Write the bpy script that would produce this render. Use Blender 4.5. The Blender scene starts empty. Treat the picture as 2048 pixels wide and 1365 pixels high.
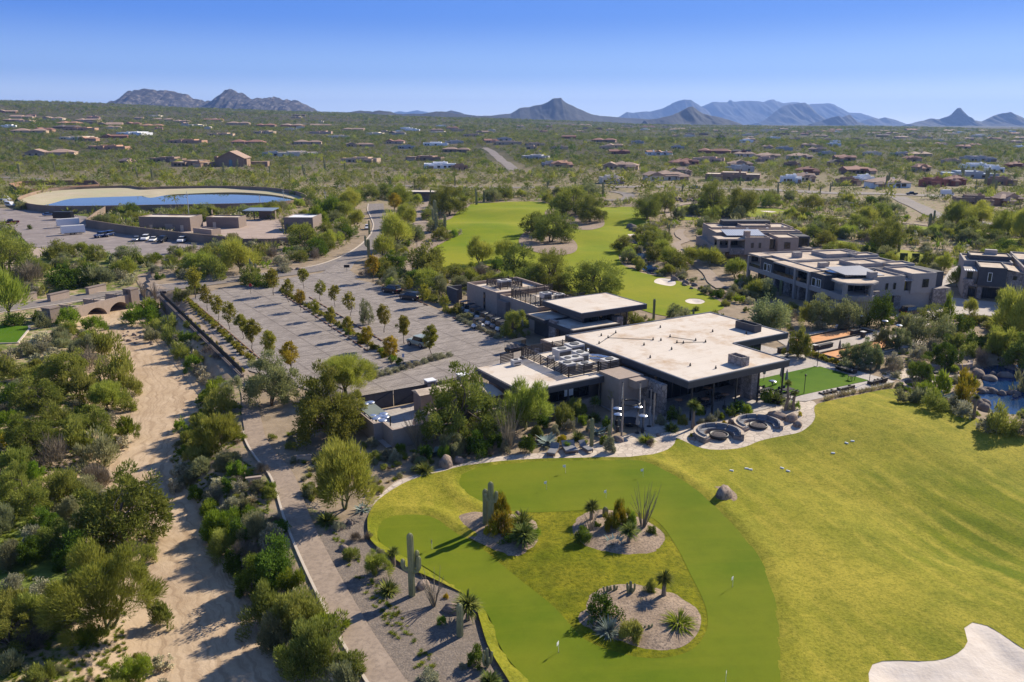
import bpy, math, random
import numpy as np
from mathutils import Vector, Matrix
from mathutils.geometry import delaunay_2d_cdt, tessellate_polygon
SC = bpy.context.scene
COL = SC.collection
R = math.radians
# ---------------------------------------------------------------- camera, sky, sun, exposure
CAMH = 36.0
FPX = 1600.0
PITCH = R(15.13)
cd = bpy.data.cameras.new('camera'); cam = bpy.data.objects.new('camera', cd); COL.objects.link(cam)
cd.sensor_width = 36.0; cd.lens = 36.0 * FPX / 2048.0; cd.clip_start = 0.5; cd.clip_end = 400000
cam.location = (0, 0, CAMH); cam.rotation_euler = (math.pi / 2 - PITCH, 0, 0)
SC.camera = cam
SUN_AZ, SUN_EL = 42.0, 33.0           # direction towards the sun: degrees from +X, and elevation
w = bpy.data.worlds.new('World'); SC.world = w; w.use_nodes = True
wn = w.node_tree; bg = wn.nodes['Background']
sky = wn.nodes.new('ShaderNodeTexSky'); sky.sky_type = 'NISHITA'; sky.sun_disc = False
sky.sun_elevation = R(SUN_EL); sky.sun_rotation = R(90 - SUN_AZ); sky.altitude = 700
sky.air_density = 0.9; sky.dust_density = 0.15; sky.ozone_density = 2.6
bg.inputs['Strength'].default_value = 0.095
tc = wn.nodes.new('ShaderNodeTexCoord'); sx = wn.nodes.new('ShaderNodeSeparateXYZ'); wn.links.new(tc.outputs['Generated'], sx.inputs[0])
rp = wn.nodes.new('ShaderNodeValToRGB'); rp.color_ramp.interpolation = 'EASE'
SKY = [(0.0, (9.6, 10.0, 10.0)), (0.016, (6.6, 7.6, 9.2)), (0.06, (1.8, 3.1, 6.4)), (0.125, (0.24, 1.35, 5.5)), (0.30, (0.55, 1.35, 4.0)), (1.0, (0.6, 1.05, 2.3))]
while len(rp.color_ramp.elements) < len(SKY): rp.color_ramp.elements.new(0.5)
for e_, (p_, c_) in zip(rp.color_ramp.elements, SKY): e_.position = p_; e_.color = (*[v / 10 for v in c_], 1)
wn.links.new(sx.outputs['Z'], rp.inputs[0])
sc10 = wn.nodes.new('ShaderNodeMix'); sc10.data_type = 'RGBA'; sc10.blend_type = 'MULTIPLY'; sc10.inputs['Factor'].default_value = 1.0
sc10.inputs['B'].default_value = (10, 10, 10, 1); wn.links.new(rp.outputs[0], sc10.inputs['A'])
wm = wn.nodes.new('ShaderNodeMix'); wm.data_type = 'RGBA'; wm.inputs['Factor'].default_value = 0.82
wn.links.new(sky.outputs[0], wm.inputs['A']); wn.links.new(sc10.outputs['Result'], wm.inputs['B']); wn.links.new(wm.outputs['Result'], bg.inputs['Color'])
sd = bpy.data.lights.new('sun', 'SUN'); sun = bpy.data.objects.new('sun', sd); COL.objects.link(sun)
sd.energy = 5.0; sd.angle = R(0.55); sd.color = (1.0, 0.90, 0.74)
sdir = Vector((math.cos(R(SUN_AZ)) * math.cos(R(SUN_EL)), math.sin(R(SUN_AZ)) * math.cos(R(SUN_EL)), math.sin(R(SUN_EL))))
sun.rotation_euler = sdir.to_track_quat('Z', 'Y').to_euler()
sun.location = (200, 200, 300)
SC.view_settings.view_transform = 'Standard'; SC.view_settings.look = 'None'
SC.view_settings.exposure = 0.68; SC.view_settings.gamma = 1.0
SC.cycles.max_bounces = 6; SC.cycles.diffuse_bounces = 3; SC.cycles.glossy_bounces = 3; SC.cycles.transparent_max_bounces = 6
SC.cycles.transmission_bounces = 3; SC.cycles.volume_bounces = 0
SC.cycles.use_denoising = True
# ---------------------------------------------------------------- small maths
RNG = np.random.default_rng(7)
SP, CP = math.sin(PITCH), math.cos(PITCH)
def ray(px, py):
 a = (px - 1024.0) / FPX; b = (682.5 - py) / FPX
 return a, CP + b * SP, -SP + b * CP
def G(px, py, z=0.0):
 a, b, c = ray(px, py); t = (z - CAMH) / c
 return np.array([a * t, b * t])
def sstep(a, b, x):
 t = np.clip((x - a) / (b - a), 0, 1); return t * t * (3 - 2 * t)
def vnoise(x, y, seed=0):
 x = np.asarray(x, float); y = np.asarray(y, float)
 xi = np.floor(x).astype(np.int64); yi = np.floor(y).astype(np.int64)
 fx = x - xi; fy = y - yi; fx = fx * fx * (3 - 2 * fx); fy = fy * fy * (3 - 2 * fy)
 def h(i, j):
  n = (i * 374761393 + j * 668265263 + seed * 974711) & 0xFFFFFFFF
  n = ((n ^ (n >> 13)) * 1274126177) & 0xFFFFFFFF
  n = n ^ (n >> 16)
  return (n & 0xFFFF) / 65535.0
 a = h(xi, yi); b = h(xi + 1, yi); c = h(xi, yi + 1); d = h(xi + 1, yi + 1)
 return (a * (1 - fx) + b * fx) * (1 - fy) + (c * (1 - fx) + d * fx) * fy
def fbm(x, y, o=4, seed=0):
 s = 0; a = 0.5; f = 1.0
 for k in range(o):
  s = s + a * vnoise(x * f + 17.3 * k, y * f - 9.1 * k, seed + k); a *= 0.5; f *= 2.03
 return s / (1 - 0.5 ** o)
def poly_dist(x, y, P, vals=None):
 """distance to a polyline, signed side and interpolated value"""
 best = np.full(np.shape(x), 1e18); side = np.zeros(np.shape(x)); val = np.zeros(np.shape(x))
 for i in range(len(P) - 1):
  ax, ay = P[i]; bx, by = P[i + 1]; dx, dy = bx - ax, by - ay; L = dx * dx + dy * dy
  t = np.clip(((x - ax) * dx + (y - ay) * dy) / L, 0, 1)
  ex = x - ax - t * dx; ey = y - ay - t * dy; d = ex * ex + ey * ey
  m = d < best
  best = np.where(m, d, best); side = np.where(m, np.sign(dx * (y - ay) - dy * (x - ax)), side)
  if vals is not None: val = np.where(m, vals[i] + t * (vals[i + 1] - vals[i]), val)
 return np.sqrt(best), side, val
def inside(P, x, y):
 x = np.asarray(x, float); y = np.asarray(y, float); c = np.zeros(x.shape, bool); n = len(P); j = n - 1
 for i in range(n):
  xi, yi = P[i]; xj, yj = P[j]
  if yi != yj:
   m = ((yi > y) != (yj > y)) & (x < (xj - xi) * (y - yi) / (yj - yi) + xi); c ^= m
  j = i
 return c
def smooth(P, closed=True, step=1.0):
 P = [np.asarray(p, float) for p in P]; n = len(P); out = []
 rng_ = range(n) if closed else range(n - 1)
 for i in rng_:
  p1, p2 = P[i], P[(i + 1) % n]
  p0 = P[i - 1] if closed or i > 0 else 2 * p1 - p2
  p3 = P[(i + 2) % n] if closed or i + 2 < n else 2 * p2 - p1
  k = max(1, int(np.hypot(*(p2 - p1)) / step)); k = min(k, 60)
  for q in range(k):
   t = q / k
   out.append(0.5 * ((2 * p1) + (-p0 + p2) * t + (2 * p0 - 5 * p1 + 4 * p2 - p3) * t * t + (-p0 + 3 * p1 - 3 * p2 + p3) * t ** 3))
 if not closed: out.append(P[-1])
 return out
# ---------------------------------------------------------------- the lie of the land
WZ = -2.3
_wl = [(285, 618, 6.0), (275, 650, 6.5), (300, 690, 6.6), (322, 740, 6.6), (337, 775, 6.0), (322, 820, 5.0), (312, 870, 3.6), (282, 912, 3.4), (268, 950, 3.6), (280, 1000, 4.2), (335, 1071, 4.2), (385, 1139, 3.6), (420, 1207, 4.4), (438, 1276, 4.6), (465, 1344, 4.8), (490, 1420, 4.8), (530, 1560, 5)]
WASH = [tuple(G(a, b, WZ)) for a, b, c in _wl]; WASHW = [c * 0.86 for a, b, c in _wl]
PATHP = [tuple(G(a, b)) for a, b in [(333, 592), (380, 640), (430, 690), (470, 732), (488, 757), (500, 790), (501, 822), (506, 850), (513, 880), (533, 912), (560, 944), (575, 975), (596, 1037), (626, 1105), (660, 1173), (690, 1228), (716, 1275), (765, 1350), (815, 1425), (860, 1500)]]
LWALL = [tuple(G(322, 596, 0)), tuple(G(486, 757, 0))]      # the retaining wall beside the car park
PONDS = []                                                   # (polygon, bed depth)
POND_R = [(1966, 738), (2038, 735), (2075, 745), (2080, 770), (2062, 782), (2080, 800), (2110, 830), (2046, 835), (1979, 832), (1955, 815), (1957, 790), (1970, 772), (1962, 752)]
POND_C = [(1262, 511), (1280, 507), (1308, 509), (1312, 516), (1298, 523), (1296, 529), (1312, 536), (1316, 549), (1300, 549), (1286, 540), (1278, 528), (1270, 521), (1260, 517)]
for pl in (POND_R, POND_C): PONDS.append([tuple(G(a, b, -0.6)) for a, b in pl])
BUNK = [[(1737, 1348), (1745, 1330), (1765, 1323), (1800, 1322), (1870, 1322), (1915, 1308), (1935, 1285), (1928, 1258), (1945, 1246), (1975, 1253), (2048, 1300), (2140, 1360), (2150, 1440), (1900, 1470), (1760, 1420)],
  [(1309, 566), (1318, 557), (1345, 560), (1352, 568), (1340, 573)], [(1370, 603), (1380, 598), (1400, 599), (1410, 604), (1400, 609), (1380, 608)],
  [(1255, 472), (1275, 470), (1297, 472), (1297, 475), (1270, 476)], [(1520, 425), (1540, 421), (1553, 424), (1540, 428)]]
BUNKW = [[tuple(G(a, b, 0)) for a, b in pl] for pl in BUNK]
RES_C = np.array([0.0, 0.0])
def H(x, y):
 x = np.asarray(x, float); y = np.asarray(y, float); r = np.hypot(x, y)
 px = 1024 + FPX * x / np.maximum(y, 1.0)                     # azimuth, as where the far skyline needs it
 A = np.interp(np.clip(px, -900, 3000), [-900, 0, 200, 400, 640, 950, 1250, 2048, 3000], [150, 120, 112, 100, 84, 60, 34, 14, 14])
 h = A * sstep(420, 3900, r) ** 1.0
 h = h + (fbm(x / 420, y / 420, 3, 3) - 0.5) * 22 * sstep(420, 1500, r)
 h = h + (fbm(x / 60, y / 60, 3, 5) - 0.5) * 2.6 * sstep(130, 330, r) * (1 - sstep(700, 1400, r))
 fl = np.exp(-(np.maximum(0, np.hypot((x + 185) / 125, (y - 395) / 135) - 0.85) / 0.25) ** 2)   # levelled ground of reservoir and yard
 fl = np.maximum(fl, np.exp(-(np.maximum(0, np.hypot((x + 70) / 75, (y - 225) / 70) - 0.8) / 0.25) ** 2))
 fl = np.maximum(fl, np.exp(-(np.maximum(0, np.hypot((x - 75) / 60, (y - 190) / 60) - 0.8) / 0.25) ** 2))
 h = h * (1 - fl)
 # wash
 d, s, wv = poly_dist(x, y, WASH, WASHW)
 near = (r < 400)
 bank = np.where(s < 0, 9.0, 4.5)                            # west bank is long and low, east bank is short
 left = np.where(s < 0, 0.62, 1.0)
 pd = np.full(x.shape, 99.0); mm = (np.abs(x + 20) < 45) & (y < 185);
 if mm.any(): pd[mm] = poly_dist(x[mm], y[mm], PATHP)[0]
 h = h + sstep(1.7, 4.2, pd) * np.where(near, WZ * (1 - left * sstep(wv, wv + bank, d)) * np.where(s < 0, 1 - 0.75 * sstep(30, 75, d), 1.0), 0)
 # golf mounds
 def bump(px_, py_, rx, hh, ry=None):
  c = G(px_, py_); ry = ry or rx
  return hh * np.exp(-(((x - c[0]) / rx) ** 2 + ((y - c[1]) / ry) ** 2))
 h = h + bump(950, 462, 26, 2.2, 20) + bump(1010, 430, 30, 2.0, 20) + bump(1180, 470, 16, 1.4) + bump(1250, 440, 20, 1.8)
 h = h + bump(1420, 425, 22, 2.2, 16) + bump(1110, 505, 13, 1.2)
 h = h + bump(1790, 850, 15, 1.3, 11) + (fbm(x / 13 + 3, y / 13, 3, 21) - 0.5) * 1.5 * sstep(20, 34, x) * (1 - sstep(72, 88, y - 0.25 * x)) * sstep(40, 60, y) - bump(2000, 1050, 20, 0.9, 14) + bump(1500, 1000, 12, 0.25, 8)
 h = h + bump(1190, 1130, 5, 0.30)
 for P in PONDS:
  c = np.mean(P, axis=0); m = np.hypot(x - c[0], y - c[1]) < 40
  if m.any():
   dd = np.full(x.shape, 99.0); dd[m] = poly_dist(x[m], y[m], list(P) + [P[0]])[0]
   ins = np.zeros(x.shape, bool); ins[m] = inside(P, x[m], y[m])
   h = h - np.where(ins, 0.55 + 0.9 * sstep(0, 2.2, dd), 0.55 * (1 - sstep(0, 3.5, dd)))
 for P in BUNKW:
  c = np.mean(P, axis=0); m = np.hypot(x - c[0], y - c[1]) < 40
  if m.any():
   dd = np.full(x.shape, 99.0); dd[m] = poly_dist(x[m], y[m], list(P) + [P[0]])[0]
   ins = np.zeros(x.shape, bool); ins[m] = inside(P, x[m], y[m])
   h = h - np.where(ins, 0.5 * sstep(0, 2.2, dd), 0)
 return h
def H1(x, y): return float(H(np.array([x]), np.array([y]))[0])
_tt = np.concatenate([np.linspace(38, 700, 700), np.geomspace(701, 30000, 900)])
def T(px, py):
 """the point of the land seen along a direction from the place the picture was taken"""
 a, b, c = ray(px, py); n = math.sqrt(a * a + b * b + c * c)
 t = _tt / n; z = CAMH + c * t
 d = z - H(a * t, b * t); k = np.argmax(d < 0)
 if k == 0: k = len(t) - 1
 f = d[k - 1] / (d[k - 1] - d[k] + 1e-9); tt = t[k - 1] + f * (t[k] - t[k - 1])
 return Vector((a * tt, b * tt, H1(a * tt, b * tt)))
def mpp(p):
 """metres per photograph pixel at a point"""
 return (Vector(p) - Vector((0, 0, CAMH))).length / FPX
# ---------------------------------------------------------------- objects and tags
def link(o, parent=None):
 COL.objects.link(o)
 if parent is not None: o.parent = parent
 return o
def tag(o, label=None, cat=None, group=None, kind=None):
 if label: o['label'] = label
 if cat: o['category'] = cat
 if group: o['group'] = group
 if kind: o['kind'] = kind
 return o
def empty(name, loc, rz=0.0, label=None, cat=None, group=None):
 o = bpy.data.objects.new(name, None); o.empty_display_size = 0.5
 o.location = loc; o.rotation_euler = (0, 0, rz); link(o)
 return tag(o, label, cat, group)
KIDS = {}
def build_obj(name, me, parent=None):
 o = bpy.data.objects.new(name, me); link(o, parent)
 if parent is not None: KIDS.setdefault(parent.name, []).append(o)
 return o
def copy_tree(o, loc, rz=None, label=None, sc=None, group=None, parent=None):
 c = o.copy(); COL.objects.link(c)
 if parent is not None: c.parent = parent
 else:
  c.location = loc
  if rz is not None: c.rotation_euler = (0, 0, rz)
  if sc is not None: c.scale = sc if hasattr(sc, '__len__') else (sc,) * 3
  if label: c['label'] = label
  if group: c['group'] = group
 for k in KIDS.get(o.name, []):
  kc = copy_tree(k, None, parent=c); KIDS.setdefault(c.name, []).append(kc)
 return c
def mesh_from(name, V, F, mats=None, smooth_=False, fm=None):
 me = bpy.data.meshes.new(name); me.from_pydata([tuple(v) for v in V], [], F);
 for m in (mats if isinstance(mats, (list, tuple)) else [mats]):
  if m: me.materials.append(m)
 if smooth_: me.polygons.foreach_set('use_smooth', [True] * len(me.polygons))
 if fm is not None: me.polygons.foreach_set('material_index', fm)
 me.update(); return me
class MB:
 """collects boxes, bars, tubes and faces into one mesh"""
 def __init__(s): s.V = []; s.F = []; s.M = []
 def add(s, V, F):
  s.M.append((len(s.V), len(s.F))); b = len(s.V); s.V += [tuple(v) for v in V]; s.F += [tuple(i + b for i in f) for f in F]; return s
 def box(s, x0, x1, y0, y1, z0, z1, M=None):
  V = [Vector(p) for p in ((x0, y0, z0), (x1, y0, z0), (x1, y1, z0), (x0, y1, z0), (x0, y0, z1), (x1, y0, z1), (x1, y1, z1), (x0, y1, z1))]
  if M is not None: V = [M @ v for v in V]
  return s.add(V, [(0, 3, 2, 1), (4, 5, 6, 7), (0, 1, 5, 4), (1, 2, 6, 5), (2, 3, 7, 6), (3, 0, 4, 7)])
 def prism(s, P, z0, z1, top=None):
  n = len(P); A = sum(P[i][0] * P[(i + 1) % n][1] - P[(i + 1) % n][0] * P[i][1] for i in range(n))
  if A < 0: P = P[::-1]; top = top[::-1] if top else None
  Q = top or P
  V = [(p[0], p[1], z0) for p in P] + [(p[0], p[1], z1) for p in Q]
  F = [(i, (i + 1) % n, n + (i + 1) % n, n + i) for i in range(n)]
  if n <= 4 or _convex(P):
   F += [tuple(range(n, 2 * n)), tuple(range(n - 1, -1, -1))]
  else:
   tri = tessellate_polygon([[Vector((p[0], p[1], 0)) for p in Q]])
   for t in tri:
    a, b, c = t
    ar = (Q[b][0] - Q[a][0]) * (Q[c][1] - Q[a][1]) - (Q[c][0] - Q[a][0]) * (Q[b][1] - Q[a][1])
    t = (a, b, c) if ar > 0 else (a, c, b)
    F.append(tuple(n + i for i in t)); F.append((t[2], t[1], t[0]))
  return s.add(V, F)
 def tube(s, pts, r, n=6, cap=True):
  pts = [Vector(p) for p in pts]; rr = r if hasattr(r, '__len__') else [r] * len(pts)
  V = []; F = []
  up = None
  for i, p in enumerate(pts):
   d = (pts[min(i + 1, len(pts) - 1)] - pts[max(i - 1, 0)]).normalized()
   if up is None: up = Vector((1, 0, 0)) if abs(d.x) < 0.9 else Vector((0, 1, 0))
   a = d.cross(up).normalized(); b = a.cross(d).normalized(); up = -b if False else up
   for k in range(n):
    t = 2 * math.pi * k / n; V.append(p + (a * math.cos(t) + b * math.sin(t)) * rr[i])
  for i in range(len(pts) - 1):
   for k in range(n):
    F.append((i * n + k, (i + 1) * n + k, (i + 1) * n + (k + 1) % n, i * n + (k + 1) % n))
  if cap: F += [tuple(range(n)), tuple((len(pts) - 1) * n + k for k in range(n - 1, -1, -1))]
  return s.add(V, F)
 def lathe(s, prof, c=(0, 0, 0), n=16, M=None):
  V = []; F = []
  for (r, z) in prof:
   for k in range(n):
    t = 2 * math.pi * k / n; v = Vector((c[0] + r * math.cos(t), c[1] + r * math.sin(t), c[2] + z)); V.append(M @ v if M is not None else v)
  for i in range(len(prof) - 1):
   for k in range(n): F.append((i * n + k, i * n + (k + 1) % n, (i + 1) * n + (k + 1) % n, (i + 1) * n + k))
  F.append(tuple((len(prof) - 1) * n + k for k in range(n))); F.append(tuple(range(n - 1, -1, -1)))
  return s.add(V, F)
 def each(s, name, m, parent):
  for (a, c), (b, d) in zip(s.M, s.M[1:] + [(len(s.V), len(s.F))]): build_obj(name, mesh_from(name, s.V[a:b], [tuple(i - a for i in f) for f in s.F[c:d]], m), parent)
 def build(s, name, m, parent=None, smooth_=False):
  return build_obj(name, mesh_from(name, s.V, s.F, m, smooth_), parent)
def _convex(P):
 n = len(P)
 for i in range(n):
  a, b, c = P[i], P[(i + 1) % n], P[(i + 2) % n]
  if (b[0] - a[0]) * (c[1] - b[1]) - (b[1] - a[1]) * (c[0] - b[0]) < -1e-9: return False
 return True
# ---------------------------------------------------------------- materials
def lin(c): return tuple(((v / 255 / 12.92) if v / 255 <= 0.04045 else ((v / 255 + 0.055) / 1.055) ** 2.4) for v in c)
MATS = {}
def mat(name, c1, c2=None, scale=1.0, rough=0.85, bump=0.0, bscale=None, metal=0.0, coords='Object', detail=4, c3=None, s3=None, spec=0.3, m3=0.5):
 if name in MATS: return MATS[name]
 m = bpy.data.materials.new(name); m.use_nodes = True; nt = m.node_tree; N = nt.nodes; L = nt.links
 b = N['Principled BSDF']; b.inputs['Roughness'].default_value = rough; b.inputs['Metallic'].default_value = metal
 b.inputs['Specular IOR Level'].default_value = spec
 if coords == 'World':
  g = N.new('ShaderNodeNewGeometry'); co = g.outputs['Position']
 else:
  g = N.new('ShaderNodeTexCoord'); co = g.outputs['Object']
 out = None
 if c2 is not None:
  nz = N.new('ShaderNodeTexNoise'); nz.inputs['Scale'].default_value = scale; nz.inputs['Detail'].default_value = detail; nz.inputs['Roughness'].default_value = 0.65
  L.new(co, nz.inputs['Vector'])
  rp = N.new('ShaderNodeValToRGB'); rp.color_ramp.elements[0].position = 0.32; rp.color_ramp.elements[1].position = 0.68
  rp.color_ramp.elements[0].color = (*c1, 1); rp.color_ramp.elements[1].color = (*c2, 1)
  L.new(nz.outputs[0], rp.inputs[0]); out = rp.outputs[0]
 else:
  b.inputs['Base Color'].default_value = (*c1, 1)
 if c3 is not None:
  n3 = N.new('ShaderNodeTexNoise'); n3.inputs['Scale'].default_value = s3; n3.inputs['Detail'].default_value = 5; n3.inputs['Roughness'].default_value = 0.7
  L.new(co, n3.inputs['Vector'])
  r3 = N.new('ShaderNodeValToRGB'); r3.color_ramp.elements[0].position = m3 - 0.06; r3.color_ramp.elements[1].position = m3 + 0.12
  L.new(n3.outputs[0], r3.inputs[0])
  mx = N.new('ShaderNodeMix'); mx.data_type = 'RGBA'; mx.inputs['B'].default_value = (*c3, 1)
  L.new(r3.outputs[0], mx.inputs['Factor'])
  if out is not None: L.new(out, mx.inputs['A'])
  else: mx.inputs['A'].default_value = (*c1, 1)
  out = mx.outputs['Result']
 if out is not None: L.new(out, b.inputs['Base Color'])
 if bump:
  nb = N.new('ShaderNodeTexNoise'); nb.inputs['Scale'].default_value = bscale or scale * 4; nb.inputs['Detail'].default_value = 3
  L.new(co, nb.inputs['Vector']); bp = N.new('ShaderNodeBump'); bp.inputs['Strength'].default_value = bump; bp.inputs['Distance'].default_value = 0.05
  L.new(nb.outputs[0], bp.inputs['Height']); L.new(bp.outputs[0], b.inputs['Normal'])
 MATS[name] = m; return m
def leafmat(name, c1, c2, trans=0.25, ov=0.25):
 """foliage: leaf to leaf and plant to plant colour variation, some light through the leaf"""
 m = bpy.data.materials.new(name); m.use_nodes = True; nt = m.node_tree; N = nt.nodes; L = nt.links
 N.remove(N['Principled BSDF']); out = N['Material Output']
 at = N.new('ShaderNodeAttribute'); at.attribute_name = 'tint'
 mx = N.new('ShaderNodeMix'); mx.data_type = 'RGBA'; mx.inputs['A'].default_value = (*c1, 1); mx.inputs['B'].default_value = (*c2, 1)
 L.new(at.outputs['Fac'], mx.inputs['Factor'])
 oi = N.new('ShaderNodeObjectInfo'); mr = N.new('ShaderNodeMapRange'); mr.inputs['To Min'].default_value = 1 - ov; mr.inputs['To Max'].default_value = 1 + ov
 L.new(oi.outputs['Random'], mr.inputs['Value'])
 hsv = N.new('ShaderNodeHueSaturation'); L.new(mr.outputs[0], hsv.inputs['Value']); L.new(mx.outputs['Result'], hsv.inputs['Color'])
 mh = N.new('ShaderNodeMath'); mh.operation = 'MULTIPLY_ADD'; mh.inputs[1].default_value = 0.035; mh.inputs[2].default_value = 0.4825
 fr = N.new('ShaderNodeMath'); fr.operation = 'MULTIPLY'; fr.inputs[1].default_value = 7.31; L.new(oi.outputs['Random'], fr.inputs[0])
 f2 = N.new('ShaderNodeMath'); f2.operation = 'FRACT'; L.new(fr.outputs[0], f2.inputs[0]); L.new(f2.outputs[0], mh.inputs[0]); L.new(mh.outputs[0], hsv.inputs['Hue'])
 df = N.new('ShaderNodeBsdfDiffuse'); tr = N.new('ShaderNodeBsdfTranslucent'); ms = N.new('ShaderNodeMixShader'); ms.inputs[0].default_value = trans
 L.new(hsv.outputs[0], df.inputs['Color']); L.new(hsv.outputs[0], tr.inputs['Color'])
 L.new(df.outputs[0], ms.inputs[1]); L.new(tr.outputs[0], ms.inputs[2]); L.new(ms.outputs[0], out.inputs['Surface'])
 MATS[name] = m; return m
def sheet(name, P, m, lift, sp=2.0, kind='structure', label=None, cat=None, zfun=None, group=None, parent=None, holes=()):
 """a sheet of ground cover that follows the land"""
 P = [np.asarray(p, float) for p in P]; n = len(P)
 A = np.array(P); x0, y0 = A.min(0); x1, y1 = A.max(0)
 gx, gy = np.meshgrid(np.arange(x0, x1, sp), np.arange(y0, y1, sp)); gx = gx.ravel() + 0.137; gy = gy.ravel() + 0.071
 k = inside(P, gx, gy); gx, gy = gx[k], gy[k]
 if len(gx):
  d = poly_dist(gx, gy, P + [P[0]])[0]; gx, gy = gx[d > sp * 0.4], gy[d > sp * 0.4]
 ar = sum(P[i][0] * P[(i + 1) % n][1] - P[(i + 1) % n][0] * P[i][1] for i in range(n))
 if ar < 0: P = P[::-1]
 vs = [Vector((p[0], p[1])) for p in P] + [Vector((a, b)) for a, b in zip(gx, gy)]
 ed = []
 for hp in holes:
  b0 = len(vs); vs += [Vector((p[0], p[1])) for p in hp]; ed += [(b0 + i, b0 + (i + 1) % len(hp)) for i in range(len(hp))]
 r = delaunay_2d_cdt(vs, ed, [list(range(n))], 1, 1e-5)
 V2 = np.array([(v[0], v[1]) for v in r[0]]); Z = (zfun or H)(V2[:, 0], V2[:, 1]) + lift
 F = []
 for f in r[2]:
  a, b, c = V2[f[0]], V2[f[1]], V2[f[2]]
  if holes and any(inside(hp, [(a[0] + b[0] + c[0]) / 3], [(a[1] + b[1] + c[1]) / 3])[0] for hp in holes): continue
  if (b[0] - a[0]) * (c[1] - a[1]) - (c[0] - a[0]) * (b[1] - a[1]) < 0: f = f[::-1]
  F.append(tuple(f))
 o = build_obj(name, mesh_from(name, np.column_stack([V2, Z]), F, m, True), parent)
 return tag(o, label, cat, group, kind)
def offset(P, d):
 """polyline moved sideways"""
 P = [np.asarray(p, float) for p in P]; out = []
 for i, p in enumerate(P):
  t = P[min(i + 1, len(P) - 1)] - P[max(i - 1, 0)]; t = t / (np.hypot(*t) + 1e-9); out.append(p + np.array([-t[1], t[0]]) * d)
 return out
def ribbon(name, C, w_, m, lift, nx=4, kind='structure', hgt=None, label=None, cat=None, zfun=None):
 """strip along a centre line; with hgt it is a raised band with sides"""
 C = [np.asarray(c, float) for c in C]; ws = w_ if hasattr(w_, '__len__') else [w_] * len(C)
 V = []; F = []
 T_ = []
 for i in range(len(C)):
  t = C[min(i + 1, len(C) - 1)] - C[max(i - 1, 0)]; T_.append(t / (np.hypot(*t) + 1e-9))
 for i, c in enumerate(C):
  nrm = np.array([-T_[i][1], T_[i][0]])
  for k in range(nx + 1):
   q = c + nrm * ws[i] * (k / nx - 0.5); V.append((q[0], q[1]))
 V = np.array(V); Z = (zfun or H)(V[:, 0], V[:, 1]) + lift + (hgt or 0)
 V3 = [tuple(v) for v in np.column_stack([V, Z])]; k1 = nx + 1
 for i in range(len(C) - 1):
  for k in range(nx): F.append((i * k1 + k, i * k1 + k + 1, (i + 1) * k1 + k + 1, (i + 1) * k1 + k)[::-1])
 if hgt:
  b = len(V3); low = []
  for i in range(len(C)):
   for k in (0, nx): v = V3[i * k1 + k]; low.append((v[0], v[1], v[2] - hgt - 0.3))
  V3 += low
  for i in range(len(C) - 1):
   F.append((i * k1, (i + 1) * k1, b + 2 * (i + 1), b + 2 * i)); F.append((i * k1 + nx, b + 2 * i + 1, b + 2 * (i + 1) + 1, (i + 1) * k1 + nx))
  e = len(C) - 1
  F.append((0, b, b + 1, nx)); F.append((e * k1, e * k1 + nx, b + 2 * e + 1, b + 2 * e))
 return tag(build_obj(name, mesh_from(name, V3, F, m, False), None), label, cat, None, kind)
def px_poly(L, z=None, step=1.0, closed=True, sm=True):
 P = [(T(a, b)[:2] if z is None else G(a, b, z)) for a, b in L]
 P = [np.array(p[:2], float) for p in P]
 return smooth(P, closed, step) if sm else P
# ---------------------------------------------------------------- ground
def fastquads(name, V, Q, m, smooth_=True, attrs=None):
 me = bpy.data.meshes.new(name); V = np.asarray(V, np.float32); Q = np.asarray(Q, np.int32); n = Q.shape[1]
 me.vertices.add(len(V)); me.vertices.foreach_set('co', V.ravel())
 me.loops.add(Q.size); me.loops.foreach_set('vertex_index', Q.ravel())
 me.polygons.add(len(Q)); me.polygons.foreach_set('loop_start', np.arange(0, Q.size, n, dtype=np.int32))
 try: me.polygons.foreach_set('loop_total', np.full(len(Q), n, np.int32))
 except Exception: pass
 if smooth_: me.polygons.foreach_set('use_smooth', np.ones(len(Q), bool))
 for m_ in (m if isinstance(m, (list, tuple)) else [m]): me.materials.append(m_)
 for k, (dom, val) in (attrs or {}).items():
  a = me.attributes.new(k, 'FLOAT', dom); a.data.foreach_set('value', np.asarray(val, np.float32))
 me.update(calc_edges=True); me.validate(); return me
def grid_quads(nr, nc, wrap=False):
 i, j = np.meshgrid(np.arange(nr - 1), np.arange(nc - 1), indexing='ij'); i = i.ravel(); j = j.ravel()
 return np.column_stack([i * nc + j, i * nc + j + 1, (i + 1) * nc + j + 1, (i + 1) * nc + j])
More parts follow.
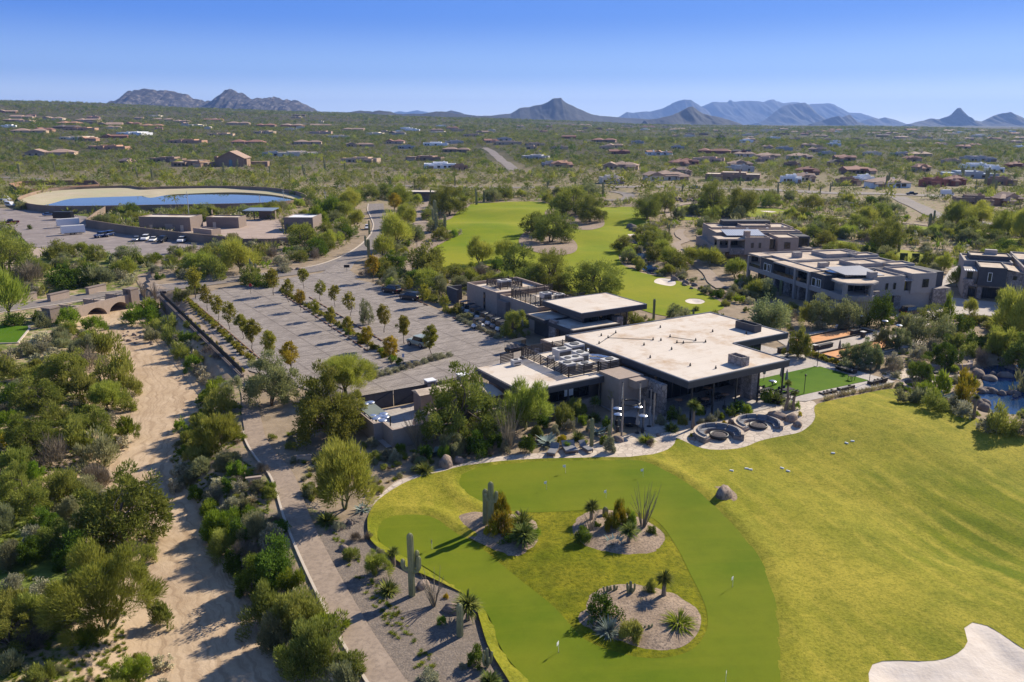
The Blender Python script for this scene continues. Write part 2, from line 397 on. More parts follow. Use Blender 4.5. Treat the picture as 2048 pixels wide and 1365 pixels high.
def ground_material():
 m = bpy.data.materials.new('desert_ground'); m.use_nodes = True; nt = m.node_tree; N = nt.nodes; L = nt.links
 b = N['Principled BSDF']; b.inputs['Roughness'].default_value = 0.95; b.inputs['Specular IOR Level'].default_value = 0.1
 pos = N.new('ShaderNodeNewGeometry').outputs['Position']
 def noise(s, d=5, r=0.65):
  n = N.new('ShaderNodeTexNoise'); n.inputs['Scale'].default_value = s; n.inputs['Detail'].default_value = d; n.inputs['Roughness'].default_value = r
  L.new(pos, n.inputs['Vector']); return n.outputs[0]
 def ramp(s, a, c):
  r_ = N.new('ShaderNodeMapRange'); r_.inputs['From Min'].default_value = a; r_.inputs['From Max'].default_value = c; r_.clamp = True
  L.new(s, r_.inputs['Value']); return r_.outputs[0]
 def mixc(f, A, B):
  x = N.new('ShaderNodeMix'); x.data_type = 'RGBA'
  if hasattr(f, 'default_value') or not isinstance(f, float): L.new(f, x.inputs['Factor'])
  else: x.inputs['Factor'].default_value = f
  for k, v in (('A', A), ('B', B)):
   if isinstance(v, tuple): x.inputs[k].default_value = (*v, 1)
   else: L.new(v, x.inputs[k])
  return x.outputs['Result']
 def math_(op, a, c):
  x = N.new('ShaderNodeMath'); x.operation = op; x.use_clamp = False
  for i, v in enumerate((a, c)):
   if isinstance(v, (int, float)): x.inputs[i].default_value = v
   else: L.new(v, x.inputs[i])
  return x.outputs[0]
 def attr(n):
  a = N.new('ShaderNodeAttribute'); a.attribute_name = n; return a.outputs['Fac']
 gravel = mixc(ramp(noise(0.35, 6), 0.35, 0.65), (0.215, 0.165, 0.11), (0.35, 0.27, 0.185))
 peb = ramp(noise(4.5, 3, 0.8), 0.52, 0.72)
 gravel = mixc(math_('MULTIPLY', peb, 0.55), gravel, (0.40, 0.34, 0.27))
 gravel = mixc(math_('MULTIPLY', ramp(noise(6.5, 2, 0.8), 0.55, 0.75), 0.6), gravel, (0.10, 0.08, 0.065))
 sand = mixc(ramp(noise(0.22, 6, 0.7), 0.35, 0.7), (0.42, 0.305, 0.195), (0.56, 0.43, 0.295))
 sand = mixc(math_('MULTIPLY', ramp(noise(1.6, 5, 0.75), 0.5, 0.75), 0.5), sand, (0.34, 0.24, 0.155))
 cw = N.new('ShaderNodeCombineXYZ'); L.new(math_('MULTIPLY', math_('ADD', attr('flow'), math_('MULTIPLY', noise(0.25, 3), 3.0)), 1.6), cw.inputs['X']); L.new(math_('MULTIPLY', noise(0.05, 2), 5.0), cw.inputs['Y'])
 nf = N.new('ShaderNodeTexNoise'); nf.inputs['Scale'].default_value = 1.0; nf.inputs['Detail'].default_value = 4; nf.inputs['Roughness'].default_value = 0.7; L.new(cw.outputs[0], nf.inputs['Vector'])
 sand = mixc(math_('MULTIPLY', ramp(nf.outputs[0], 0.47, 0.62), 0.65), sand, (0.27, 0.185, 0.115))
 col = mixc(attr('sand'), gravel, sand)
 grs = mixc(ramp(noise(0.9, 5), 0.35, 0.65), (0.075, 0.105, 0.02), (0.19, 0.225, 0.045))
 gm_ = math_('ADD', attr('green'), math_('MULTIPLY', math_('SUBTRACT', noise(0.55, 6, 0.7), 0.5), 1.5))
 col = mixc(ramp(gm_, 0.42, 0.62), col, grs)
 far = mixc(ramp(noise(0.045, 7, 0.72), 0.40, 0.62), (0.092, 0.080, 0.042), (0.046, 0.052, 0.024))
 far = mixc(ramp(noise(0.016, 8, 0.75), 0.55, 0.75), far, (0.20, 0.165, 0.11))
 col = mixc(attr('far'), col, far)
 L.new(col, b.inputs['Base Color'])
 bp = N.new('ShaderNodeBump'); bp.inputs['Strength'].default_value = 0.4; bp.inputs['Distance'].default_value = 0.10
 hsum = math_('ADD', noise(2.6, 5, 0.75), math_('MULTIPLY', noise(0.5, 3), 1.5)); L.new(hsum, bp.inputs['Height']); L.new(bp.outputs[0], b.inputs['Normal'])
 return m
rs = [70.0]
while rs[-1] < 22500: rs.append(rs[-1] + max(0.75, rs[-1] * 0.0062) if rs[-1] < 6000 else rs[-1] * 1.05)
rs = np.array(rs); th = np.linspace(R(14), R(166), 700)
rr, tt = np.meshgrid(rs, th, indexing='ij')
gx = (rr * np.cos(tt)).ravel(); gy = (rr * np.sin(tt)).ravel() - 40
gz = H(gx, gy)
rad = np.hypot(gx, gy)
dW, sW, wW = poly_dist(gx, gy, WASH, WASHW)
leftdes = (sW < 0) & (rad < 400)
sand = np.where(rad < 400, 1 - sstep(wW + 0.0, wW + 3.5, dW + 3 * (fbm(gx / 4, gy / 4, 3, 11) - 0.5)), 0)
sand = np.maximum(sand, np.where(leftdes, 0.85 * (1 - sstep(45, 80, dW)), 0))
sand = np.maximum(sand, sstep(240, 420, rad) * 0.12)
green = np.where(leftdes, 0.52 * sstep(wW + 2, wW + 8, dW), 0.04)
c_ = G(40, 1100, -1); green = green + np.where(leftdes, 0.38 * np.exp(-((gx - c_[0]) / 9) ** 2 - ((gy - c_[1]) / 12) ** 2), 0)
green = green + np.where((sW > 0) & (rad < 120) & (dW < wW + 9) & (dW > wW + 1), 0.36, 0) + sstep(150, 420, rad) * 0.40
far = sstep(380, 1000, rad)
gnd = build_obj('ground', fastquads('ground', np.column_stack([gx, gy, gz]), grid_quads(len(rs), len(th))[:, ::-1], ground_material(), True,
      {'flow': ('POINT', np.where(rad < 400, sW * dW, 50)), 'sand': ('POINT', sand), 'green': ('POINT', green), 'far': ('POINT', far)}))
tag(gnd, 'tan gravelly desert floor reaching from the wash to the mountains', 'ground', None, 'structure')
# ---------------------------------------------------------------- turf, greens, sand
def turf(name, c1, c2, c3, s1, stripe=None, bump=0.25, bs=9.0, sdir_=(1, 0.35, 0), samt=0.35, dk=0.25):
 m = bpy.data.materials.new(name); m.use_nodes = True; nt = m.node_tree; N = nt.nodes; L = nt.links
 b = N['Principled BSDF']; b.inputs['Roughness'].default_value = 0.9; b.inputs['Specular IOR Level'].default_value = 0.08
 pos = N.new('ShaderNodeNewGeometry').outputs['Position']
 def noise(s, d=4, r=0.6, v=None):
  n = N.new('ShaderNodeTexNoise'); n.inputs['Scale'].default_value = s; n.inputs['Detail'].default_value = d; n.inputs['Roughness'].default_value = r
  L.new(v or pos, n.inputs['Vector']); return n.outputs[0]
 def mx(f, A, B, amt=1.0, lo=0.36, hi=0.66):
  r_ = N.new('ShaderNodeMapRange'); r_.inputs['From Min'].default_value = lo; r_.inputs['From Max'].default_value = hi; r_.inputs['To Max'].default_value = amt; L.new(f, r_.inputs['Value'])
  x = N.new('ShaderNodeMix'); x.data_type = 'RGBA'; L.new(r_.outputs[0], x.inputs['Factor'])
  for k, v in (('A', A), ('B', B)):
   if isinstance(v, tuple): x.inputs[k].default_value = (*v, 1)
   else: L.new(v, x.inputs[k])
  return x.outputs['Result']
 col = mx(noise(s1, 5, 0.62), c1, c2)
 col = mx(noise(s1 * 0.31 + 0.013, 3, 0.5), col, c3, 0.8)
 if stripe:
  m0 = N.new('ShaderNodeMapping'); m0.inputs['Rotation'].default_value = (0, 0, -math.atan2(sdir_[1], sdir_[0])); L.new(pos, m0.inputs['Vector'])
  mp = N.new('ShaderNodeMapping'); mp.inputs['Scale'].default_value = (stripe * 0.09, stripe, 1)
  L.new(m0.outputs[0], mp.inputs['Vector']); col = mx(noise(1.0, 5, 0.6, mp.outputs[0]), col, c3, samt, 0.47, 0.70)
 col = mx(noise(bs * 0.9, 3, 0.8), col, tuple(v * 0.45 for v in c1), dk, 0.45, 0.7); col = mx(noise(0.75, 5, 0.75), col, tuple(v * 0.7 for v in c1), dk * 0.9, 0.46, 0.72)
 L.new(col, b.inputs['Base Color'])
 bp = N.new('ShaderNodeBump'); bp.inputs['Strength'].default_value = bump; bp.inputs['Distance'].default_value = 0.08
 L.new(noise(bs, 3, 0.8), bp.inputs['Height']); L.new(bp.outputs[0], b.inputs['Normal'])
 MATS[name] = m; return m
M_ROUGH = turf('rough_turf', (0.100, 0.142, 0.005), (0.185, 0.200, 0.008), (0.40, 0.33, 0.045), 0.13, stripe=0.55, bump=0.9, bs=4.0, sdir_=(-0.3, 1, 0), samt=0.85, dk=0.6)
M_GREEN = turf('green_turf', (0.090, 0.140, 0.005), (0.120, 0.165, 0.007), (0.180, 0.195, 0.012), 0.22, stripe=0.55, bump=0.08, bs=16.0, sdir_=(1, 0.1, 0), samt=0.55)
M_COLLAR = turf('collar_turf', (0.095, 0.120, 0.004), (0.195, 0.195, 0.006), (0.27, 0.235, 0.015), 0.6, bump=1.0, bs=3.2, dk=0.8)
M_FAIR = turf('fairway_turf', (0.135, 0.200, 0.006), (0.205, 0.245, 0.008), (0.285, 0.275, 0.02), 0.06, stripe=0.16, bump=0.2, bs=4.0, sdir_=(1, 0.25, 0))
M_LAWN = turf('lawn_turf', (0.055, 0.130, 0.005), (0.070, 0.150, 0.006), (0.105, 0.175, 0.01), 0.2, stripe=0.5, bump=0.1, bs=12, sdir_=(1, -0.4, 0))
M_SANDB = mat('bunker_sand', (0.68, 0.60, 0.51), (0.58, 0.50, 0.415), 0.9, 0.95, 0.7, 3.5, coords='World')
M_BED = mat('bed_gravel', (0.25, 0.18, 0.12), (0.40, 0.30, 0.21), 0.8, 0.95, 0.8, 7.0, coords='World', c3=(0.16, 0.12, 0.09), s3=5.0)
M_GRAV = mat('grey_gravel', (0.165, 0.13, 0.10), (0.275, 0.22, 0.17), 2.0, 0.95, 0.9, 8.0, coords='World', c3=(0.13, 0.11, 0.095), s3=6.0)
M_PATH = mat('path_concrete', (0.29, 0.222, 0.165), (0.36, 0.28, 0.21), 0.5, 0.9, 0.1, 10, coords='World', c3=(0.24, 0.185, 0.14), s3=2.5)
M_ROAD = mat('road_asphalt', (0.205, 0.172, 0.15), (0.275, 0.232, 0.20), 0.25, 0.9, 0.15, 12, coords='World', c3=(0.16, 0.145, 0.135), s3=1.3)
M_ASPH = mat('lot_asphalt', (0.20, 0.165, 0.15), (0.265, 0.225, 0.205), 0.12, 0.9, 0.1, 8, coords='World', c3=(0.33, 0.28, 0.25), s3=0.22, m3=0.55)
M_KERB = mat('kerb_concrete', (0.47, 0.40, 0.32), (0.55, 0.47, 0.38), 1.0, 0.9, coords='World')
M_CONC = mat('patio_concrete', (0.40, 0.36, 0.32), (0.48, 0.43, 0.385), 0.6, 0.85, 0.08, 8, coords='World', c3=(0.34, 0.30, 0.27), s3=2.2)
def tile_mat(name, c1, c2, cm, sx, sy, rot, warp=0.0, rough=0.85, vor=False, bump=0.35, world=True):
 """pavers (brick texture) or flagstones / rubble masonry (cells)"""
 m = bpy.data.materials.new(name); m.use_nodes = True; nt = m.node_tree; N = nt.nodes; L = nt.links
 b = N['Principled BSDF']; b.inputs['Roughness'].default_value = rough; b.inputs['Specular IOR Level'].default_value = 0.2
 g = N.new('ShaderNodeNewGeometry').outputs['Position'] if world else N.new('ShaderNodeTexCoord').outputs['Object']
 mp = N.new('ShaderNodeMapping'); mp.inputs['Rotation'].default_value = (0, 0, -rot); L.new(g, mp.inputs['Vector'])
 n = N.new('ShaderNodeTexNoise'); n.inputs['Scale'].default_value = 0.35; n.inputs['Detail'].default_value = 5; L.new(g, n.inputs['Vector'])
 if vor:
  v = N.new('ShaderNodeTexVoronoi'); v.inputs['Scale'].default_value = sx; L.new(mp.outputs[0], v.inputs['Vector'])
  v2 = N.new('ShaderNodeTexVoronoi'); v2.feature = 'DISTANCE_TO_EDGE'; v2.inputs['Scale'].default_value = sx; L.new(mp.outputs[0], v2.inputs['Vector'])
  sep = N.new('ShaderNodeSeparateColor'); L.new(v.outputs['Color'], sep.inputs[0]); f = sep.outputs[0]
  r_ = N.new('ShaderNodeMapRange'); r_.inputs['From Max'].default_value = 0.07; r_.inputs['To Min'].default_value = 1; r_.inputs['To Max'].default_value = 0; L.new(v2.outputs['Distance'], r_.inputs['Value']); fm = r_.outputs[0]
 else:
  t = N.new('ShaderNodeTexBrick'); t.inputs['Scale'].default_value = 1; t.inputs['Brick Width'].default_value = sx; t.inputs['Row Height'].default_value = sy; t.inputs['Mortar Size'].default_value = min(sx, sy) * 0.05
  t.inputs['Color1'].default_value = (0, 0, 0, 1); t.inputs['Color2'].default_value = (1, 1, 1, 1); t.inputs['Mortar'].default_value = (0.5, 0.5, 0.5, 1)
  L.new(mp.outputs[0], t.inputs['Vector']); f = t.outputs['Color']; fm = t.outputs['Fac']
 a = N.new('ShaderNodeMath'); a.operation = 'MULTIPLY_ADD'; a.inputs[1].default_value = 0.6; L.new(f, a.inputs[0])
 nn = N.new('ShaderNodeMath'); nn.operation = 'MULTIPLY_ADD'; nn.inputs[1].default_value = 1.4; nn.inputs[2].default_value = -0.5; L.new(n.outputs[0], nn.inputs[0]); L.new(nn.outputs[0], a.inputs[2])
 x = N.new('ShaderNodeMix'); x.data_type = 'RGBA'; x.clamp_factor = True; x.inputs['A'].default_value = (*c1, 1); x.inputs['B'].default_value = (*c2, 1); L.new(a.outputs[0], x.inputs['Factor'])
 y = N.new('ShaderNodeMix'); y.data_type = 'RGBA'; y.inputs['B'].default_value = (*cm, 1); L.new(x.outputs['Result'], y.inputs['A']); L.new(fm, y.inputs['Factor'])
 L.new(y.outputs['Result'], b.inputs['Base Color'])
 bp = N.new('ShaderNodeBump'); bp.inputs['Strength'].default_value = bump; bp.inputs['Distance'].default_value = 0.03; bp.invert = True; L.new(fm, bp.inputs['Height']); L.new(bp.outputs[0], b.inputs['Normal'])
 MATS[name] = m; return m
TH = R(31.3)                                     # the way the clubhouse and its walls are turned
U = np.array([math.cos(TH), math.sin(TH)]); Vv = np.array([-math.sin(TH), math.cos(TH)])
M_PAVER = tile_mat('car_park_pavers', (0.215, 0.185, 0.162), (0.35, 0.305, 0.268), (0.14, 0.115, 0.095), 0.9, 0.45, R(33), bump=0.3)
def seams(m, sx, sy, rot, mort, dark, world=True, off=0.0):
 nt = m.node_tree; N = nt.nodes; L = nt.links; b = N['Principled BSDF']; src = b.inputs['Base Color'].links[0].from_socket
 g = N.new('ShaderNodeNewGeometry').outputs['Position'] if world else N.new('ShaderNodeTexCoord').outputs['Object']
 mp = N.new('ShaderNodeMapping'); mp.inputs['Rotation'].default_value = (0, 0, -rot); L.new(g, mp.inputs['Vector'])
 t = N.new('ShaderNodeTexBrick'); t.offset = off; t.inputs['Scale'].default_value = 1; t.inputs['Brick Width'].default_value = sx; t.inputs['Row Height'].default_value = sy; t.inputs['Mortar Size'].default_value = mort; t.inputs['Mortar Smooth'].default_value = 0.3
 L.new(mp.outputs[0], t.inputs['Vector'])
 f = N.new('ShaderNodeMath'); f.operation = 'MULTIPLY'; f.inputs[1].default_value = dark; L.new(t.outputs['Fac'], f.inputs[0])
 x = N.new('ShaderNodeMix'); x.data_type = 'RGBA'; x.inputs['B'].default_value = (0.08, 0.065, 0.055, 1); L.new(src, x.inputs['A']); L.new(f.outputs[0], x.inputs['Factor']); L.new(x.outputs['Result'], b.inputs['Base Color'])
seams(M_PAVER, 5.6, 2.75, R(34), 0.16, 0.42)
M_FLAG = tile_mat('flagstone_paving', (0.46, 0.38, 0.30), (0.62, 0.53, 0.43), (0.33, 0.27, 0.22), 1.15, 1.0, 0.3, vor=True)
M_STONE = tile_mat('rubble_stone', (0.17, 0.145, 0.13), (0.42, 0.365, 0.33), (0.10, 0.085, 0.08), 1.9, 1.0, 0.2, vor=True, bump=0.8)
# big rough around the practice green
ROUGH = [(735, 1052), (738, 1078), (750, 1095), (780, 1118), (816, 1141), (850, 1157), (882, 1170), (915, 1184), (940, 1199), (952, 1220), (960, 1248), (974, 1294), (990, 1325), (1003, 1346), (1030, 1390), (1060, 1450), (1500, 1520), (2500, 1520), (2900, 1150), (2650, 1020), (2300, 935), (2048, 881), (1998, 865), (1959, 852), (1929, 839), (1879, 821), (1839, 806), (1809, 790), (1787, 782), (1752, 788), (1712, 800), (1673, 810), (1634, 820), (1627, 832), (1629, 846), (1622, 858), (1601, 870), (1575, 874), (1546, 878), (1517, 884), (1489, 894), (1458, 899), (1419, 900), (1390, 893), (1365, 882), (1353, 877), (1349, 888), (1335, 900), (1305, 910), (1272, 917), (1200, 918), (1148, 919), (1080, 921), (1003, 926), (945, 934), (890, 943), (849, 952), (815, 964), (787, 979), (760, 998), (745, 1014), (737, 1032)]
P_SB = [smooth(P, True, 0.7) for P in BUNKW]
P_ROUGH = px_poly(ROUGH, 0.0, 0.8)
GREEN = [(754, 1066), (760, 1047), (775, 1037), (800, 1031), (828, 1030), (853, 1033), (875, 1041), (893, 1054), (915, 1070), (949, 1088), (994, 1124), (1044, 1166), (1106, 1215), (1148, 1261), (1173, 1283), (1231, 1307), (1297, 1319), (1347, 1315), (1389, 1298), (1412, 1265), (1415, 1236), (1405, 1199), (1380, 1149), (1355, 1099), (1324, 1054), (1293, 1033), (1252, 1025), (1202, 1020), (1148, 1024), (1065, 1027), (1015, 1022), (965, 1006), (934, 987), (917, 966), (925, 950), (949, 939), (1003, 930), (1106, 923), (1210, 921), (1272, 922), (1314, 935), (1376, 971), (1426, 1012), (1480, 1066), (1515, 1108), (1540, 1160), (1555, 1225), (1560, 1300), (1560, 1370), (1550, 1460), (1110, 1450), (1065, 1378), (1048, 1356), (1015, 1319), (994, 1282), (982, 1244), (957, 1207), (916, 1182), (882, 1157), (836, 1128), (790, 1107), (762, 1088)]
P_GREEN = px_poly(GREEN, 0.0, 0.6)
COLL = [(949, 1088), (994, 1124), (1044, 1166), (1106, 1215), (1148, 1261), (1173, 1283), (1231, 1307), (1297, 1319), (1347, 1315), (1389, 1298), (1412, 1265), (1415, 1236), (1405, 1199), (1380, 1149), (1355, 1099), (1324, 1054), (1293, 1033), (1252, 1025), (1202, 1020), (1148, 1024), (1065, 1027), (1030, 1030), (960, 1075)]
P_COLL = px_poly(COLL, 0.0, 0.5)
sheet('rough_grass', P_ROUGH, M_ROUGH, 0.05, 0.85, zfun=lambda x, y: (lambda d, i: H(x, y) + np.where(i, -0.05, 0.26 * np.exp(-((d - 1.0) / 0.8) ** 2)))(poly_dist(x, y, P_GREEN + [P_GREEN[0]])[0], inside(P_GREEN, x, y) | inside(P_COLL, x, y)), label='olive yellow rough turf around the practice putting green', cat='grass', holes=[P_SB[0]])
sheet('putting_green', P_GREEN, M_GREEN, 0.09, 0.9, label='smooth dark green practice putting surface curling round the planted islands', cat='putting green')
# unmown collar round the inner island, and the planted beds in it
sheet('island_rough_grass', P_COLL, M_COLLAR, 0.07, 0.6, label='long yellow green grass between the three planted islands', cat='grass',
      zfun=lambda x, y: H(x, y) + 0.10 * fbm(x / 0.8, y / 0.8, 3, 31) * sstep(0, 1.2, poly_dist(x, y, P_COLL + [P_COLL[0]])[0]))
BEDS = [[(905, 1043), (924, 1031), (957, 1025), (1010, 1026), (1065, 1041), (1081, 1058), (1081, 1078), (1065, 1099), (1036, 1118), (1015, 1116), (982, 1099), (949, 1083), (920, 1066)],
  [(1144, 1053), (1160, 1034), (1198, 1022), (1252, 1029), (1293, 1045), (1322, 1064), (1330, 1078), (1322, 1099), (1297, 1112), (1260, 1118), (1218, 1114), (1181, 1103), (1148, 1083)],
  [(1169, 1215), (1176, 1197), (1198, 1182), (1239, 1174), (1289, 1174), (1339, 1186), (1380, 1207), (1401, 1232), (1397, 1265), (1372, 1292), (1335, 1303), (1289, 1300), (1248, 1290), (1202, 1273), (1165, 1257), (1155, 1238)]]
P_BEDS = [px_poly(b_, 0.0, 0.5) for b_ in BEDS]
for P in P_BEDS:
 sheet('planted_bed', P, M_BED, 0.10, 0.7, label='oval island bed of brown gravel set in the putting green', cat='planting bed', group='gravel beds in the putting green',
          zfun=lambda x, y, P=P: H(x, y) + 0.30 * sstep(0, 1.6, poly_dist(x, y, P + [P[0]])[0]))
P_ROCKBED = px_poly([(1418, 985), (1432, 976), (1455, 978), (1472, 990), (1472, 1003), (1448, 1008), (1425, 1002)], 0.0, 0.4)
sheet('planted_bed', P_ROCKBED, M_BED, 0.09, 0.7, label='small gravel patch round the boulder in the rough', cat='planting bed')
for P, l in zip(BUNKW, ('large white sand bunker at the foot of the rough', 'white sand bunker by the creek on the fairway', 'small oval sand bunker on the mown tongue behind the clubhouse', 'narrow sand bunker below the rocky cascade', 'distant sand bunker by the two fairway trees')):
 Pb = smooth(P, True, 0.7); cB = np.mean(Pb, axis=0); sheet('sand_bunker', [cB + (q - cB) * (1 + 0.35 / np.hypot(*(q - cB))) for q in Pb], M_SANDB, 0.03, 0.6, zfun=lambda x, y, Q=Pb: H(x, y) + 0.10 * sstep(0.3, 1.6, poly_dist(x, y, Q + [Q[0]])[0] * inside(Q, x, y)), label=l, cat='bunker', kind='structure')
# fairways
FAIR = [(851, 502), (875, 490), (899, 478), (923, 468), (905, 464), (890, 455), (893, 440), (905, 424), (916, 413), (950, 408), (988, 406), (1030, 404), (1073, 404), (1120, 412), (1206, 415), (1275, 416), (1290, 428), (1299, 444), (1280, 456), (1285, 470), (1312, 474), (1300, 479), (1254, 478), (1242, 483), (1270, 489), (1296, 496), (1255, 500), (1238, 508), (1244, 529), (1268, 540), (1295, 549), (1350, 561), (1385, 575), (1416, 592), (1440, 604), (1447, 610), (1437, 622), (1340, 634), (1240, 608), (1100, 572), (1020, 548), (960, 530), (900, 548), (868, 528)]
P_FAIR = px_poly(FAIR, None, 2.0)
sheet('fairway', P_FAIR, M_FAIR, 0.08, 2.5, label='bright mown fairway winding between the tree islands to the creek', cat='fairway', holes=P_SB[1:4])
ISL = [[(1038, 480), (1055, 462), (1085, 456), (1120, 470), (1150, 484), (1154, 500), (1140, 509), (1108, 512), (1070, 505), (1045, 495)],
       [(1090, 425), (1120, 417), (1190, 420), (1208, 440), (1204, 455), (1180, 461), (1140, 458), (1110, 448)], [(845, 470), (890, 462), (922, 468), (898, 480), (860, 498), (848, 490)],
       [(900, 405), (940, 410), (916, 424), (898, 440), (880, 440), (880, 420)], [(1236, 482), (1270, 488), (1300, 492), (1310, 480), (1280, 474), (1250, 476)]]
P_ISL = [px_poly(b_, None, 1.5) for b_ in ISL]
for P, l in zip(P_ISL, ('brown tree island in the middle of the fairway', 'brown tree island at the head of the fairway', 'gravel bed between concrete cart path and fairway', 'gravel bed under the tree at the fairway edge', 'rocky bank between fairway and creek')):
 sheet('tree_island', P, M_BED, 0.16, 2.0, label=l, cat='planting bed')
FAIRS = [[(1348, 416), (1386, 409), (1440, 410), (1512, 415), (1570, 420), (1628, 428), (1600, 434), (1540, 436), (1491, 434), (1440, 432), (1395, 428), (1360, 424)],
         [(1649, 431), (1690, 436), (1722, 442), (1717, 447), (1690, 444), (1660, 439)], [(1763, 446), (1820, 451), (1884, 459), (1880, 462), (1830, 460), (1770, 453)],
         [(1929, 466), (1980, 470), (2035, 478), (2060, 484), (2050, 490), (1990, 484), (1950, 478)],
         [(1630, 475), (1680, 482), (1734, 492), (1800, 500), (1854, 508), (1881, 518), (1929, 518), (1935, 523), (1860, 530), (1785, 524), (1760, 512), (1700, 498), (1650, 488), (1625, 482)], [(1926, 512), (1950, 507), (1970, 509), (1950, 514), (1930, 517)],
         [(1337, 436), (1360, 434), (1395, 436), (1395, 441), (1360, 441), (1338, 440)]]
P_FAIRS = [px_poly(b_, None, 2.0) for b_ in FAIRS]
for P, l in zip(P_FAIRS, ('distant fairway with two big trees and a bunker', 'short strip of fairway beyond the dark block of houses', 'thin strip of fairway beside the pale cart path', 'far fairway strip behind the row of feathery trees', 'fairway behind the grey blocks with the dark screens on it', 'small green patch behind the dark stone faced house', 'small patch of grass by the creek trees')):
 sheet('fairway', P, M_FAIR, 0.10, 3.0, label=l, cat='fairway', holes=P_SB[4:5])
P_TEE = px_poly([(-40, 653), (58, 654), (62, 658), (36, 687), (-40, 690)], None, 1.0, sm=False)
sheet('tee_turf', P_TEE, M_LAWN, 0.15, 1.0, label='bright green square of artificial turf at the desert edge', cat='turf')
rb = ribbon('turf_kerb', [*px_poly([(58, 654), (60, 658), (36, 687), (-40, 690)], None, 1.0, False, False)], 0.35, M_KERB, 0.05, 1, hgt=0.14, label='pale kerb round the small turf square', cat='kerb')
# ---------------------------------------------------------------- roads, paths, car park
ROADC = px_poly([(-90, 634), (0, 620), (100, 606), (200, 592), (330, 576), (450, 562), (560, 549), (640, 537), (690, 522), (726, 504), (750, 485), (764, 465), (766, 448), (758, 432), (752, 420), (752, 408)], None, 2.0, False)
ribbon('road', ROADC, 7.0, M_ROAD, 0.10, 6, label='grey asphalt road curving past the car park', cat='road')
for d_, l in ((3.6, 'pale kerb on the desert side of the access road'), (-3.6, 'pale kerb on the car park side of the access road')):
 K = offset(ROADC, d_);
 if d_ < 0:
  K = [k for k in K if k[0] < G(345, 590)[0] - 2]
 ribbon('road_kerb', K, 0.45, M_KERB, 0.04, 1, hgt=0.15, label=l, cat='kerb')
LOT = [(352, 600), (400, 588), (470, 574), (560, 560), (648, 546), (690, 556), (740, 566), (775, 578), (850, 610), (905, 634), (1000, 672), (1080, 704), (1040, 735), (962, 745), (850, 772), (715, 812), (640, 790), (540, 755), (487, 740)]
P_LOT = px_poly(LOT, 0.0, 1.0, sm=False)
sheet('car_park', P_LOT, M_PAVER, 0.13, 3.0, label='mauve grey paved car park with rows of young trees', cat='car park')
LOT2 = [(640, 548), (690, 520), (712, 524), (700, 542), (720, 556), (700, 562)]
P_LOT2 = px_poly(LOT2, 0.0, 1.0, sm=False)
sheet('car_park_entrance', P_LOT2, M_PAVER, 0.115, 3.0, label='paved mouth of the car park at the road bend', cat='car park')
PATHC = smooth(PATHP, False, 1.0)
ribbon('cart_path', PATHC, 2.2, M_PATH, 0.14, 3, label='tan concrete cart path sweeping down past the putting green', cat='path')
PATHW = smooth(PATHC, False, 1.0)
ribbon('path_kerb', offset([p for p in PATHW if p[1] < G(0, 860)[1]], -1.22), 0.22, M_KERB, 0.05, 1, hgt=0.13, label='thin raised kerb along the wash side of the cart path', cat='kerb')
DIRTC = px_poly([(95, 492), (60, 512), (20, 535), (-40, 560)], None, 2.0, False)
ribbon('dirt_track', DIRTC, 7.0, mat('track_dirt', (0.36, 0.275, 0.21), (0.44, 0.345, 0.265), 0.3, 0.95, coords='World'), 0.10, 4, label='dusty track leaving the asphalt yard', cat='track')
FOOTC = px_poly([(322, 532), (310, 540), (292, 550), (288, 560), (302, 572), (322, 584)], None, 1.0, False)
ribbon('footpath', FOOTC, 3.4, M_PATH, 0.13, 3, label='short winding footpath between the yard and the road', cat='path')
YARD = [(-60, 414), (44, 420), (110, 424), (178, 434), (172, 452), (250, 466), (330, 476), (448, 492), (352, 506), (340, 520), (307, 521), (260, 516), (239, 512), (205, 503), (143, 499), (100, 497), (60, 490), (40, 470), (18, 448), (-60, 440)]
P_YARD = px_poly(YARD, 0.0, 2.0, sm=False)
ZY = lambda x, y: H(x, y)
sheet('yard_asphalt', P_YARD, M_ASPH, 0.15, 3.0, label='worn asphalt yard beside the walled reservoir', cat='yard')
P_COMP = px_poly([(424, 440), (560, 440), (578, 490), (455, 488), (330, 474)], 0.0, 2.0, sm=False)
sheet('compound_paving', P_COMP, mat('compound_dirt', (0.33, 0.25, 0.20), (0.42, 0.33, 0.27), 0.2, 0.95, coords='World'), 0.13, 3.0, label='dusty pink paving inside the walled compound', cat='yard')
CARTC = px_poly([(858, 395), (842, 425), (838, 440), (848, 470), (850, 500), (835, 525), (800, 548)], None, 2.0, False)
ribbon('cart_path', CARTC, 5.0, M_PATH, 0.14, 3, label='pale concrete cart path along the fairway edge beside the road trees', cat='path')
RIBS = []
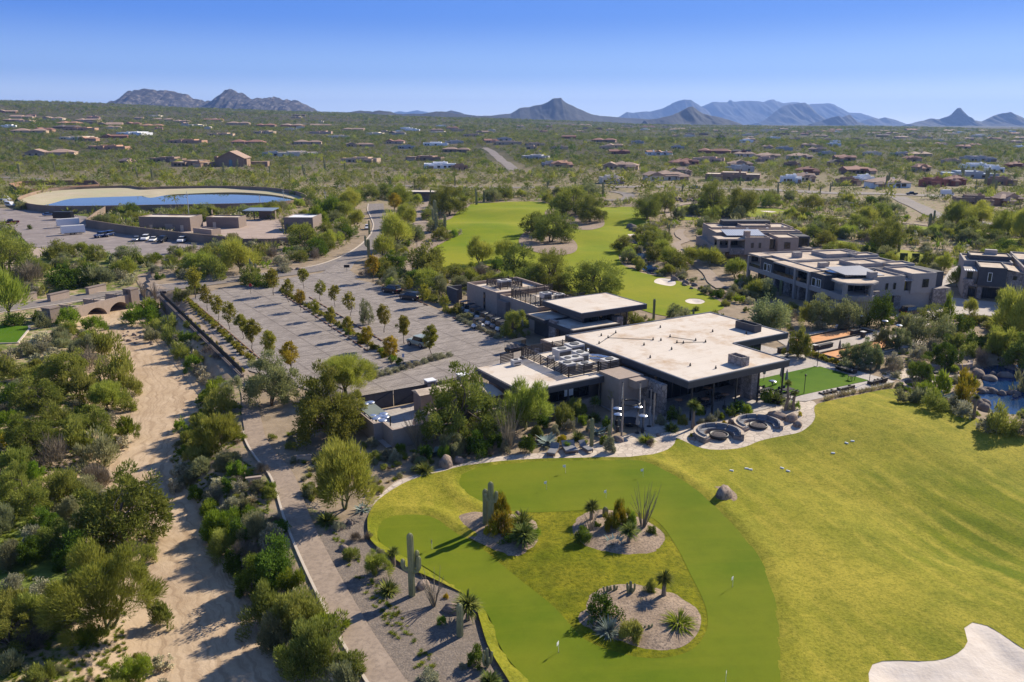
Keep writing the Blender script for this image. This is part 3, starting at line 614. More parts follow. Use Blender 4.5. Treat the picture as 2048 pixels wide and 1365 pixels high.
for L_, w_, l in (([(985, 403), (1040, 400), (1100, 402), (1210, 410), (1270, 413)], 3.0, 'thin cart path crossing behind the head of the fairway'),
                  ([(1345, 440), (1340, 425), (1352, 412), (1385, 407)], 4.5, 'pale path climbing beside the creek trees'),
                  ([(1226, 384), (1250, 388), (1258, 394), (1245, 400), (1212, 402)], 6.0, 'curving drive loop below the rocky bank'),
                  ([(1366, 460), (1358, 466), (1362, 475), (1372, 482), (1352, 490), (1358, 500), (1390, 526), (1417, 548), (1428, 566), (1445, 578)], 3.0, 'winding tan footpath between creek and grey blocks'),
                  ([(1560, 424), (1640, 434), (1720, 440), (1800, 446), (1890, 457), (1960, 466)], 3.0, 'pale cart path along the far fairway strips'),
                  ([(1225, 374), (1345, 374), (1450, 378), (1560, 382), (1650, 386), (1750, 388), (1850, 392), (1930, 396)], 16.0, 'wide pale street crossing below the desert houses'),
                  ([(1795, 394), (1815, 405), (1840, 416), (1862, 427), (1890, 436), (1950, 445), (2060, 462)], 8.0, 'pale side street dropping from the wide street'),
                  ([(968, 296), (985, 305), (1003, 322), (1018, 332), (1028, 342)], 10.0, 'straight street running away between the desert houses'),
                  ([(-60, 358), (0, 356), (60, 358), (140, 366)], 9.0, 'street behind the small walled tank yard'),
                  ([(640, 374), (760, 372), (900, 374), (1000, 376), (1225, 374)], 9.0, 'low road crossing behind the gatehouse')):
 RIBS.append((px_poly(L_, None, 3.0, False), w_ / 2 + (3 if w_ < 5 else 9)))
 ribbon('road' if 'street' in l or 'drive' in l or 'road' in l else 'path', px_poly(L_, None, 3.0, False), w_, M_ROAD if w_ > 5 else M_PATH, 0.22, 3, label=l, cat='road' if w_ > 5 else 'path')
P_APRON = px_poly([(1850, 655), (1880, 640), (1960, 632), (2100, 640), (2100, 612), (1990, 606), (1900, 596), (1885, 575), (1960, 545), (1920, 530), (1900, 540), (1860, 600), (1790, 632), (1800, 642)], 0.0, 1.5, sm=False)
sheet('driveway', P_APRON, mat('drive_concrete', (0.37, 0.325, 0.285), (0.45, 0.40, 0.35), 0.4, 0.9, coords='World'), 0.13, 2.5, label='pale concrete forecourt in front of the stone faced house', cat='driveway')
PBED = [(640, 1075), (690, 1040), (735, 1012), (738, 1040), (735, 1078), (750, 1097), (780, 1120), (816, 1143), (882, 1172), (940, 1201), (952, 1222), (960, 1250), (974, 1296), (1003, 1348), (1040, 1440), (850, 1460), (765, 1310), (704, 1207), (655, 1115)]
P_PBED = px_poly(PBED, 0.0, 1.0)
sheet('gravel_bed', P_PBED, M_GRAV, 0.03, 1.2, label='grey brown gravel bed with cacti between cart path and green', cat='planting bed')
# flagstone walk along the top of the practice green and round the fire pits
FLAGW = [(746, 1012), (752, 1000), (772, 980), (797, 962), (830, 951), (870, 940), (920, 930), (965, 918), (1040, 910), (1110, 903), (1200, 885), (1262, 868), (1296, 862), (1340, 855), (1352, 848), (1400, 852), (1440, 840), (1550, 820), (1590, 802), (1605, 806), (1624, 812), (1634, 826), (1634, 848), (1626, 862), (1604, 874), (1576, 878), (1546, 882), (1519, 888), (1490, 898), (1458, 903), (1416, 904), (1386, 897), (1360, 885), (1353, 882), (1338, 904), (1306, 914), (1272, 921), (1148, 923), (1003, 931), (945, 939), (890, 948), (849, 957), (815, 969), (787, 984), (762, 1004), (750, 1016)]
P_FLAGW = px_poly(FLAGW, 0.0, 0.6)
sheet('flagstone_walk', P_FLAGW, M_FLAG, 0.035, 1.0, label='pale flagstone walk edging the green below the clubhouse', cat='path')
# ---------------------------------------------------------------- mountains
def mountain(name, sky_, dist, depth, m, label, rough=0.10, nx=220, ny=40, e=1.15, gully=0.5, seed=1, base=None, cat='mountain', thick=0.0, crag=0.0):
 pxs = np.array([s[0] for s in sky_], float); ys = np.array([s[1] for s in sky_], float)
 u = np.linspace(pxs[0], pxs[-1], nx); yy = np.interp(u, pxs, ys)
 X = (u - 1024) / FPX / CP                                     # lateral per unit of forward distance (near the horizon row)
 a = (682.5 - yy) / FPX; top = CAMH + dist * (-SP + a * CP) / (CP + a * SP)
 lat = (u - 1024) / FPX / (CP + a * SP) * dist
 top = top + (fbm(u / 9, u * 0 + seed, 4, seed) - 0.5) * crag * dist / FPX
 vs = np.linspace(-1, 1, ny)
 UU, VV = np.meshgrid(np.arange(nx), vs, indexing='ij')
 xx = lat[UU];
 wob = (fbm(xx / (depth * 0.5), VV * 0 + seed, 3, seed) - 0.5) * depth * 0.8
 yy3 = dist + wob + VV * depth
 b0 = H(xx, yy3) - 30 if base is None else np.full(xx.shape, float(base))
 s = np.clip(1 - np.abs(VV) , 0, 1) ** e
 rg = np.abs(fbm(xx / (depth * 0.16) + VV * 0.35, yy3 / (depth * 0.75), 4, seed + 5) - 0.5) * 2
 rk = fbm(xx / (depth * 0.06), yy3 / (depth * 0.06), 4, seed + 9) - 0.5
 amp = np.clip(np.abs(VV) * 1.6, 0, 1) * s
 z = b0 + (top[UU] - b0) * np.clip(s * (1 - gully * rg * np.clip(np.abs(VV) * 2.2, 0, 1)) + rough * rk * amp, 0, 1.0)
 V = np.column_stack([xx.ravel(), yy3.ravel(), z.ravel()])
 o = build_obj(name, fastquads(name, V, grid_quads(nx, ny)[:, ::-1], m, False))
 return tag(o, label, cat, None, 'structure')
M_ROCK = mat('rocky_slope', (0.016, 0.016, 0.018), (0.048, 0.044, 0.044), 0.018, 0.95, 0.6, 0.03, coords='World', detail=8, c3=(0.25, 0.22, 0.195), s3=0.022, m3=0.56)
M_SLOPE = mat('scrub_slope', (0.012, 0.015, 0.012), (0.032, 0.033, 0.025), 0.01, 0.95, 0.5, 0.03, coords='World', detail=8, c3=(0.065, 0.057, 0.046), s3=0.006, m3=0.58)
mountain('mountain', [(205, 216), (219, 212), (232, 204), (246, 194), (258, 184), (265, 180), (273, 182), (284, 180), (297, 178), (318, 181), (338, 179), (352, 184), (369, 189), (383, 196), (393, 198), (398, 204), (410, 201), (420, 197), (434, 187), (451, 181), (465, 180), (478, 184), (496, 190), (513, 197), (526, 195), (540, 198), (550, 193), (567, 198), (581, 200), (598, 203), (615, 209), (632, 221), (645, 228)], 6500, 800, M_ROCK, 'rugged twin humped mountain of pale boulders and dark scrub', rough=0.35, nx=420, ny=60, gully=0.75, seed=3, e=0.9, crag=7)
mountain('hill', [(-60, 214), (0, 210), (51, 211), (85, 209), (113, 207), (133, 208), (143, 211), (205, 211), (240, 215), (300, 219)], 4300, 500, M_SLOPE, 'long low scrubby ridge beside the twin humped mountain', seed=5, crag=3, cat='hill')
mountain('hill', [(560, 232), (640, 227), (680, 224), (700, 222), (714, 220), (735, 222), (755, 220), (776, 223), (789, 227), (817, 227), (844, 227), (868, 223), (885, 223), (905, 226), (926, 229), (953, 231), (980, 232), (1020, 236)], 5600, 700, M_SLOPE, 'rolling dark hills between the boulder mountain and the butte', seed=8, crag=2, cat='hill')
mountain('hill', [(870, 232), (885, 228), (893, 223), (902, 220), (919, 224), (930, 228), (943, 230), (955, 234)], 9000, 500, M_SLOPE, 'small blue peak behind the rolling hills', seed=9, cat='hill', nx=60, crag=1)
mountain('mountain', [(950, 234), (998, 229), (1022, 226), (1032, 220), (1039, 215), (1049, 213), (1060, 213), (1070, 209), (1083, 208), (1095, 203), (1104, 197), (1107, 195.7), (1122, 194.7), (1124, 199), (1134, 207), (1148, 214), (1165, 222), (1179, 228), (1199, 231), (1240, 234), (1290, 238), (1340, 242)], 7200, 1000, M_SLOPE, 'lone cone shaped butte with a flat rocky cap', seed=12, nx=320, ny=50, gully=0.4, e=1.25, crag=1.5)
mountain('hill', [(1290, 241), (1319, 236), (1348, 229), (1365, 221), (1382, 213), (1391, 212), (1399, 216), (1413, 226), (1427, 231), (1447, 235), (1461, 241), (1475, 246)], 6200, 560, M_SLOPE, 'dark pointed hill in front of the long blue range', seed=14, nx=160, cat='hill', gully=0.6, crag=2)
mountain('mountain', [(1235, 236), (1244, 231), (1257, 223), (1271, 225), (1288, 223), (1312, 221), (1329, 216), (1343, 209), (1348, 205), (1362, 199), (1370, 198), (1382, 198), (1386, 202), (1401, 212), (1410, 216), (1420, 222)], 17000, 1500, M_SLOPE, 'hazy blue mountain behind the dark pointed hill', seed=18, nx=160, gully=0.6, crag=2)
mountain('mountain', [(1385, 218), (1401, 211), (1416, 204), (1421, 203), (1440, 205), (1453, 203), (1455, 200), (1458, 200), (1460, 203), (1488, 201), (1519, 204), (1532, 200), (1543, 198), (1553, 202), (1567, 205), (1587, 203), (1608, 202), (1628, 207), (1666, 205), (1676, 208), (1690, 216), (1710, 224), (1727, 225), (1741, 234), (1751, 240), (1760, 246)], 19000, 2200, M_SLOPE, 'long hazy blue mountain range with a level crest', seed=21, nx=300, ny=50, gully=0.7, crag=2)
mountain('mountain', [(1505, 246), (1522, 240), (1539, 228), (1560, 214), (1574, 208), (1587, 205.6), (1604, 204.6), (1618, 211), (1632, 224), (1645, 236), (1660, 245)], 13500, 1300, M_SLOPE, 'broad blue peak standing in front of the level crested range', seed=24, nx=160, gully=0.7, crag=2)
mountain('hill', [(1715, 246), (1727, 241), (1741, 236), (1755, 235), (1763, 238), (1775, 234), (1792, 241), (1802, 246)], 14000, 700, M_SLOPE, 'two low blue humps at the end of the long range', seed=26, nx=70, cat='hill', crag=1)
mountain('hill', [(1630, 248), (1644, 243), (1656, 238), (1673, 231), (1679, 235), (1690, 231), (1700, 230), (1710, 237), (1720, 243), (1735, 248)], 9500, 500, M_SLOPE, 'pair of small dark hills below the broad blue peak', seed=28, nx=110, cat='hill', rough=0.25, crag=3)
mountain('mountain', [(1805, 249), (1843, 242), (1857, 240), (1871, 236), (1881, 238), (1895, 231), (1902, 227), (1906, 224), (1907.5, 217), (1910, 214.5), (1913.5, 214.5), (1915.5, 220), (1919, 227), (1927, 233), (1943, 239), (1960, 243), (1985, 248)], 9500, 600, M_SLOPE, 'blue hill crowned by a sharp rock pinnacle', seed=31, nx=360, rough=0.25, crag=2)
mountain('mountain', [(1955, 249), (1972, 244), (1987, 236), (2008, 227), (2022, 223.7), (2035, 229), (2048, 238), (2075, 248)], 9300, 600, M_SLOPE, 'rounded blue peak beside the pinnacle hill', seed=33, nx=140, gully=0.6, crag=2)
mountain('mountain', [(775, 232), (789, 224.4), (800, 222), (813, 223.7), (834, 220), (845, 222), (854, 223.4), (865, 230)], 22500, 900, M_SLOPE, 'very distant pale mountain showing over the rolling hills', seed=36, nx=70, crag=1)
# the air
def haze():
 m = bpy.data.materials.new('haze_air'); m.use_nodes = True; nt = m.node_tree; nt.nodes.remove(nt.nodes['Principled BSDF'])
 v = nt.nodes.new('ShaderNodeVolumePrincipled'); v.inputs['Color'].default_value = (0.27, 0.46, 0.95, 1); v.inputs['Density'].default_value = 5.2e-5; v.inputs['Anisotropy'].default_value = 0.2
 nt.links.new(v.outputs[0], nt.nodes['Material Output'].inputs['Volume'])
 b = MB().box(-26000, 26000, -2000, 24200, float(gz.min()) - 1.0, 700)
 tag(b.build('haze', m), 'thin blue air over the whole desert valley', 'haze', None, 'stuff')
haze()
# ---------------------------------------------------------------- plants: mesh makers
def unit(v): return v / (np.linalg.norm(v, axis=-1, keepdims=True) + 1e-9)
def leaves(rng, C, rad, per, L, W_, centre=None, out=0.6, up=0.25, rnd=0.5, flat=1.0, shell=0.5):
 """blades round clump centres C (with radii); returns vertices, quads and a tint for each leaf"""
 C = np.asarray(C, float); n = len(C); idx = np.repeat(np.arange(n), per)
 d = unit(rng.normal(size=(len(idx), 3))); rr = np.asarray(rad)[idx] * rng.random(len(idx)) ** shell
 p = C[idx] + d * rr[:, None] * np.array([1, 1, flat])
 cc = np.array([0, 0, 0]) if centre is None else np.asarray(centre)
 o = unit(p - cc)
 t = unit(out * o + 0.5 * d + rnd * rng.normal(size=p.shape) + np.array([0, 0, up]))
 s = unit(np.cross(t, rng.normal(size=p.shape)))
 l = L * (0.6 + 0.8 * rng.random(len(p)))[:, None]; w_ = W_ * (0.6 + 0.8 * rng.random(len(p)))[:, None]
 V = np.empty((len(p), 4, 3)); V[:, 0] = p; V[:, 1] = p + t * l * 0.5 + s * w_ * 0.5; V[:, 2] = p + t * l; V[:, 3] = p + t * l * 0.5 - s * w_ * 0.5
 ti = np.clip(np.repeat(rng.random(n), per) * 0.6 + rng.random(len(p)) * 0.5 - 0.05, 0, 1)
 return V.reshape(-1, 3), np.arange(len(p) * 4).reshape(-1, 4), ti
def leafmesh(name, parts, m):
 V = []; Q = []; Tn = []; b = 0
 for v, q, t in parts:
  V.append(v); Q.append(q + b); Tn.append(t); b += len(v)
 return fastquads(name, np.concatenate(V), np.concatenate(Q), m, False, {'tint': ('FACE', np.concatenate(Tn))})
def limbs(rng, base_r, h0, targets, lean=0.0, n=6, stems=1, droop=0.15):
 """trunk with limbs that reach for the clumps"""
 b = MB(); T3 = [Vector(t) for t in targets]
 roots = [Vector((rng.normal() * 0.12 * (stems > 1), rng.normal() * 0.12 * (stems > 1), -0.15)) for _ in range(stems)]
 forks = []
 for r0 in roots:
  f = Vector((rng.normal() * (0.10 + 0.35 * (stems > 1)) * h0 + lean, rng.normal() * (0.10 + 0.35 * (stems > 1)) * h0, h0 * (0.8 + 0.4 * rng.random())))
  m_ = r0.lerp(f, 0.5) + Vector((rng.normal() * 0.08, rng.normal() * 0.08, 0)) * h0
  k = 1 / math.sqrt(stems); b.tube([r0, m_, f], [base_r * k, base_r * 0.8 * k, base_r * 0.7 * k], n); forks.append(f)
 for t in T3:
  f = min(forks, key=lambda q: (q - t).length); k = (t - f).length
  mid = f.lerp(t, 0.5) + Vector((rng.normal(), rng.normal(), abs(rng.normal()) + 0.3)) * k * droop
  r0 = base_r * (0.30 + 0.15 * rng.random())
  b.tube([f - Vector((0, 0, 0.05)), mid, t], [r0, r0 * 0.6, r0 * 0.15], 5)
 return b
def crown_points(rng, R_, z0, z1, n, hollow=0.45, low=0.25, lobes=5):
 """clump centres in an uneven dome"""
 ph = rng.random(lobes) * 6.283; am = rng.random(lobes) * 0.5 + 0.65
 P = []
 while len(P) < n:
  a = rng.random() * 6.283; u = rng.random()
  k = am[int((a + ph[0]) / 6.283 * lobes) % lobes] * (0.9 + 0.25 * math.sin(3 * a + ph[1]))
  el = math.asin(min(1, low * (rng.random() - 0.9) + u)) if rng.random() < 0.85 else rng.random() * 1.5
  r = hollow + (1 - hollow) * math.sqrt(rng.random())
  P.append((R_ * k * r * math.cos(a) * math.cos(el) ** 0.8, R_ * k * r * math.sin(a) * math.cos(el) ** 0.8, z0 + (z1 - z0) * r * max(-0.15, math.sin(el)) * (0.8 + 0.3 * rng.random())))
 return np.array(P)
BARK = mat('bark_brown', (0.10, 0.075, 0.055), (0.17, 0.13, 0.10), 3, 0.95)
BARKG = mat('bark_green', (0.13, 0.14, 0.05), (0.20, 0.19, 0.08), 3, 0.9)
LM = {
 'mesquite': leafmat('leaf_mesquite', (0.140, 0.168, 0.027), (0.317, 0.323, 0.067), 0.35),
 'ironwood': leafmat('leaf_ironwood', (0.152, 0.177, 0.067), (0.311, 0.323, 0.134), 0.33),
 'paloverde': leafmat('leaf_palo_verde', (0.237, 0.281, 0.039), (0.440, 0.451, 0.083), 0.38),
 'oak': leafmat('leaf_oak', (0.16, 0.165, 0.022), (0.38, 0.33, 0.05), 0.38, 0.18),
 'autumn': leafmat('leaf_autumn', (0.28, 0.22, 0.022), (0.48, 0.36, 0.04), 0.38, 0.15),
 'olive': leafmat('leaf_olive', (0.198, 0.210, 0.090), (0.348, 0.348, 0.174), 0.33),
 'dark': leafmat('leaf_dark', (0.063, 0.106, 0.016), (0.172, 0.236, 0.032), 0.28),
 'creosote': leafmat('leaf_creosote', (0.166, 0.192, 0.031), (0.346, 0.346, 0.079), 0.33),
 'brittle': leafmat('leaf_brittle', (0.231, 0.226, 0.132), (0.418, 0.396, 0.259), 0.25),
 'cholla': leafmat('leaf_cholla', (0.30, 0.27, 0.14), (0.58, 0.53, 0.35), 0.2),
 'twig': leafmat('leaf_twig', (0.17, 0.135, 0.095), (0.30, 0.245, 0.18), 0.1),
 'lime': leafmat('leaf_lime', (0.145, 0.225, 0.020), (0.285, 0.345, 0.04), 0.38),
 'gold': leafmat('leaf_gold', (0.38, 0.31, 0.02), (0.58, 0.45, 0.03), 0.3),
 'flame': leafmat('leaf_flame', (0.12, 0.165, 0.02), (0.36, 0.235, 0.02), 0.33, 0.1),
 'straw': leafmat('leaf_straw', (0.34, 0.285, 0.14), (0.50, 0.43, 0.235), 0.25),
 'yucca': leafmat('leaf_yucca', (0.085, 0.115, 0.025), (0.225, 0.24, 0.06), 0.2),
 'agave': leafmat('leaf_agave', (0.20, 0.255, 0.225), (0.34, 0.40, 0.35), 0.15),
 'grass': leafmat('leaf_grass', (0.125, 0.165, 0.016), (0.255, 0.285, 0.035), 0.33),
}
PR = {}
def proto(kind, var, lod, fine=1):
 """(crown mesh, trunk mesh or None, natural height, natural radius)"""
 key = (kind, var, lod, fine)
 if key in PR: return PR[key]
 rng = np.random.default_rng(hash_(kind) + var * 101 + lod * 7)
 q = (1.0, 0.30, 0.05)[lod] * (1, 3.2)[fine - 1]; ls = (1.0, 1.6, 3.8)[lod] / (1, 1.8)[fine - 1]
 tr = None
 def NN(n): return max(3, int(n * q))
 if kind in ('mesquite', 'ironwood', 'dark_tree', 'olive_tree'):
  Rr, h = 3.2, 4.6; lm = {'mesquite': 'mesquite', 'ironwood': 'ironwood', 'dark_tree': 'dark', 'olive_tree': 'olive'}[kind]
  C = crown_points(rng, Rr, 1.1, h, 76 if lod < 2 else 18, 0.45, 0.55); rad = (0.36 + 0.44 * rng.random(len(C))) * (1, 1.3, 1.6)[lod]
  parts = [leaves(rng, C, rad, NN(200), 0.24 * ls, 0.075 * ls, (0, 0, 1.2), 0.5, 0.15, 0.7, 0.7)]
  if lod < 2: tr = limbs(rng, 0.20, 1.1, C[::3] * np.array([0.9, 0.9, 0.92]), stems=2 + var % 2)
 elif kind == 'paloverde':
  Rr, h = 3.0, 4.8
  C = crown_points(rng, Rr * 0.8, 1.3, h * 0.85, 56 if lod < 2 else 14, 0.35, 0.2); rad = (0.32 + 0.38 * rng.random(len(C))) * (1, 1.25, 1.7)[lod]
  parts = [leaves(rng, C, rad, NN(210), 0.42 * ls, 0.045 * ls * (1 if lod < 2 else 1.4), (0, 0, 0.3), 1.15, 0.35, 0.35, 1.0)]
  if lod < 2: tr = limbs(rng, 0.16, 0.7, C[::3] * 0.95, stems=3)
 elif kind in ('oak', 'autumn'):
  Rr, h = 1.35, 4.6
  P = []
  while len(P) < (46 if lod < 2 else 10):
   v = rng.normal(size=3); v = v / np.linalg.norm(v) * (0.35 + 0.65 * math.sqrt(rng.random()))
   z = v[2]; k = (1 - 0.38 * z) if z > 0 else (1 + 0.25 * z); P.append((v[0] * Rr * k * 0.85, v[1] * Rr * k * 0.85, 3.05 + z * 1.45))
  C = np.array(P); rad = 0.22 + 0.25 * rng.random(len(C))
  parts = [leaves(rng, C, rad, NN(95), 0.17 * ls, 0.10 * ls, (0, 0, 2.4), 0.6, 0.2, 0.7)]
  if lod < 2: tr = limbs(rng, 0.075, 1.5, C[::4] * np.array([0.85, 0.85, 1]), stems=1, droop=0.05)
 elif kind in ('creosote', 'brittle', 'lime', 'dark', 'gold', 'flame', 'jojoba'):
  lm = {'jojoba': 'olive'}.get(kind, kind); Rr, h = 1.0, 1.15
  C = crown_points(rng, Rr * 0.85, 0.15, h, 26 if lod < 2 else 7, 0.35, 0.2, 4); C[:, 2] = np.abs(C[:, 2]); rad = 0.16 + 0.2 * rng.random(len(C))
  if kind in ('dark', 'gold', 'brittle'): parts = [leaves(rng, C, rad, NN(95), 0.12 * ls, 0.075 * ls, (0, 0, 0), 0.7, 0.2, 0.6)]
  else: parts = [leaves(rng, C, rad, NN(110), 0.21 * ls, 0.045 * ls, (0, 0, -0.5), 1.0, 0.45, 0.4)]
  if lod == 0: tr = limbs(rng, 0.03, 0.15, C[::4], stems=3)
 elif kind == 'cholla':
  Rr, h = 0.9, 1.2
  C = crown_points(rng, Rr * 0.85, 0.15, h, 30 if lod < 2 else 8, 0.3, 0.2, 4); C[:, 2] = np.abs(C[:, 2])
  parts = [leaves(rng, C, np.full(len(C), 0.16), NN(40), 0.14 * ls, 0.09 * ls, (0, 0, 0), 0.3, 0.2, 1.0)]
  if lod == 0: tr = limbs(rng, 0.05, 0.2, C[::3], stems=2)
 elif kind == 'twig':
  Rr, h = 1.1, 1.3
  C = crown_points(rng, Rr * 0.6, 0.1, h * 0.8, 22 if lod < 2 else 6, 0.3, 0.3, 4); C[:, 2] = np.abs(C[:, 2])
  parts = [leaves(rng, C, np.full(len(C), 0.22), NN(60), 0.42 * ls, 0.022 * ls, (0, 0, -0.4), 1.1, 0.4, 0.4)]
  if lod == 0: tr = limbs(rng, 0.035, 0.15, C[::3], stems=4)
 elif kind in ('tuft', 'straw'):
  Rr, h = 0.6, 0.8
  C = rng.normal(size=(NN(170), 3)) * np.array([0.13, 0.13, 0.02]); C[:, 2] = np.abs(C[:, 2])
  a = rng.random(len(C)) * 6.283; t = unit(np.column_stack([np.cos(a) * 0.75, np.sin(a) * 0.75, 0.55 + 0.7 * rng.random(len(C))]))
  parts = [blades(rng, C, t, 0.75, 0.035 * ls, 0.25)]
 elif kind == 'hedge':
  Rr, h = 0.62, 0.95
  C = crown_points(rng, 0.45, 0.12, 0.8, 22 if lod < 2 else 6, 0.4, 0.2, 4); C[:, 2] = np.abs(C[:, 2])
  parts = [leaves(rng, C, np.full(len(C), 0.2), NN(70), 0.11 * ls, 0.07 * ls, (0, 0, 0), 0.7, 0.25, 0.6)]; lm = 'oak'
 if kind in ('paloverde', 'oak', 'autumn', 'cholla', 'twig', 'straw'): lm = kind
 if kind == 'tuft': lm = 'grass'
 me = leafmesh(kind + '_crown', parts, LM[lm])
 tm = mesh_from(kind + '_trunk', tr.V, tr.F, BARKG if kind == 'paloverde' else BARK, True) if tr else None
 PR[key] = (me, tm, h, Rr); return PR[key]
def blades(rng, C, t, L, W_, curve=0.2):
 """long stiff or bending leaves: two quads each"""
 n = len(C); s = unit(np.cross(t, np.array([0, 0, 1]) + 0.01 * rng.normal(size=(n, 3)))); l = L * (0.7 + 0.5 * rng.random(n))[:, None]; w_ = W_ * 0.5
 m_ = C + t * l * 0.55; e = C + t * l + np.array([0, 0, -1]) * l * curve
 V = np.empty((n, 8, 3)); V[:, 0] = C - s * w_ * 0.7; V[:, 1] = C + s * w_ * 0.7; V[:, 2] = m_ + s * w_; V[:, 3] = m_ - s * w_
 V[:, 4] = m_ - s * w_; V[:, 5] = m_ + s * w_; V[:, 6] = e + s * w_ * 0.1; V[:, 7] = e - s * w_ * 0.1
 ti = np.repeat(rng.random(n), 2)
 return V.reshape(-1, 3), np.arange(n * 8).reshape(-1, 4), ti
def hash_(s):
 h = 7
 for c in s: h = (h * 31 + ord(c)) % 100003
 return h
NAMES = {'mesquite': ('mesquite_tree', 'tree'), 'ironwood': ('ironwood_tree', 'tree'), 'dark_tree': ('evergreen_tree', 'tree'), 'olive_tree': ('olive_tree', 'tree'), 'paloverde': ('palo_verde_tree', 'tree'),
         'oak': ('young_oak_tree', 'tree'), 'autumn': ('autumn_tree', 'tree'), 'creosote': ('creosote_shrub', 'shrub'), 'brittle': ('brittlebush', 'shrub'), 'lime': ('green_shrub', 'shrub'), 'dark': ('dark_shrub', 'shrub'),
         'gold': ('flowering_shrub', 'shrub'), 'flame': ('orange_shrub', 'shrub'), 'jojoba': ('jojoba_shrub', 'shrub'), 'cholla': ('cholla_cactus', 'cactus'), 'twig': ('twiggy_shrub', 'shrub'), 'tuft': ('grass_tuft', 'grass tuft'), 'straw': ('straw_grass_tuft', 'grass tuft'), 'hedge': ('hedge_shrub', 'shrub')}
LOOK = {'mesquite': 'olive green mesquite tree', 'ironwood': 'grey green ironwood tree', 'dark_tree': 'dense dark green tree', 'olive_tree': 'pale grey green olive tree', 'paloverde': 'feathery yellow green palo verde tree',
  'oak': 'young oak with oval crown', 'autumn': 'young tree turned autumn gold', 'creosote': 'loose olive shrub', 'brittle': 'rounded silvery shrub', 'lime': 'bright green shrub', 'dark': 'dense dark green shrub',
  'gold': 'shrub in yellow flower', 'flame': 'shrub with orange flowers', 'jojoba': 'dusty grey green shrub', 'cholla': 'pale spiny cholla cactus', 'twig': 'bare brown twiggy shrub', 'tuft': 'green grass tuft', 'straw': 'straw coloured grass tuft', 'hedge': 'clipped yellow green shrub'}
SIZE = lambda k: 'huge' if k > 1.75 else 'tall' if k > 1.25 else 'middling' if k > 0.8 else 'small'
PLACED = []          # (object, label stem, x, y) labelled together at the end
OCC = []             # (x, y, r) ground already taken
def plant(kind, p, h=None, wdt=None, var=None, rz=None, group=None, stem=None, free=False):
 """one plant as a thing of its own, standing at p"""
 d = (Vector(p) - Vector((0, 0, CAMH))).length
 lod = 0 if d < (150 if NAMES[kind][1] == 'tree' else 105) else 1 if d < 420 else 2
 var = int(RNG.integers(0, 5)) if var is None else var
 me, tm, nh, nr = proto(kind, var, lod)
 sx = wdt / (2 * nr) if wdt else (h / nh if h else 1.0)
 if sx > 1.55 and lod < 2: me, tm, nh, nr = proto(kind, var % 3, lod, 2)
 sz = h / nh if h else sx
 nm, cat = NAMES[kind]
 rz = RNG.random() * 6.283 if rz is None else rz
 if tm is not None:
  o = bpy.data.objects.new(nm, None); o.empty_display_size = 0.3; COL.objects.link(o)
  c = bpy.data.objects.new('crown', me); COL.objects.link(c); c.parent = o
  t = bpy.data.objects.new('trunk', tm); COL.objects.link(t); t.parent = o
 else:
  o = bpy.data.objects.new(nm, me); COL.objects.link(o)
 o.location = (p[0], p[1], p[2] - 0.03); o.rotation_euler = (0, 0, rz); o.scale = (sx, sx, sz)
 o['category'] = cat
 PLACED.append((o, stem or (SIZE(sx if cat != 'tree' else sx * 1.0) + ' ' + LOOK[kind]), p[0], p[1], group or cat + 's of the desert'))
 OCC.append((p[0], p[1], nr * sx * (0.75 if free else 0.9)))
 return o
# ---------------------------------------------------------------- spiky plants, cacti, rocks
M_SAG = mat('saguaro_skin', (0.20, 0.205, 0.095), (0.30, 0.285, 0.15), 2.0, 0.85)
M_SAGR = mat('saguaro_ribs', (0.20, 0.19, 0.115), (0.28, 0.255, 0.165), 3.0, 0.9)
def ribbed(b, pts, r, ribs=11, tip=True):
 """a cactus stem with ribs along a path"""
 pts = [Vector(p) for p in pts]; n = ribs * 2; V = []; F = []
 m_ = len(pts)
 rows = [(p, 1.0) for p in pts]
 if tip:
  d = (pts[-1] - pts[-2]).normalized(); rows[-1] = (pts[-1] - d * r * 1.3, 1.0)
  rows += [(pts[-1] - d * r * 0.8, 0.92), (pts[-1] - d * r * 0.3, 0.66), (pts[-1], 0.2)]
 for i, (p, k) in enumerate(rows):
  a0 = rows[max(i - 1, 0)][0]; a1 = rows[min(i + 1, len(rows) - 1)][0]; d = (a1 - a0).normalized() if (a1 - a0).length > 1e-6 else Vector((0, 0, 1))
  u = d.cross(Vector((0.03, 1, 0.02))).normalized(); v = u.cross(d).normalized()
  for q in range(n):
   t = 2 * math.pi * q / n; rr = r * k * (1.0 if q % 2 == 0 else 0.78); V.append(p + (u * math.cos(t) + v * math.sin(t)) * rr)
 for i in range(len(rows) - 1):
  for q in range(n): F.append((i * n + q, (i + 1) * n + q, (i + 1) * n + (q + 1) % n, i * n + (q + 1) % n))
 F.append(tuple((len(rows) - 1) * n + q for q in range(n)))
 b.add(V, F)
SAGM = {}
def saguaro_parts(h, arms, thin=1.0, fat=0.26):
 b = MB(); r = fat * thin
 ribbed(b, [(0, 0, -0.15), (0, 0, h * 0.3), (0.02, 0, h * 0.6), (0, 0, h)], r)
 A = []
 for (a, z0, out, top) in arms:
  c = MB(); dx, dy = math.cos(a), math.sin(a); ra = r * 0.72
  ribbed(c, [(dx * r * 0.5, dy * r * 0.5, z0), (dx * out * 0.75, dy * out * 0.75, z0 + 0.05), (dx * out, dy * out, z0 + 0.35), (dx * out, dy * out, top)], ra, 9)
  A.append(c)
 return b, A
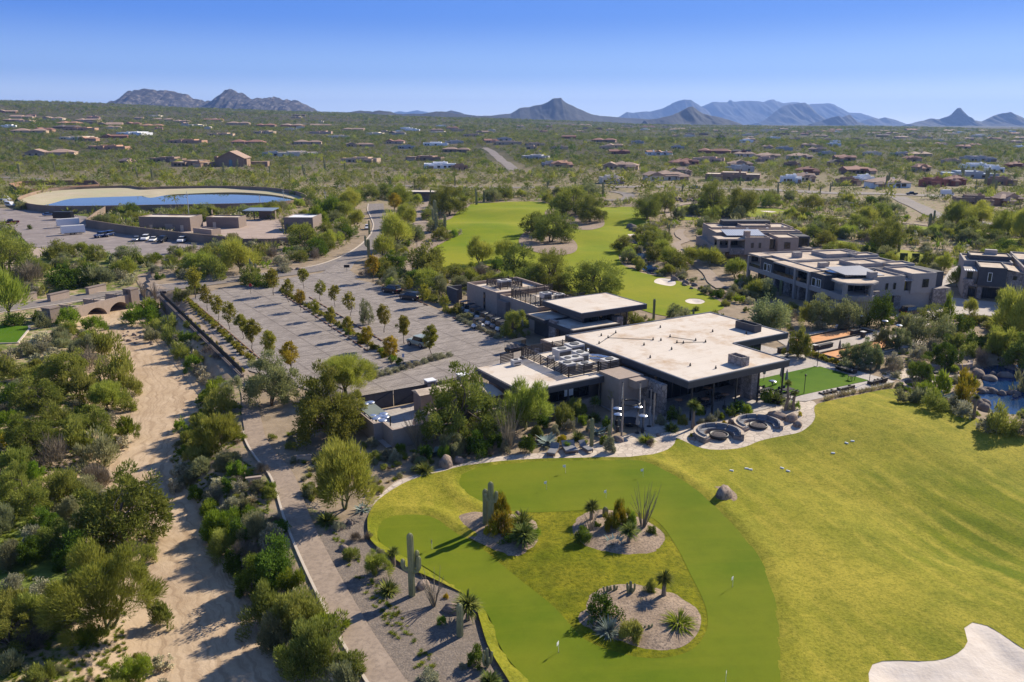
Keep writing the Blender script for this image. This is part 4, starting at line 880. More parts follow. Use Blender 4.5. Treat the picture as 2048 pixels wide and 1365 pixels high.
def saguaro(p, h, arms=(), label=None, group='saguaro cacti', fat=0.26, key=None):
 k = key or (round(h, 1), tuple(arms), fat)
 if k not in SAGM:
  b, A = saguaro_parts(h, arms, 1.0, fat); SAGM[k] = (mesh_from('saguaro', b.V, b.F, M_SAG, False), [mesh_from('saguaro_arm', c.V, c.F, M_SAG, False) for c in A], h)
 me, am, hh = SAGM[k]
 o = bpy.data.objects.new('saguaro_cactus', None); COL.objects.link(o); o.location = p; o.rotation_euler = (0, 0, RNG.random() * 6.28 if key else 0); o.scale = (h / hh,) * 3
 s = bpy.data.objects.new('stem', me); COL.objects.link(s); s.parent = o
 for a in am: q = bpy.data.objects.new('cactus_arm', a); COL.objects.link(q); q.parent = o
 o['category'] = 'cactus'
 if label: o['label'] = label; o['group'] = group
 else: PLACED.append((o, 'tall saguaro with raised arms' if len(am) > 0 else 'slim armless saguaro', p[0], p[1], group))
 OCC.append((p[0], p[1], 0.5)); return o
SPK = {}
def spiky(kind, p, size, label, trunk=0.0, name=None, cat=None, group=None):
 """rosettes: yucca, agave, spoon plant; a trunk lifts the head"""
 rng = np.random.default_rng(hash_(kind) + int(size * 10) % 5)
 k = (kind, round(trunk, 1), round(size, 1))
 if k not in SPK:
  n, W_, cur, sph, lm = {'yucca': (230, 0.07, 0.05, 1.0, 'yucca'), 'treeyucca': (330, 0.06, 0.12, 1.15, 'yucca'), 'agave': (46, 0.17, -0.05, 0.6, 'agave'), 'blue': (260, 0.045, 0.03, 1.0, 'agave'), 'sotol': (260, 0.04, 0.22, 0.9, 'grass')}[kind]
  el = np.arcsin(np.clip(rng.random(n) * 1.25 * sph - 0.22, -0.6, 0.999)); a = rng.random(n) * 6.283
  t = np.column_stack([np.cos(a) * np.cos(el), np.sin(a) * np.cos(el), np.sin(el)])
  ln = size * 0.5
  cz = trunk + rng.random(n) * (0.5 * ln if trunk else 0.15 * ln)
  C = np.column_stack([t[:, 0] * 0.08, t[:, 1] * 0.08, cz])
  parts = [blades(rng, C, t, ln, W_ * size / 1.5 * 1.1, cur)]
  tm = None
  if trunk:
   b = MB(); b.tube([(0, 0, -0.1), (0.05 * trunk, 0, trunk * 0.5), (0, 0, trunk + 0.1)], [0.24, 0.17, 0.14], 7)
   tm = mesh_from('yucca_trunk', b.V, b.F, mat('yucca_bark', (0.16, 0.12, 0.085), (0.27, 0.21, 0.15), 5, 0.95, 0.6))
  SPK[k] = (leafmesh(kind + '_leaves', parts, LM[lm]), tm)
 me, tm = SPK[k]
 nm = name or {'yucca': 'yucca', 'treeyucca': 'tree_yucca', 'agave': 'agave', 'blue': 'blue_yucca', 'sotol': 'sotol_plant'}[kind]
 if tm:
  o = bpy.data.objects.new(nm, None); COL.objects.link(o)
  for q, m_ in (('leaf_head', me), ('trunk', tm)): c = bpy.data.objects.new(q, m_); COL.objects.link(c); c.parent = o
 else: o = bpy.data.objects.new(nm, me); COL.objects.link(o)
 o.location = p; o.rotation_euler = (0, 0, RNG.random() * 6.28); tag(o, label, cat or ('agave' if kind == 'agave' else 'yucca'), group); OCC.append((p[0], p[1], size * 0.4))
 if label is None: PLACED.append((o, {'yucca': 'spiky green yucca', 'treeyucca': 'yucca with a trunk', 'agave': 'blue grey agave', 'blue': 'blue yucca', 'sotol': 'fine leaved sotol'}[kind], p[0], p[1], group or 'spiky plants'))
 return o
OCM = {}
def ocotillo(p, h, spread, label=None, n=16, leafy=False, wt=0.022):
 k = (round(h, 1), n, leafy)
 if k not in OCM:
  rng = np.random.default_rng(int(h * 10) + n); b = MB(); LV = []
  for i in range(n):
   a = rng.random() * 6.283; s_ = spread * (0.25 + 0.75 * rng.random()); hh = h * (0.65 + 0.35 * rng.random()); w1 = rng.normal(size=2) * 0.12
   pts = [(math.cos(a) * 0.1, math.sin(a) * 0.1, -0.05), (math.cos(a) * s_ * 0.4 + w1[0], math.sin(a) * s_ * 0.4 + w1[1], hh * 0.5), (math.cos(a) * s_ - w1[1] * 0.5, math.sin(a) * s_ + w1[0], hh)]
   b.tube(pts, [wt * 1.6, wt * 1.1, wt * 0.4], 5, False)
   for t in np.linspace(0.15, 1, 14): LV.append(Vector(pts[0]).lerp(Vector(pts[1]), min(1, t * 2)) if t < 0.5 else Vector(pts[1]).lerp(Vector(pts[2]), t * 2 - 1))
  lm = None
  if leafy: lm = leafmesh('ocotillo_leaves', [leaves(rng, np.array([tuple(v) for v in LV]), np.full(len(LV), 0.06), 7, 0.09, 0.05, (0, 0, 0), 0.4, 0.3, 0.8)], LM['lime'])
  OCM[k] = (mesh_from('ocotillo_canes', b.V, b.F, mat('ocotillo_cane', (0.19, 0.155, 0.105), (0.27, 0.225, 0.155), 6, 0.95), True), lm)
 me, lm = OCM[k]
 o = bpy.data.objects.new('ocotillo', me); COL.objects.link(o); o.location = p; o.rotation_euler = (0, 0, RNG.random() * 6.28)
 if lm: c = bpy.data.objects.new('leaf_tufts', lm); COL.objects.link(c); c.parent = o
 o['category'] = 'ocotillo'; OCC.append((p[0], p[1], 0.6))
 if label: o['label'] = label
 else: PLACED.append((o, 'fan of thin ocotillo canes', p[0], p[1], 'ocotillos'))
 return o
M_BOULD = mat('boulder_rock', (0.23, 0.17, 0.13), (0.40, 0.31, 0.245), 1.2, 0.95, 0.6, 5, c3=(0.14, 0.105, 0.085), s3=2.0)
M_DBOULD = mat('dark_rock', (0.13, 0.105, 0.09), (0.25, 0.205, 0.175), 1.2, 0.95, 0.6, 5)
RKM = {}
def rock(p, sx, sy, sz, label=None, m=None, seed=0, rz=0.0):
 m = m or M_BOULD; k = (m.name, seed)
 if k not in RKM:
  n, q = 18, 11; V = []; F = []
  for i in range(q + 1):
   e = math.pi * (i / q - 0.5)
   for j in range(n):
    a = 2 * math.pi * j / n; d = np.array([math.cos(a) * math.cos(e), math.sin(a) * math.cos(e), math.sin(e)])
    f = 0.78 + 0.5 * float(fbm(d[0] * 1.6 + seed * 3.1 + d[2], d[1] * 1.6 + d[2] * 0.7 + seed, 3, seed + 2)) - 0.12
    d = d * f; d[2] = max(d[2], -0.35); V.append(d)
  for i in range(q):
   for j in range(n): F.append((i * n + j, i * n + (j + 1) % n, (i + 1) * n + (j + 1) % n, (i + 1) * n + j))
  RKM[k] = mesh_from('boulder', V, F, m, True)
 o = bpy.data.objects.new('boulder', RKM[k]); COL.objects.link(o); o.location = (p[0], p[1], p[2] + sz * 0.22); o.scale = (sx, sy, sz); o.rotation_euler = (0, 0, rz); o['category'] = 'boulder'
 OCC.append((p[0], p[1], max(sx, sy)))
 if label: o['label'] = label
 else: PLACED.append((o, 'rounded tan boulder' if m is M_BOULD else 'dark brown boulder', p[0], p[1], 'boulders'))
 return o
# ---------------------------------------------------------------- building materials
M_MEMB = mat('roof_membrane', (0.65, 0.575, 0.485), (0.59, 0.51, 0.42), 0.22, 0.9, 0.05, 5, c3=(0.46, 0.33, 0.215), s3=0.19, m3=0.555); seams(M_MEMB, 9.0, 2.4, 0, 0.035, 0.22, False, 0.5)
M_FASC = mat('dark_fascia', (0.060, 0.058, 0.062), (0.075, 0.072, 0.074), 1.0, 0.6)
M_EDGE = mat('roof_edge_metal', (0.16, 0.165, 0.18), None, rough=0.45, metal=0.3)
M_STUC = mat('mauve_stucco', (0.32, 0.25, 0.20), (0.37, 0.29, 0.235), 1.5, 0.9, 0.15, 20)
M_STUCD = mat('brown_stucco', (0.20, 0.155, 0.13), (0.24, 0.19, 0.16), 1.5, 0.9, 0.15, 20)
M_GREYS = mat('grey_stucco', (0.31, 0.28, 0.255), (0.35, 0.315, 0.285), 1.5, 0.9, 0.12, 20)
M_CHAR = mat('charcoal_stucco', (0.062, 0.062, 0.068), (0.08, 0.08, 0.085), 1.5, 0.85, 0.1, 20)
M_GLASS = mat('dark_glass', (0.018, 0.022, 0.026), None, rough=0.08, spec=0.7)
M_SLAT = mat('dark_slats', (0.045, 0.036, 0.030), (0.07, 0.055, 0.045), 4, 0.7)
M_STEEL = mat('painted_steel', (0.05, 0.05, 0.052), None, rough=0.5, metal=0.4)
M_RTU = mat('unit_casing', (0.50, 0.48, 0.45), (0.58, 0.56, 0.52), 2, 0.6, metal=0.1)
M_RTUD = mat('unit_grille', (0.10, 0.10, 0.10), None, rough=0.7)
M_RUST = mat('rust_brown', (0.20, 0.095, 0.05), (0.27, 0.14, 0.075), 4, 0.9)
M_TANR = mat('tan_roofing', (0.52, 0.42, 0.32), (0.60, 0.50, 0.39), 0.5, 0.95, 0.1, 8, c3=(0.42, 0.33, 0.25), s3=0.4)
M_WOOD = mat('weathered_wood', (0.17, 0.115, 0.075), (0.26, 0.185, 0.125), 4, 0.85)
M_WHITE = mat('white_paint', (0.78, 0.77, 0.75), None, rough=0.5)
M_BLACK = mat('black_fabric', (0.022, 0.022, 0.026), (0.035, 0.035, 0.04), 6, 0.8)
M_CUSH = mat('grey_cushion', (0.17, 0.17, 0.18), (0.23, 0.23, 0.24), 5, 0.9)
M_ALU = mat('polished_aluminium', (0.70, 0.70, 0.70), None, rough=0.25, metal=0.85)
M_ORNG = mat('court_clay', (0.58, 0.27, 0.11), (0.66, 0.34, 0.155), 0.8, 0.95, 0.15, 10, coords='World')
def seam_mat(name, c, pitch, axis=0):
 m = bpy.data.materials.new(name); m.use_nodes = True; nt = m.node_tree; N = nt.nodes; L = nt.links; b = N['Principled BSDF']
 b.inputs['Roughness'].default_value = 0.45; b.inputs['Metallic'].default_value = 0.35
 g = N.new('ShaderNodeTexCoord'); w_ = N.new('ShaderNodeTexWave'); w_.wave_type = 'BANDS'; w_.bands_direction = 'XY'[axis]; w_.inputs['Scale'].default_value = 0.314 / pitch; w_.wave_profile = 'SAW'
 L.new(g.outputs['Object'], w_.inputs['Vector']); r_ = N.new('ShaderNodeValToRGB'); r_.color_ramp.elements[0].position = 0.80; r_.color_ramp.elements[1].position = 0.86
 r_.color_ramp.elements[0].color = (*c, 1); r_.color_ramp.elements[1].color = (*[v * 0.45 for v in c], 1); L.new(w_.outputs['Fac'], r_.inputs[0]); L.new(r_.outputs[0], b.inputs['Base Color']); return m
M_SEAM = seam_mat('standing_seam_metal', (0.30, 0.30, 0.31), 0.62, 0)
def ring(b, x0, x1, y0, y1, z0, z1, t=0.3):
 b.box(x0, x1, y0, y0 + t, z0, z1); b.box(x0, x1, y1 - t, y1, z0, z1); b.box(x0, x0 + t, y0 + t, y1 - t, z0, z1); b.box(x1 - t, x1, y0 + t, y1 - t, z0, z1)
def window(root, x0, x1, y0, y1, z0, z1, frame=M_STEEL, nm='window', mull=1, glass=None):
 """a framed pane set proud of a wall: thin along the axis whose extent is small"""
 alongx = (x1 - x0) > (y1 - y0); f = MB(); t = 0.09
 if alongx:
  ym = (y0 + y1) / 2
  for (a, b_, c, d) in ((x0, x1, z0, z0 + t), (x0, x1, z1 - t, z1), (x0, x0 + t, z0 + t, z1 - t), (x1 - t, x1, z0 + t, z1 - t)): f.box(a, b_, y0, y1, c, d)
  for i in range(1, mull + 1): xm = x0 + (x1 - x0) * i / (mull + 1); f.box(xm - t / 2, xm + t / 2, y0, y1, z0 + t, z1 - t)
  g = MB().box(x0 + t, x1 - t, ym - 0.02, ym + 0.02, z0 + t, z1 - t)
 else:
  xm = (x0 + x1) / 2
  for (a, b_, c, d) in ((y0, y1, z0, z0 + t), (y0, y1, z1 - t, z1), (y0, y0 + t, z0 + t, z1 - t), (y1 - t, y1, z0 + t, z1 - t)): f.box(x0, x1, a, b_, c, d)
  for i in range(1, mull + 1): ym = y0 + (y1 - y0) * i / (mull + 1); f.box(x0, x1, ym - t / 2, ym + t / 2, z0 + t, z1 - t)
  g = MB().box(xm - 0.02, xm + 0.02, y0 + t, y1 - t, z0 + t, z1 - t)
 w_ = f.build(nm, frame, root); g.build('pane', glass or M_GLASS, w_); return w_
def screen(root, pts, z0, h, nm='slat_screen', m=None, step=0.22):
 """dark horizontal slats on posts along a line of corners"""
 b = MB()
 for (x0, y0), (x1, y1) in zip(pts, pts[1:]):
  L_ = math.hypot(x1 - x0, y1 - y0); a = math.atan2(y1 - y0, x1 - x0); M = Matrix.Translation((x0, y0, z0)) @ Matrix.Rotation(a, 4, 'Z')
  for k in range(int(h / step)): b.box(0, L_, -0.025, 0.025, 0.12 + k * step, 0.12 + k * step + step * 0.62, M)
  n = max(2, int(L_ / 1.6) + 1)
  for k in range(n): x = L_ * k / (n - 1); b.box(x - 0.05, x + 0.05, 0.027, 0.11, 0, h + 0.02, M)
 return b.build(nm, m or M_SLAT, root)
A0 = np.array([21.68, 93.52])
def LW(u, v, z=0.0):
 """clubhouse frame to world"""
 q = A0 + U * u + Vv * v; return Vector((q[0], q[1], z))
Z0 = 0.06
# paving round the clubhouse
def lpoly(L): return [LW(u, v)[:2] for u, v in L]
sheet('patio', lpoly([(-6, -0.6), (0.0, -1.2), (10, -2.2), (17.4, -2.6), (18.0, -3.4), (34.0, -3.8), (37.3, -3.4), (37.6, 12.5), (36.0, 24), (30, 27), (0, 27), (-5, 12)]), M_CONC, 0.10, 3.0, label='grey concrete terrace under and round the clubhouse roof', cat='terrace')
sheet('lawn', lpoly([(18.9, -1.1), (34.4, -1.2), (34.4, 7.7), (18.9, 7.7)]), M_LAWN, 0.16, 2.0, label='rectangular bright green games lawn beside the clubhouse', cat='lawn')
sheet('court_terrace', lpoly([(38.5, 7.0), (62, 7.0), (62, 22), (41.5, 22), (38.5, 16)]), mat('court_surround', (0.36, 0.31, 0.265), (0.45, 0.39, 0.335), 0.7, 0.9, 0.2, 9, coords='World'), 0.09, 3.0, label='pale gravel terrace between the orange ball courts', cat='terrace')
for (a, b_, c, d, l) in ((43.2, 60, 16.6, 20.1, 'long orange clay ball court by the pale shrubs'), (40.2, 57.5, 8.6, 11.9, 'orange clay ball court beside the clipped hedge and lawn')):
 sheet('ball_court', lpoly([(a, c), (b_, c), (b_, d), (a, d)]), M_ORNG, 0.13, 3.0, label=l, cat='ball court')
 k = empty('court_border', LW(a, c, 0.0), TH, 'dark timber edging round the ' + l.split(' ball')[0] + ' court' if False else 'timber edging of the ' + l, 'edging')
 b = MB(); ring(b, -0.25, b_ - a + 0.25, -0.25, d - c + 0.25, 0.0, 0.36, 0.22); b.build('edging', M_SLAT, k)
# ---------------------------------------------------------------- clubhouse
ch = empty('clubhouse', LW(0, 0, Z0), TH, 'low modern clubhouse with a huge pale L shaped flat roof and dark fascia', 'building')
RP = [(0, 0), (18.3, 0), (18.3, 10), (29.8, 10), (29.8, 26.4), (0, 26.4)]
RPi = [(0.28, 0.28), (18.02, 0.28), (18.02, 10.28), (29.52, 10.28), (29.52, 26.12), (0.28, 26.12)]
rf = MB().prism(RP, 4.55, 5.34).build('roof', M_FASC, ch)
MB().prism(RPi, 5.343, 5.40).build('membrane', M_MEMB, rf)
b = MB()
for (p, q) in zip(RP, RP[1:] + RP[:1]):
 x0, x1 = sorted((p[0], q[0])); y0, y1 = sorted((p[1], q[1]))
 if x1 - x0 < 0.1: s_ = 0.28 if p[1] > q[1] else -0.28; s_ = 0.24 if x0 < 1 else -0.24; b.box(min(x0, x0 + s_), max(x0, x0 + s_), y0 + 0.25, y1 - 0.25 if not (x0 == 18.3) else y1 - 0.0, 5.343, 5.50)
 else: s_ = 0.24 if p[0] < q[0] else -0.24; b.box(x0, x1, min(y0, y0 + s_), max(y0, y0 + s_), 5.343, 5.503)
b.build('roof_edge', M_EDGE, rf)
w_ = MB(); w_.box(1.8, 16.6, 8.2, 25, 0, 4.545); w_.box(16.602, 27.5, 13, 25, 0, 4.545); w_.build('wall', M_STUCD, ch)
for i in range(5): window(ch, 2.2 + i * 2.9, 4.9 + i * 2.9, 8.05, 8.19, 0.05, 4.2)
for i in range(3): window(ch, 17 + i * 3.5, 20.3 + i * 3.5, 12.85, 12.99, 0.05, 4.2)
for i in range(4): window(ch, 27.51, 27.65, 13.3 + i * 2.9, 16 + i * 2.9, 0.05, 4.2)
MB().box(13.0, 14.2, 1.6, 3.4, 0, 4.545).build('stone_pier', M_STONE, ch)
MB().box(15.8, 16.9, 4.5, 8.19, 0, 4.545).build('stone_pier', M_STONE, ch)
MB().box(-1.3, -0.5, 3.2, 7.3, -0.1, 4.3).build('stone_wall', M_STONE, ch)
tv = MB().box(-1.42, -1.303, 4.2, 5.6, 2.0, 3.0).build('wall_screen', M_BLACK, ch)
w_ = MB(); w_.box(-4.9, -0.9, 7.303, 11.6, -0.1, 4.6); w_.box(-3.4, -1.31, 5.9, 7.3, 3.4, 4.45); w_.build('wall', M_STUC, ch)
for u in (1.0, 4.7, 8.8, 12.9, 17.6): c = MB().box(u - 0.09, u + 0.09, 0.25, 0.43, 0, 4.545); c.build('column', M_STEEL, ch)
for (u0, u1, v0, v1, z1) in ((25.4, 26.9, 12.7, 16.6, 6.55), (10.4, 11.8, 1.2, 3.6, 6.6)):
 b = MB(); ring(b, u0, u1, v0, v1, 5.405, z1, 0.16); b.box(u0 + 0.17, u1 - 0.17, v0 + 0.17, v1 - 0.17, 5.406, z1 - 0.35); b.build('chimney', M_STONE if u0 < 20 else M_FASC, ch)
rv = MB().box(-0.09, 0.09, -0.09, 0.09, 0, 0.22); rv.tube([(0, 0, 0.2), (0, 0, 0.42)], 0.07, 6)
rvm = mesh_from('roof_vent', rv.V, rv.F, M_STEEL)
for (u, v) in ((1.5, 20), (4.5, 23.4), (4.6, 21.9), (7.4, 23.6), (9.5, 17.5), (10.3, 16.7), (11.4, 14.5), (12, 13.8), (8.3, 12.2), (6.5, 16), (12.8, 17.5), (14.6, 14.0), (15.2, 12.6), (3, 10.6), (5, 5), (15.4, 22.6), (20.5, 16.5), (24, 13), (12.6, 3.2), (7, 2.4)):
 o = build_obj('roof_vent', rvm, ch); o.location = (u, v, 5.40)
b = MB()
for (p, q) in (((4.6, 21.9), (9.5, 17.5)), ((11.4, 14.5), (15.2, 12.6)), ((1.5, 20), (7.4, 23.6)), ((12.8, 17.5), (14.6, 14.0))): b.tube([(p[0], p[1], 5.47), (q[0], q[1], 5.47)], 0.035, 5)
b.build('roof_conduit', M_STEEL, ch)
# kitchen wing
WP = [(-17.6, 10.4), (-4.5, 10.4), (-4.5, 11.62), (-0.02, 11.62), (-0.02, 24.2), (-9.4, 24.2), (-9.4, 22.6), (-17.6, 22.6)]
WPi = [(-17.35, 10.65), (-4.75, 10.65), (-4.75, 11.87), (-0.3, 11.87), (-0.3, 23.95), (-9.15, 23.95), (-9.15, 22.35), (-17.35, 22.35)]
kr = MB().prism(WP, 3.35, 4.13).build('wing_roof', M_FASC, ch)
MB().prism(WPi, 4.133, 4.19).build('membrane', M_MEMB, kr)
MB().box(-15.6, -0.9, 13.2, 22.2, 0, 3.345).build('wall', M_STUCD, ch)
MB().box(-15.9, -5.0, 11.2, 11.6, 0, 1.15).build('serving_counter', M_STUC, ch)
for i in range(3): window(ch, -15.2 + i * 3.4, -12.2 + i * 3.4, 13.05, 13.19, 0.9, 3.1)
MB().box(-9.6, -8.2, 12.7, 12.78, 1.5, 2.7).build('menu_board', M_WHITE, ch)
for u in (-15.8, -10.4, -5.2): MB().box(u - 0.08, u + 0.08, 10.7, 10.86, 0, 3.345).build('column', M_STEEL, ch)
screen(ch, [(-1.2, 11.9), (-4.4, 11.9), (-4.4, 12.4), (-9.2, 12.4), (-9.2, 23.9), (-0.4, 23.9)], 4.19, 1.45)
screen(ch, [(-13.6, 22.3), (-11.6, 22.3)], 4.19, 1.5)
MB().prism([(-1.4, 26.42), (5.2, 26.42), (5.2, 31.0), (-1.4, 31.0)], 3.3, 3.95).build('entry_canopy', M_STUCD, ch)
MB().box(-1.15, 4.95, 26.6, 30.75, 3.953, 4.0).build('canopy_top', M_MEMB, ch)
MB().box(-0.9, 4.6, 28, 30.5, 0, 3.29).build('wall', M_STUCD, ch)
def rtu(u, v, su, sv, h, label, z=4.19, fans=1, root=ch):
 p = LW(u, v, Z0 + z); o = empty('rooftop_unit', p, TH, label, 'rooftop unit', 'cooling units on the kitchen roof')
 b = MB(); b.box(-su / 2, su / 2, -sv / 2, sv / 2, 0.12, h); b.box(-su / 2 - 0.04, su / 2 + 0.04, -sv / 2 - 0.04, sv / 2 + 0.04, h, h + 0.05)
 for x in (-su / 2 + 0.1, su / 2 - 0.1): b.box(x - 0.06, x + 0.06, -sv / 2, sv / 2, 0, 0.12)
 b.build('casing', M_RTU, o)
 for k in range(fans):
  x = 0 if fans == 1 else (k - 0.5) * su * 0.5; f = MB(); f.lathe([(0.42 * min(su, sv) * 0.9 / max(1, fans * 0.8), 0), (0.42 * min(su, sv) * 0.9 / max(1, fans * 0.8), 0.10), (0.15, 0.10)], (x, 0, h + 0.05), 12); f.build('fan_grille', M_RTUD, o)
 g = MB(); g.box(-su / 2 + 0.15, su / 2 - 0.15, -sv / 2 - 0.02, -sv / 2, 0.3, h - 0.25); g.build('louvre', M_RTUD, o); return o
rtu(-7.6, 15.0, 1.5, 1.9, 1.1, 'low grey unit in the front corner of the slatted roof pen'); rtu(-5.6, 13.8, 1.8, 1.3, 1.0, 'wide grey unit along the front slats of the roof pen')
rtu(-5.9, 16.4, 2.6, 1.9, 1.2, 'broad unit in the middle of the roof pen', fans=2); rtu(-3.6, 17.6, 1.4, 2.2, 1.3, 'tall narrow unit behind the broad middle unit')
rtu(-4.6, 20.6, 2.2, 1.7, 1.25, 'square unit with one fan towards the back of the roof pen'); rtu(-2.0, 21.2, 2.3, 1.8, 1.4, 'big square unit touching the back slats of the roof pen')
rtu(-1.6, 13.6, 2.0, 1.5, 1.0, 'unit beside the big roof at the end of the duct'); rtu(-7.4, 19.2, 0.8, 0.8, 0.9, 'small pale unit alone near the side slats of the pen'); rtu(-12.2, 20.6, 1.3, 0.8, 0.75, 'little white unit outside the pen beside the short screen')
du = empty('roof_duct', LW(-2.4, 16.2, Z0 + 4.19), TH, 'bent pale ducts running from the units to the big roof', 'duct')
b = MB(); b.tube([(-0.6, 2.6, 0.6), (0.2, 1.0, 0.75), (1.0, 0.2, 0.8), (2.0, -1.6, 0.7)], 0.2, 8); b.tube([(-0.8, 1.2, 0.5), (0.4, -0.4, 0.6), (1.8, -2.0, 0.6)], 0.16, 8); b.tube([(-0.6, 2.6, 0), (-0.6, 2.6, 1.1)], 0.22, 8); b.tube([(0.9, 2.4, 0), (0.9, 2.4, 1.3)], 0.18, 8); b.build('duct_run', M_ALU, du)
sg = empty('sign_pylon', LW(-3.6, 28.6, 0.15), TH, 'slim white topped totem with an orange panel by the kitchen drive', 'sign'); MB().box(-0.28, 0.28, -0.16, 0.16, 0, 2.6).build('post', M_CHAR, sg); MB().box(-0.30, 0.30, -0.18, 0.18, 2.6, 3.4).build('head', M_WHITE, sg); MB().box(-0.29, 0.29, -0.185, -0.165, 1.6, 2.5).build('panel', M_RUST, sg)
# ---------------------------------------------------------------- pro shop behind
sh = empty('shop_building', LW(0, 0, Z0), TH, 'smaller flat roofed building behind the clubhouse with a raised pale roof', 'building')
SPp = [(10, 36), (24.2, 36), (24.2, 47.7), (10, 47.7)]
r2 = MB().prism(SPp, 4.75, 5.55).build('roof', M_FASC, sh); MB().box(10.25, 23.95, 36.25, 47.45, 5.553, 5.61).build('membrane', M_MEMB, r2); b = MB(); ring(b, 10.01, 24.19, 36.01, 47.69, 5.553, 5.68, 0.2); b.build('roof_edge', M_EDGE, r2)
w_ = MB(); w_.box(12, 22, 38.5, 46, 0, 4.745); w_.build('wall', M_STUCD, sh)
for i in range(3): window(sh, 12.4 + i * 3.2, 15.3 + i * 3.2, 38.35, 38.49, 0.2, 4.3)
for i in range(2): window(sh, 22.01, 22.15, 38.9 + i * 3.4, 42 + i * 3.4, 0.2, 4.3)
MB().box(17.8, 19.2, 36.3, 37.7, 0, 4.0).build('stone_pier', M_STONE, sh); MB().box(7.3, 8.0, 39.6, 41.6, 0, 3.9).build('stone_pier', M_STONE, sh)
lr = MB(); lr.prism([(7.2, 34.3), (17.0, 34.3), (17.0, 37.9), (11.98, 37.9), (11.98, 42), (7.2, 42)], 2.75, 3.4); r3 = lr.build('low_roof', M_FASC, sh)
MB().prism([(7.5, 34.6), (16.7, 34.6), (16.7, 37.6), (11.7, 37.6), (11.7, 41.7), (7.5, 41.7)], 3.403, 3.45).build('membrane', M_MEMB, r3)
lr = MB(); lr.prism([(6.6, 42.1), (11.98, 42.1), (11.98, 48), (6.6, 48)], 3.0, 3.6); r3 = lr.build('low_roof', M_FASC, sh); MB().box(6.9, 11.7, 42.4, 47.7, 3.603, 3.65).build('membrane', M_MEMB, r3)
w_ = MB(); w_.box(8.2, 11.9, 35.5, 47.5, 0, 2.745); w_.build('wall', M_CHAR, sh)
w_ = MB(); w_.box(9.2, 20.0, 48.1, 61.4, 0, 3.9); ring(w_, 9.2, 20, 48.1, 61.4, 3.9, 4.45, 0.3); w_.box(8.6, 20.6, 61.5, 73.6, 0, 4.2); ring(w_, 8.6, 20.6, 61.5, 73.6, 4.2, 4.85, 0.35); w_.build('wall', M_STUC, sh)
b = MB(); b.box(9.52, 19.68, 48.42, 61.08, 3.903, 3.95); b.box(8.97, 20.23, 61.87, 73.23, 4.203, 4.25); b.build('roof_deck', M_MEMB, sh)
MB().box(9.0, 9.18, 51, 52.2, 0.05, 2.6).build('door', M_CHAR, sh); MB().box(8.45, 8.59, 66, 66.5, 0.6, 4.1).build('slot_window', M_GLASS, sh)
MB().box(8.2, 9.16, 57.5, 60.8, 0, 3.7).build('wall_panel', M_STUCD, sh)
screen(sh, [(20.5, 49.5), (10.8, 49.5), (10.8, 59.6), (20.2, 59.6)], 3.95, 1.9); screen(sh, [(12, 66), (17.2, 66), (17.2, 71.5), (12, 71.5), (12, 66)], 4.25, 1.5)
rtu(14.5, 53.5, 1.8, 1.5, 1.7, 'big pale unit in the roof pen of the building behind', 3.95); rtu(16.8, 52.4, 1.6, 1.4, 1.4, 'pale unit beside the big one in the rear roof pen', 3.95); rtu(13.0, 51.2, 1.6, 1.3, 0.8, 'low pale unit at the front of the rear roof pen', 3.95); rtu(14.6, 68.8, 2.4, 1.8, 1.3, 'unit inside the small square pen on the rear roof', 4.25)
dw = empty('dark_wall', LW(7.2, 75.5, 0.05), TH, 'dark stone screen wall at the end of the building behind', 'wall'); MB().box(0, 0.5, 0, 4.6, 0, 3.1).build('wall_face', M_CHAR, dw); MB().box(0.502, 3.4, 4.1, 4.6, 0, 3.1).build('return', M_CHAR, dw)
# ---------------------------------------------------------------- service yard
sy = empty('yard_wall', LW(0, 0, 0.0), TH, 'tall mauve stucco wall round the service yard behind the trees', 'wall')
b = MB(); b.box(-35.4, -35.1, 14.6, 24.4, -0.4, 2.3); b.box(-35.1, -34.0, 14.6, 14.9, -0.4, 2.3); b.box(-34.3, -34.0, 11.6, 14.597, -0.4, 2.3); b.box(-33.997, -17.6, 11.6, 11.9, -0.4, 2.3); b.box(-30.6, -30.35, 11.903, 14.2, -0.1, 2.1); b.box(-27.6, -27.35, 11.903, 14.2, -0.1, 2.1); b.build('wall_face', M_STUC, sy)
sheet('yard_slab', lpoly([(-35, 12), (-17.7, 12), (-17.7, 24.2), (-35, 24.2)]), M_CONC, 0.15, 3.0, label='concrete floor of the clubhouse service yard', cat='yard')
gt = empty('service_gate', LW(-33.6, 24.4, 0.15), TH, 'wide dark double gate across the service yard entrance', 'gate')
for x0 in (0.0, 4.9):
 lf = MB().box(x0, x0 + 4.8, -0.03, 0.03, 0.12, 2.3).build('gate_leaf', M_CHAR, gt)
 b = MB(); b.tube([(x0 + 0.1, -0.06, 0.2), (x0 + 4.7, -0.06, 2.2)], 0.045, 4); b.box(x0, x0 + 4.8, -0.075, -0.032, 2.2, 2.33); b.box(x0, x0 + 4.8, -0.075, -0.032, 0.1, 0.22); b.box(x0, x0 + 0.1, -0.075, -0.032, 0.22, 2.2); b.build('brace', M_STEEL, lf)
for (u, l) in ((-23.3, 'square stone gate pillar with a pale cap beside the dark gate'), (-18.4, 'square stone pillar with pale cap between dark fence and kitchen roof')):
 pl = empty('gate_pillar', LW(u, 24.6, 0.1), TH, l, 'pillar'); MB().box(-0.6, 0.6, -0.6, 0.6, 0, 2.7).build('shaft', M_STONE, pl); MB().box(-0.68, 0.68, -0.68, 0.68, 2.7, 2.85).build('cap', M_WHITE, pl)
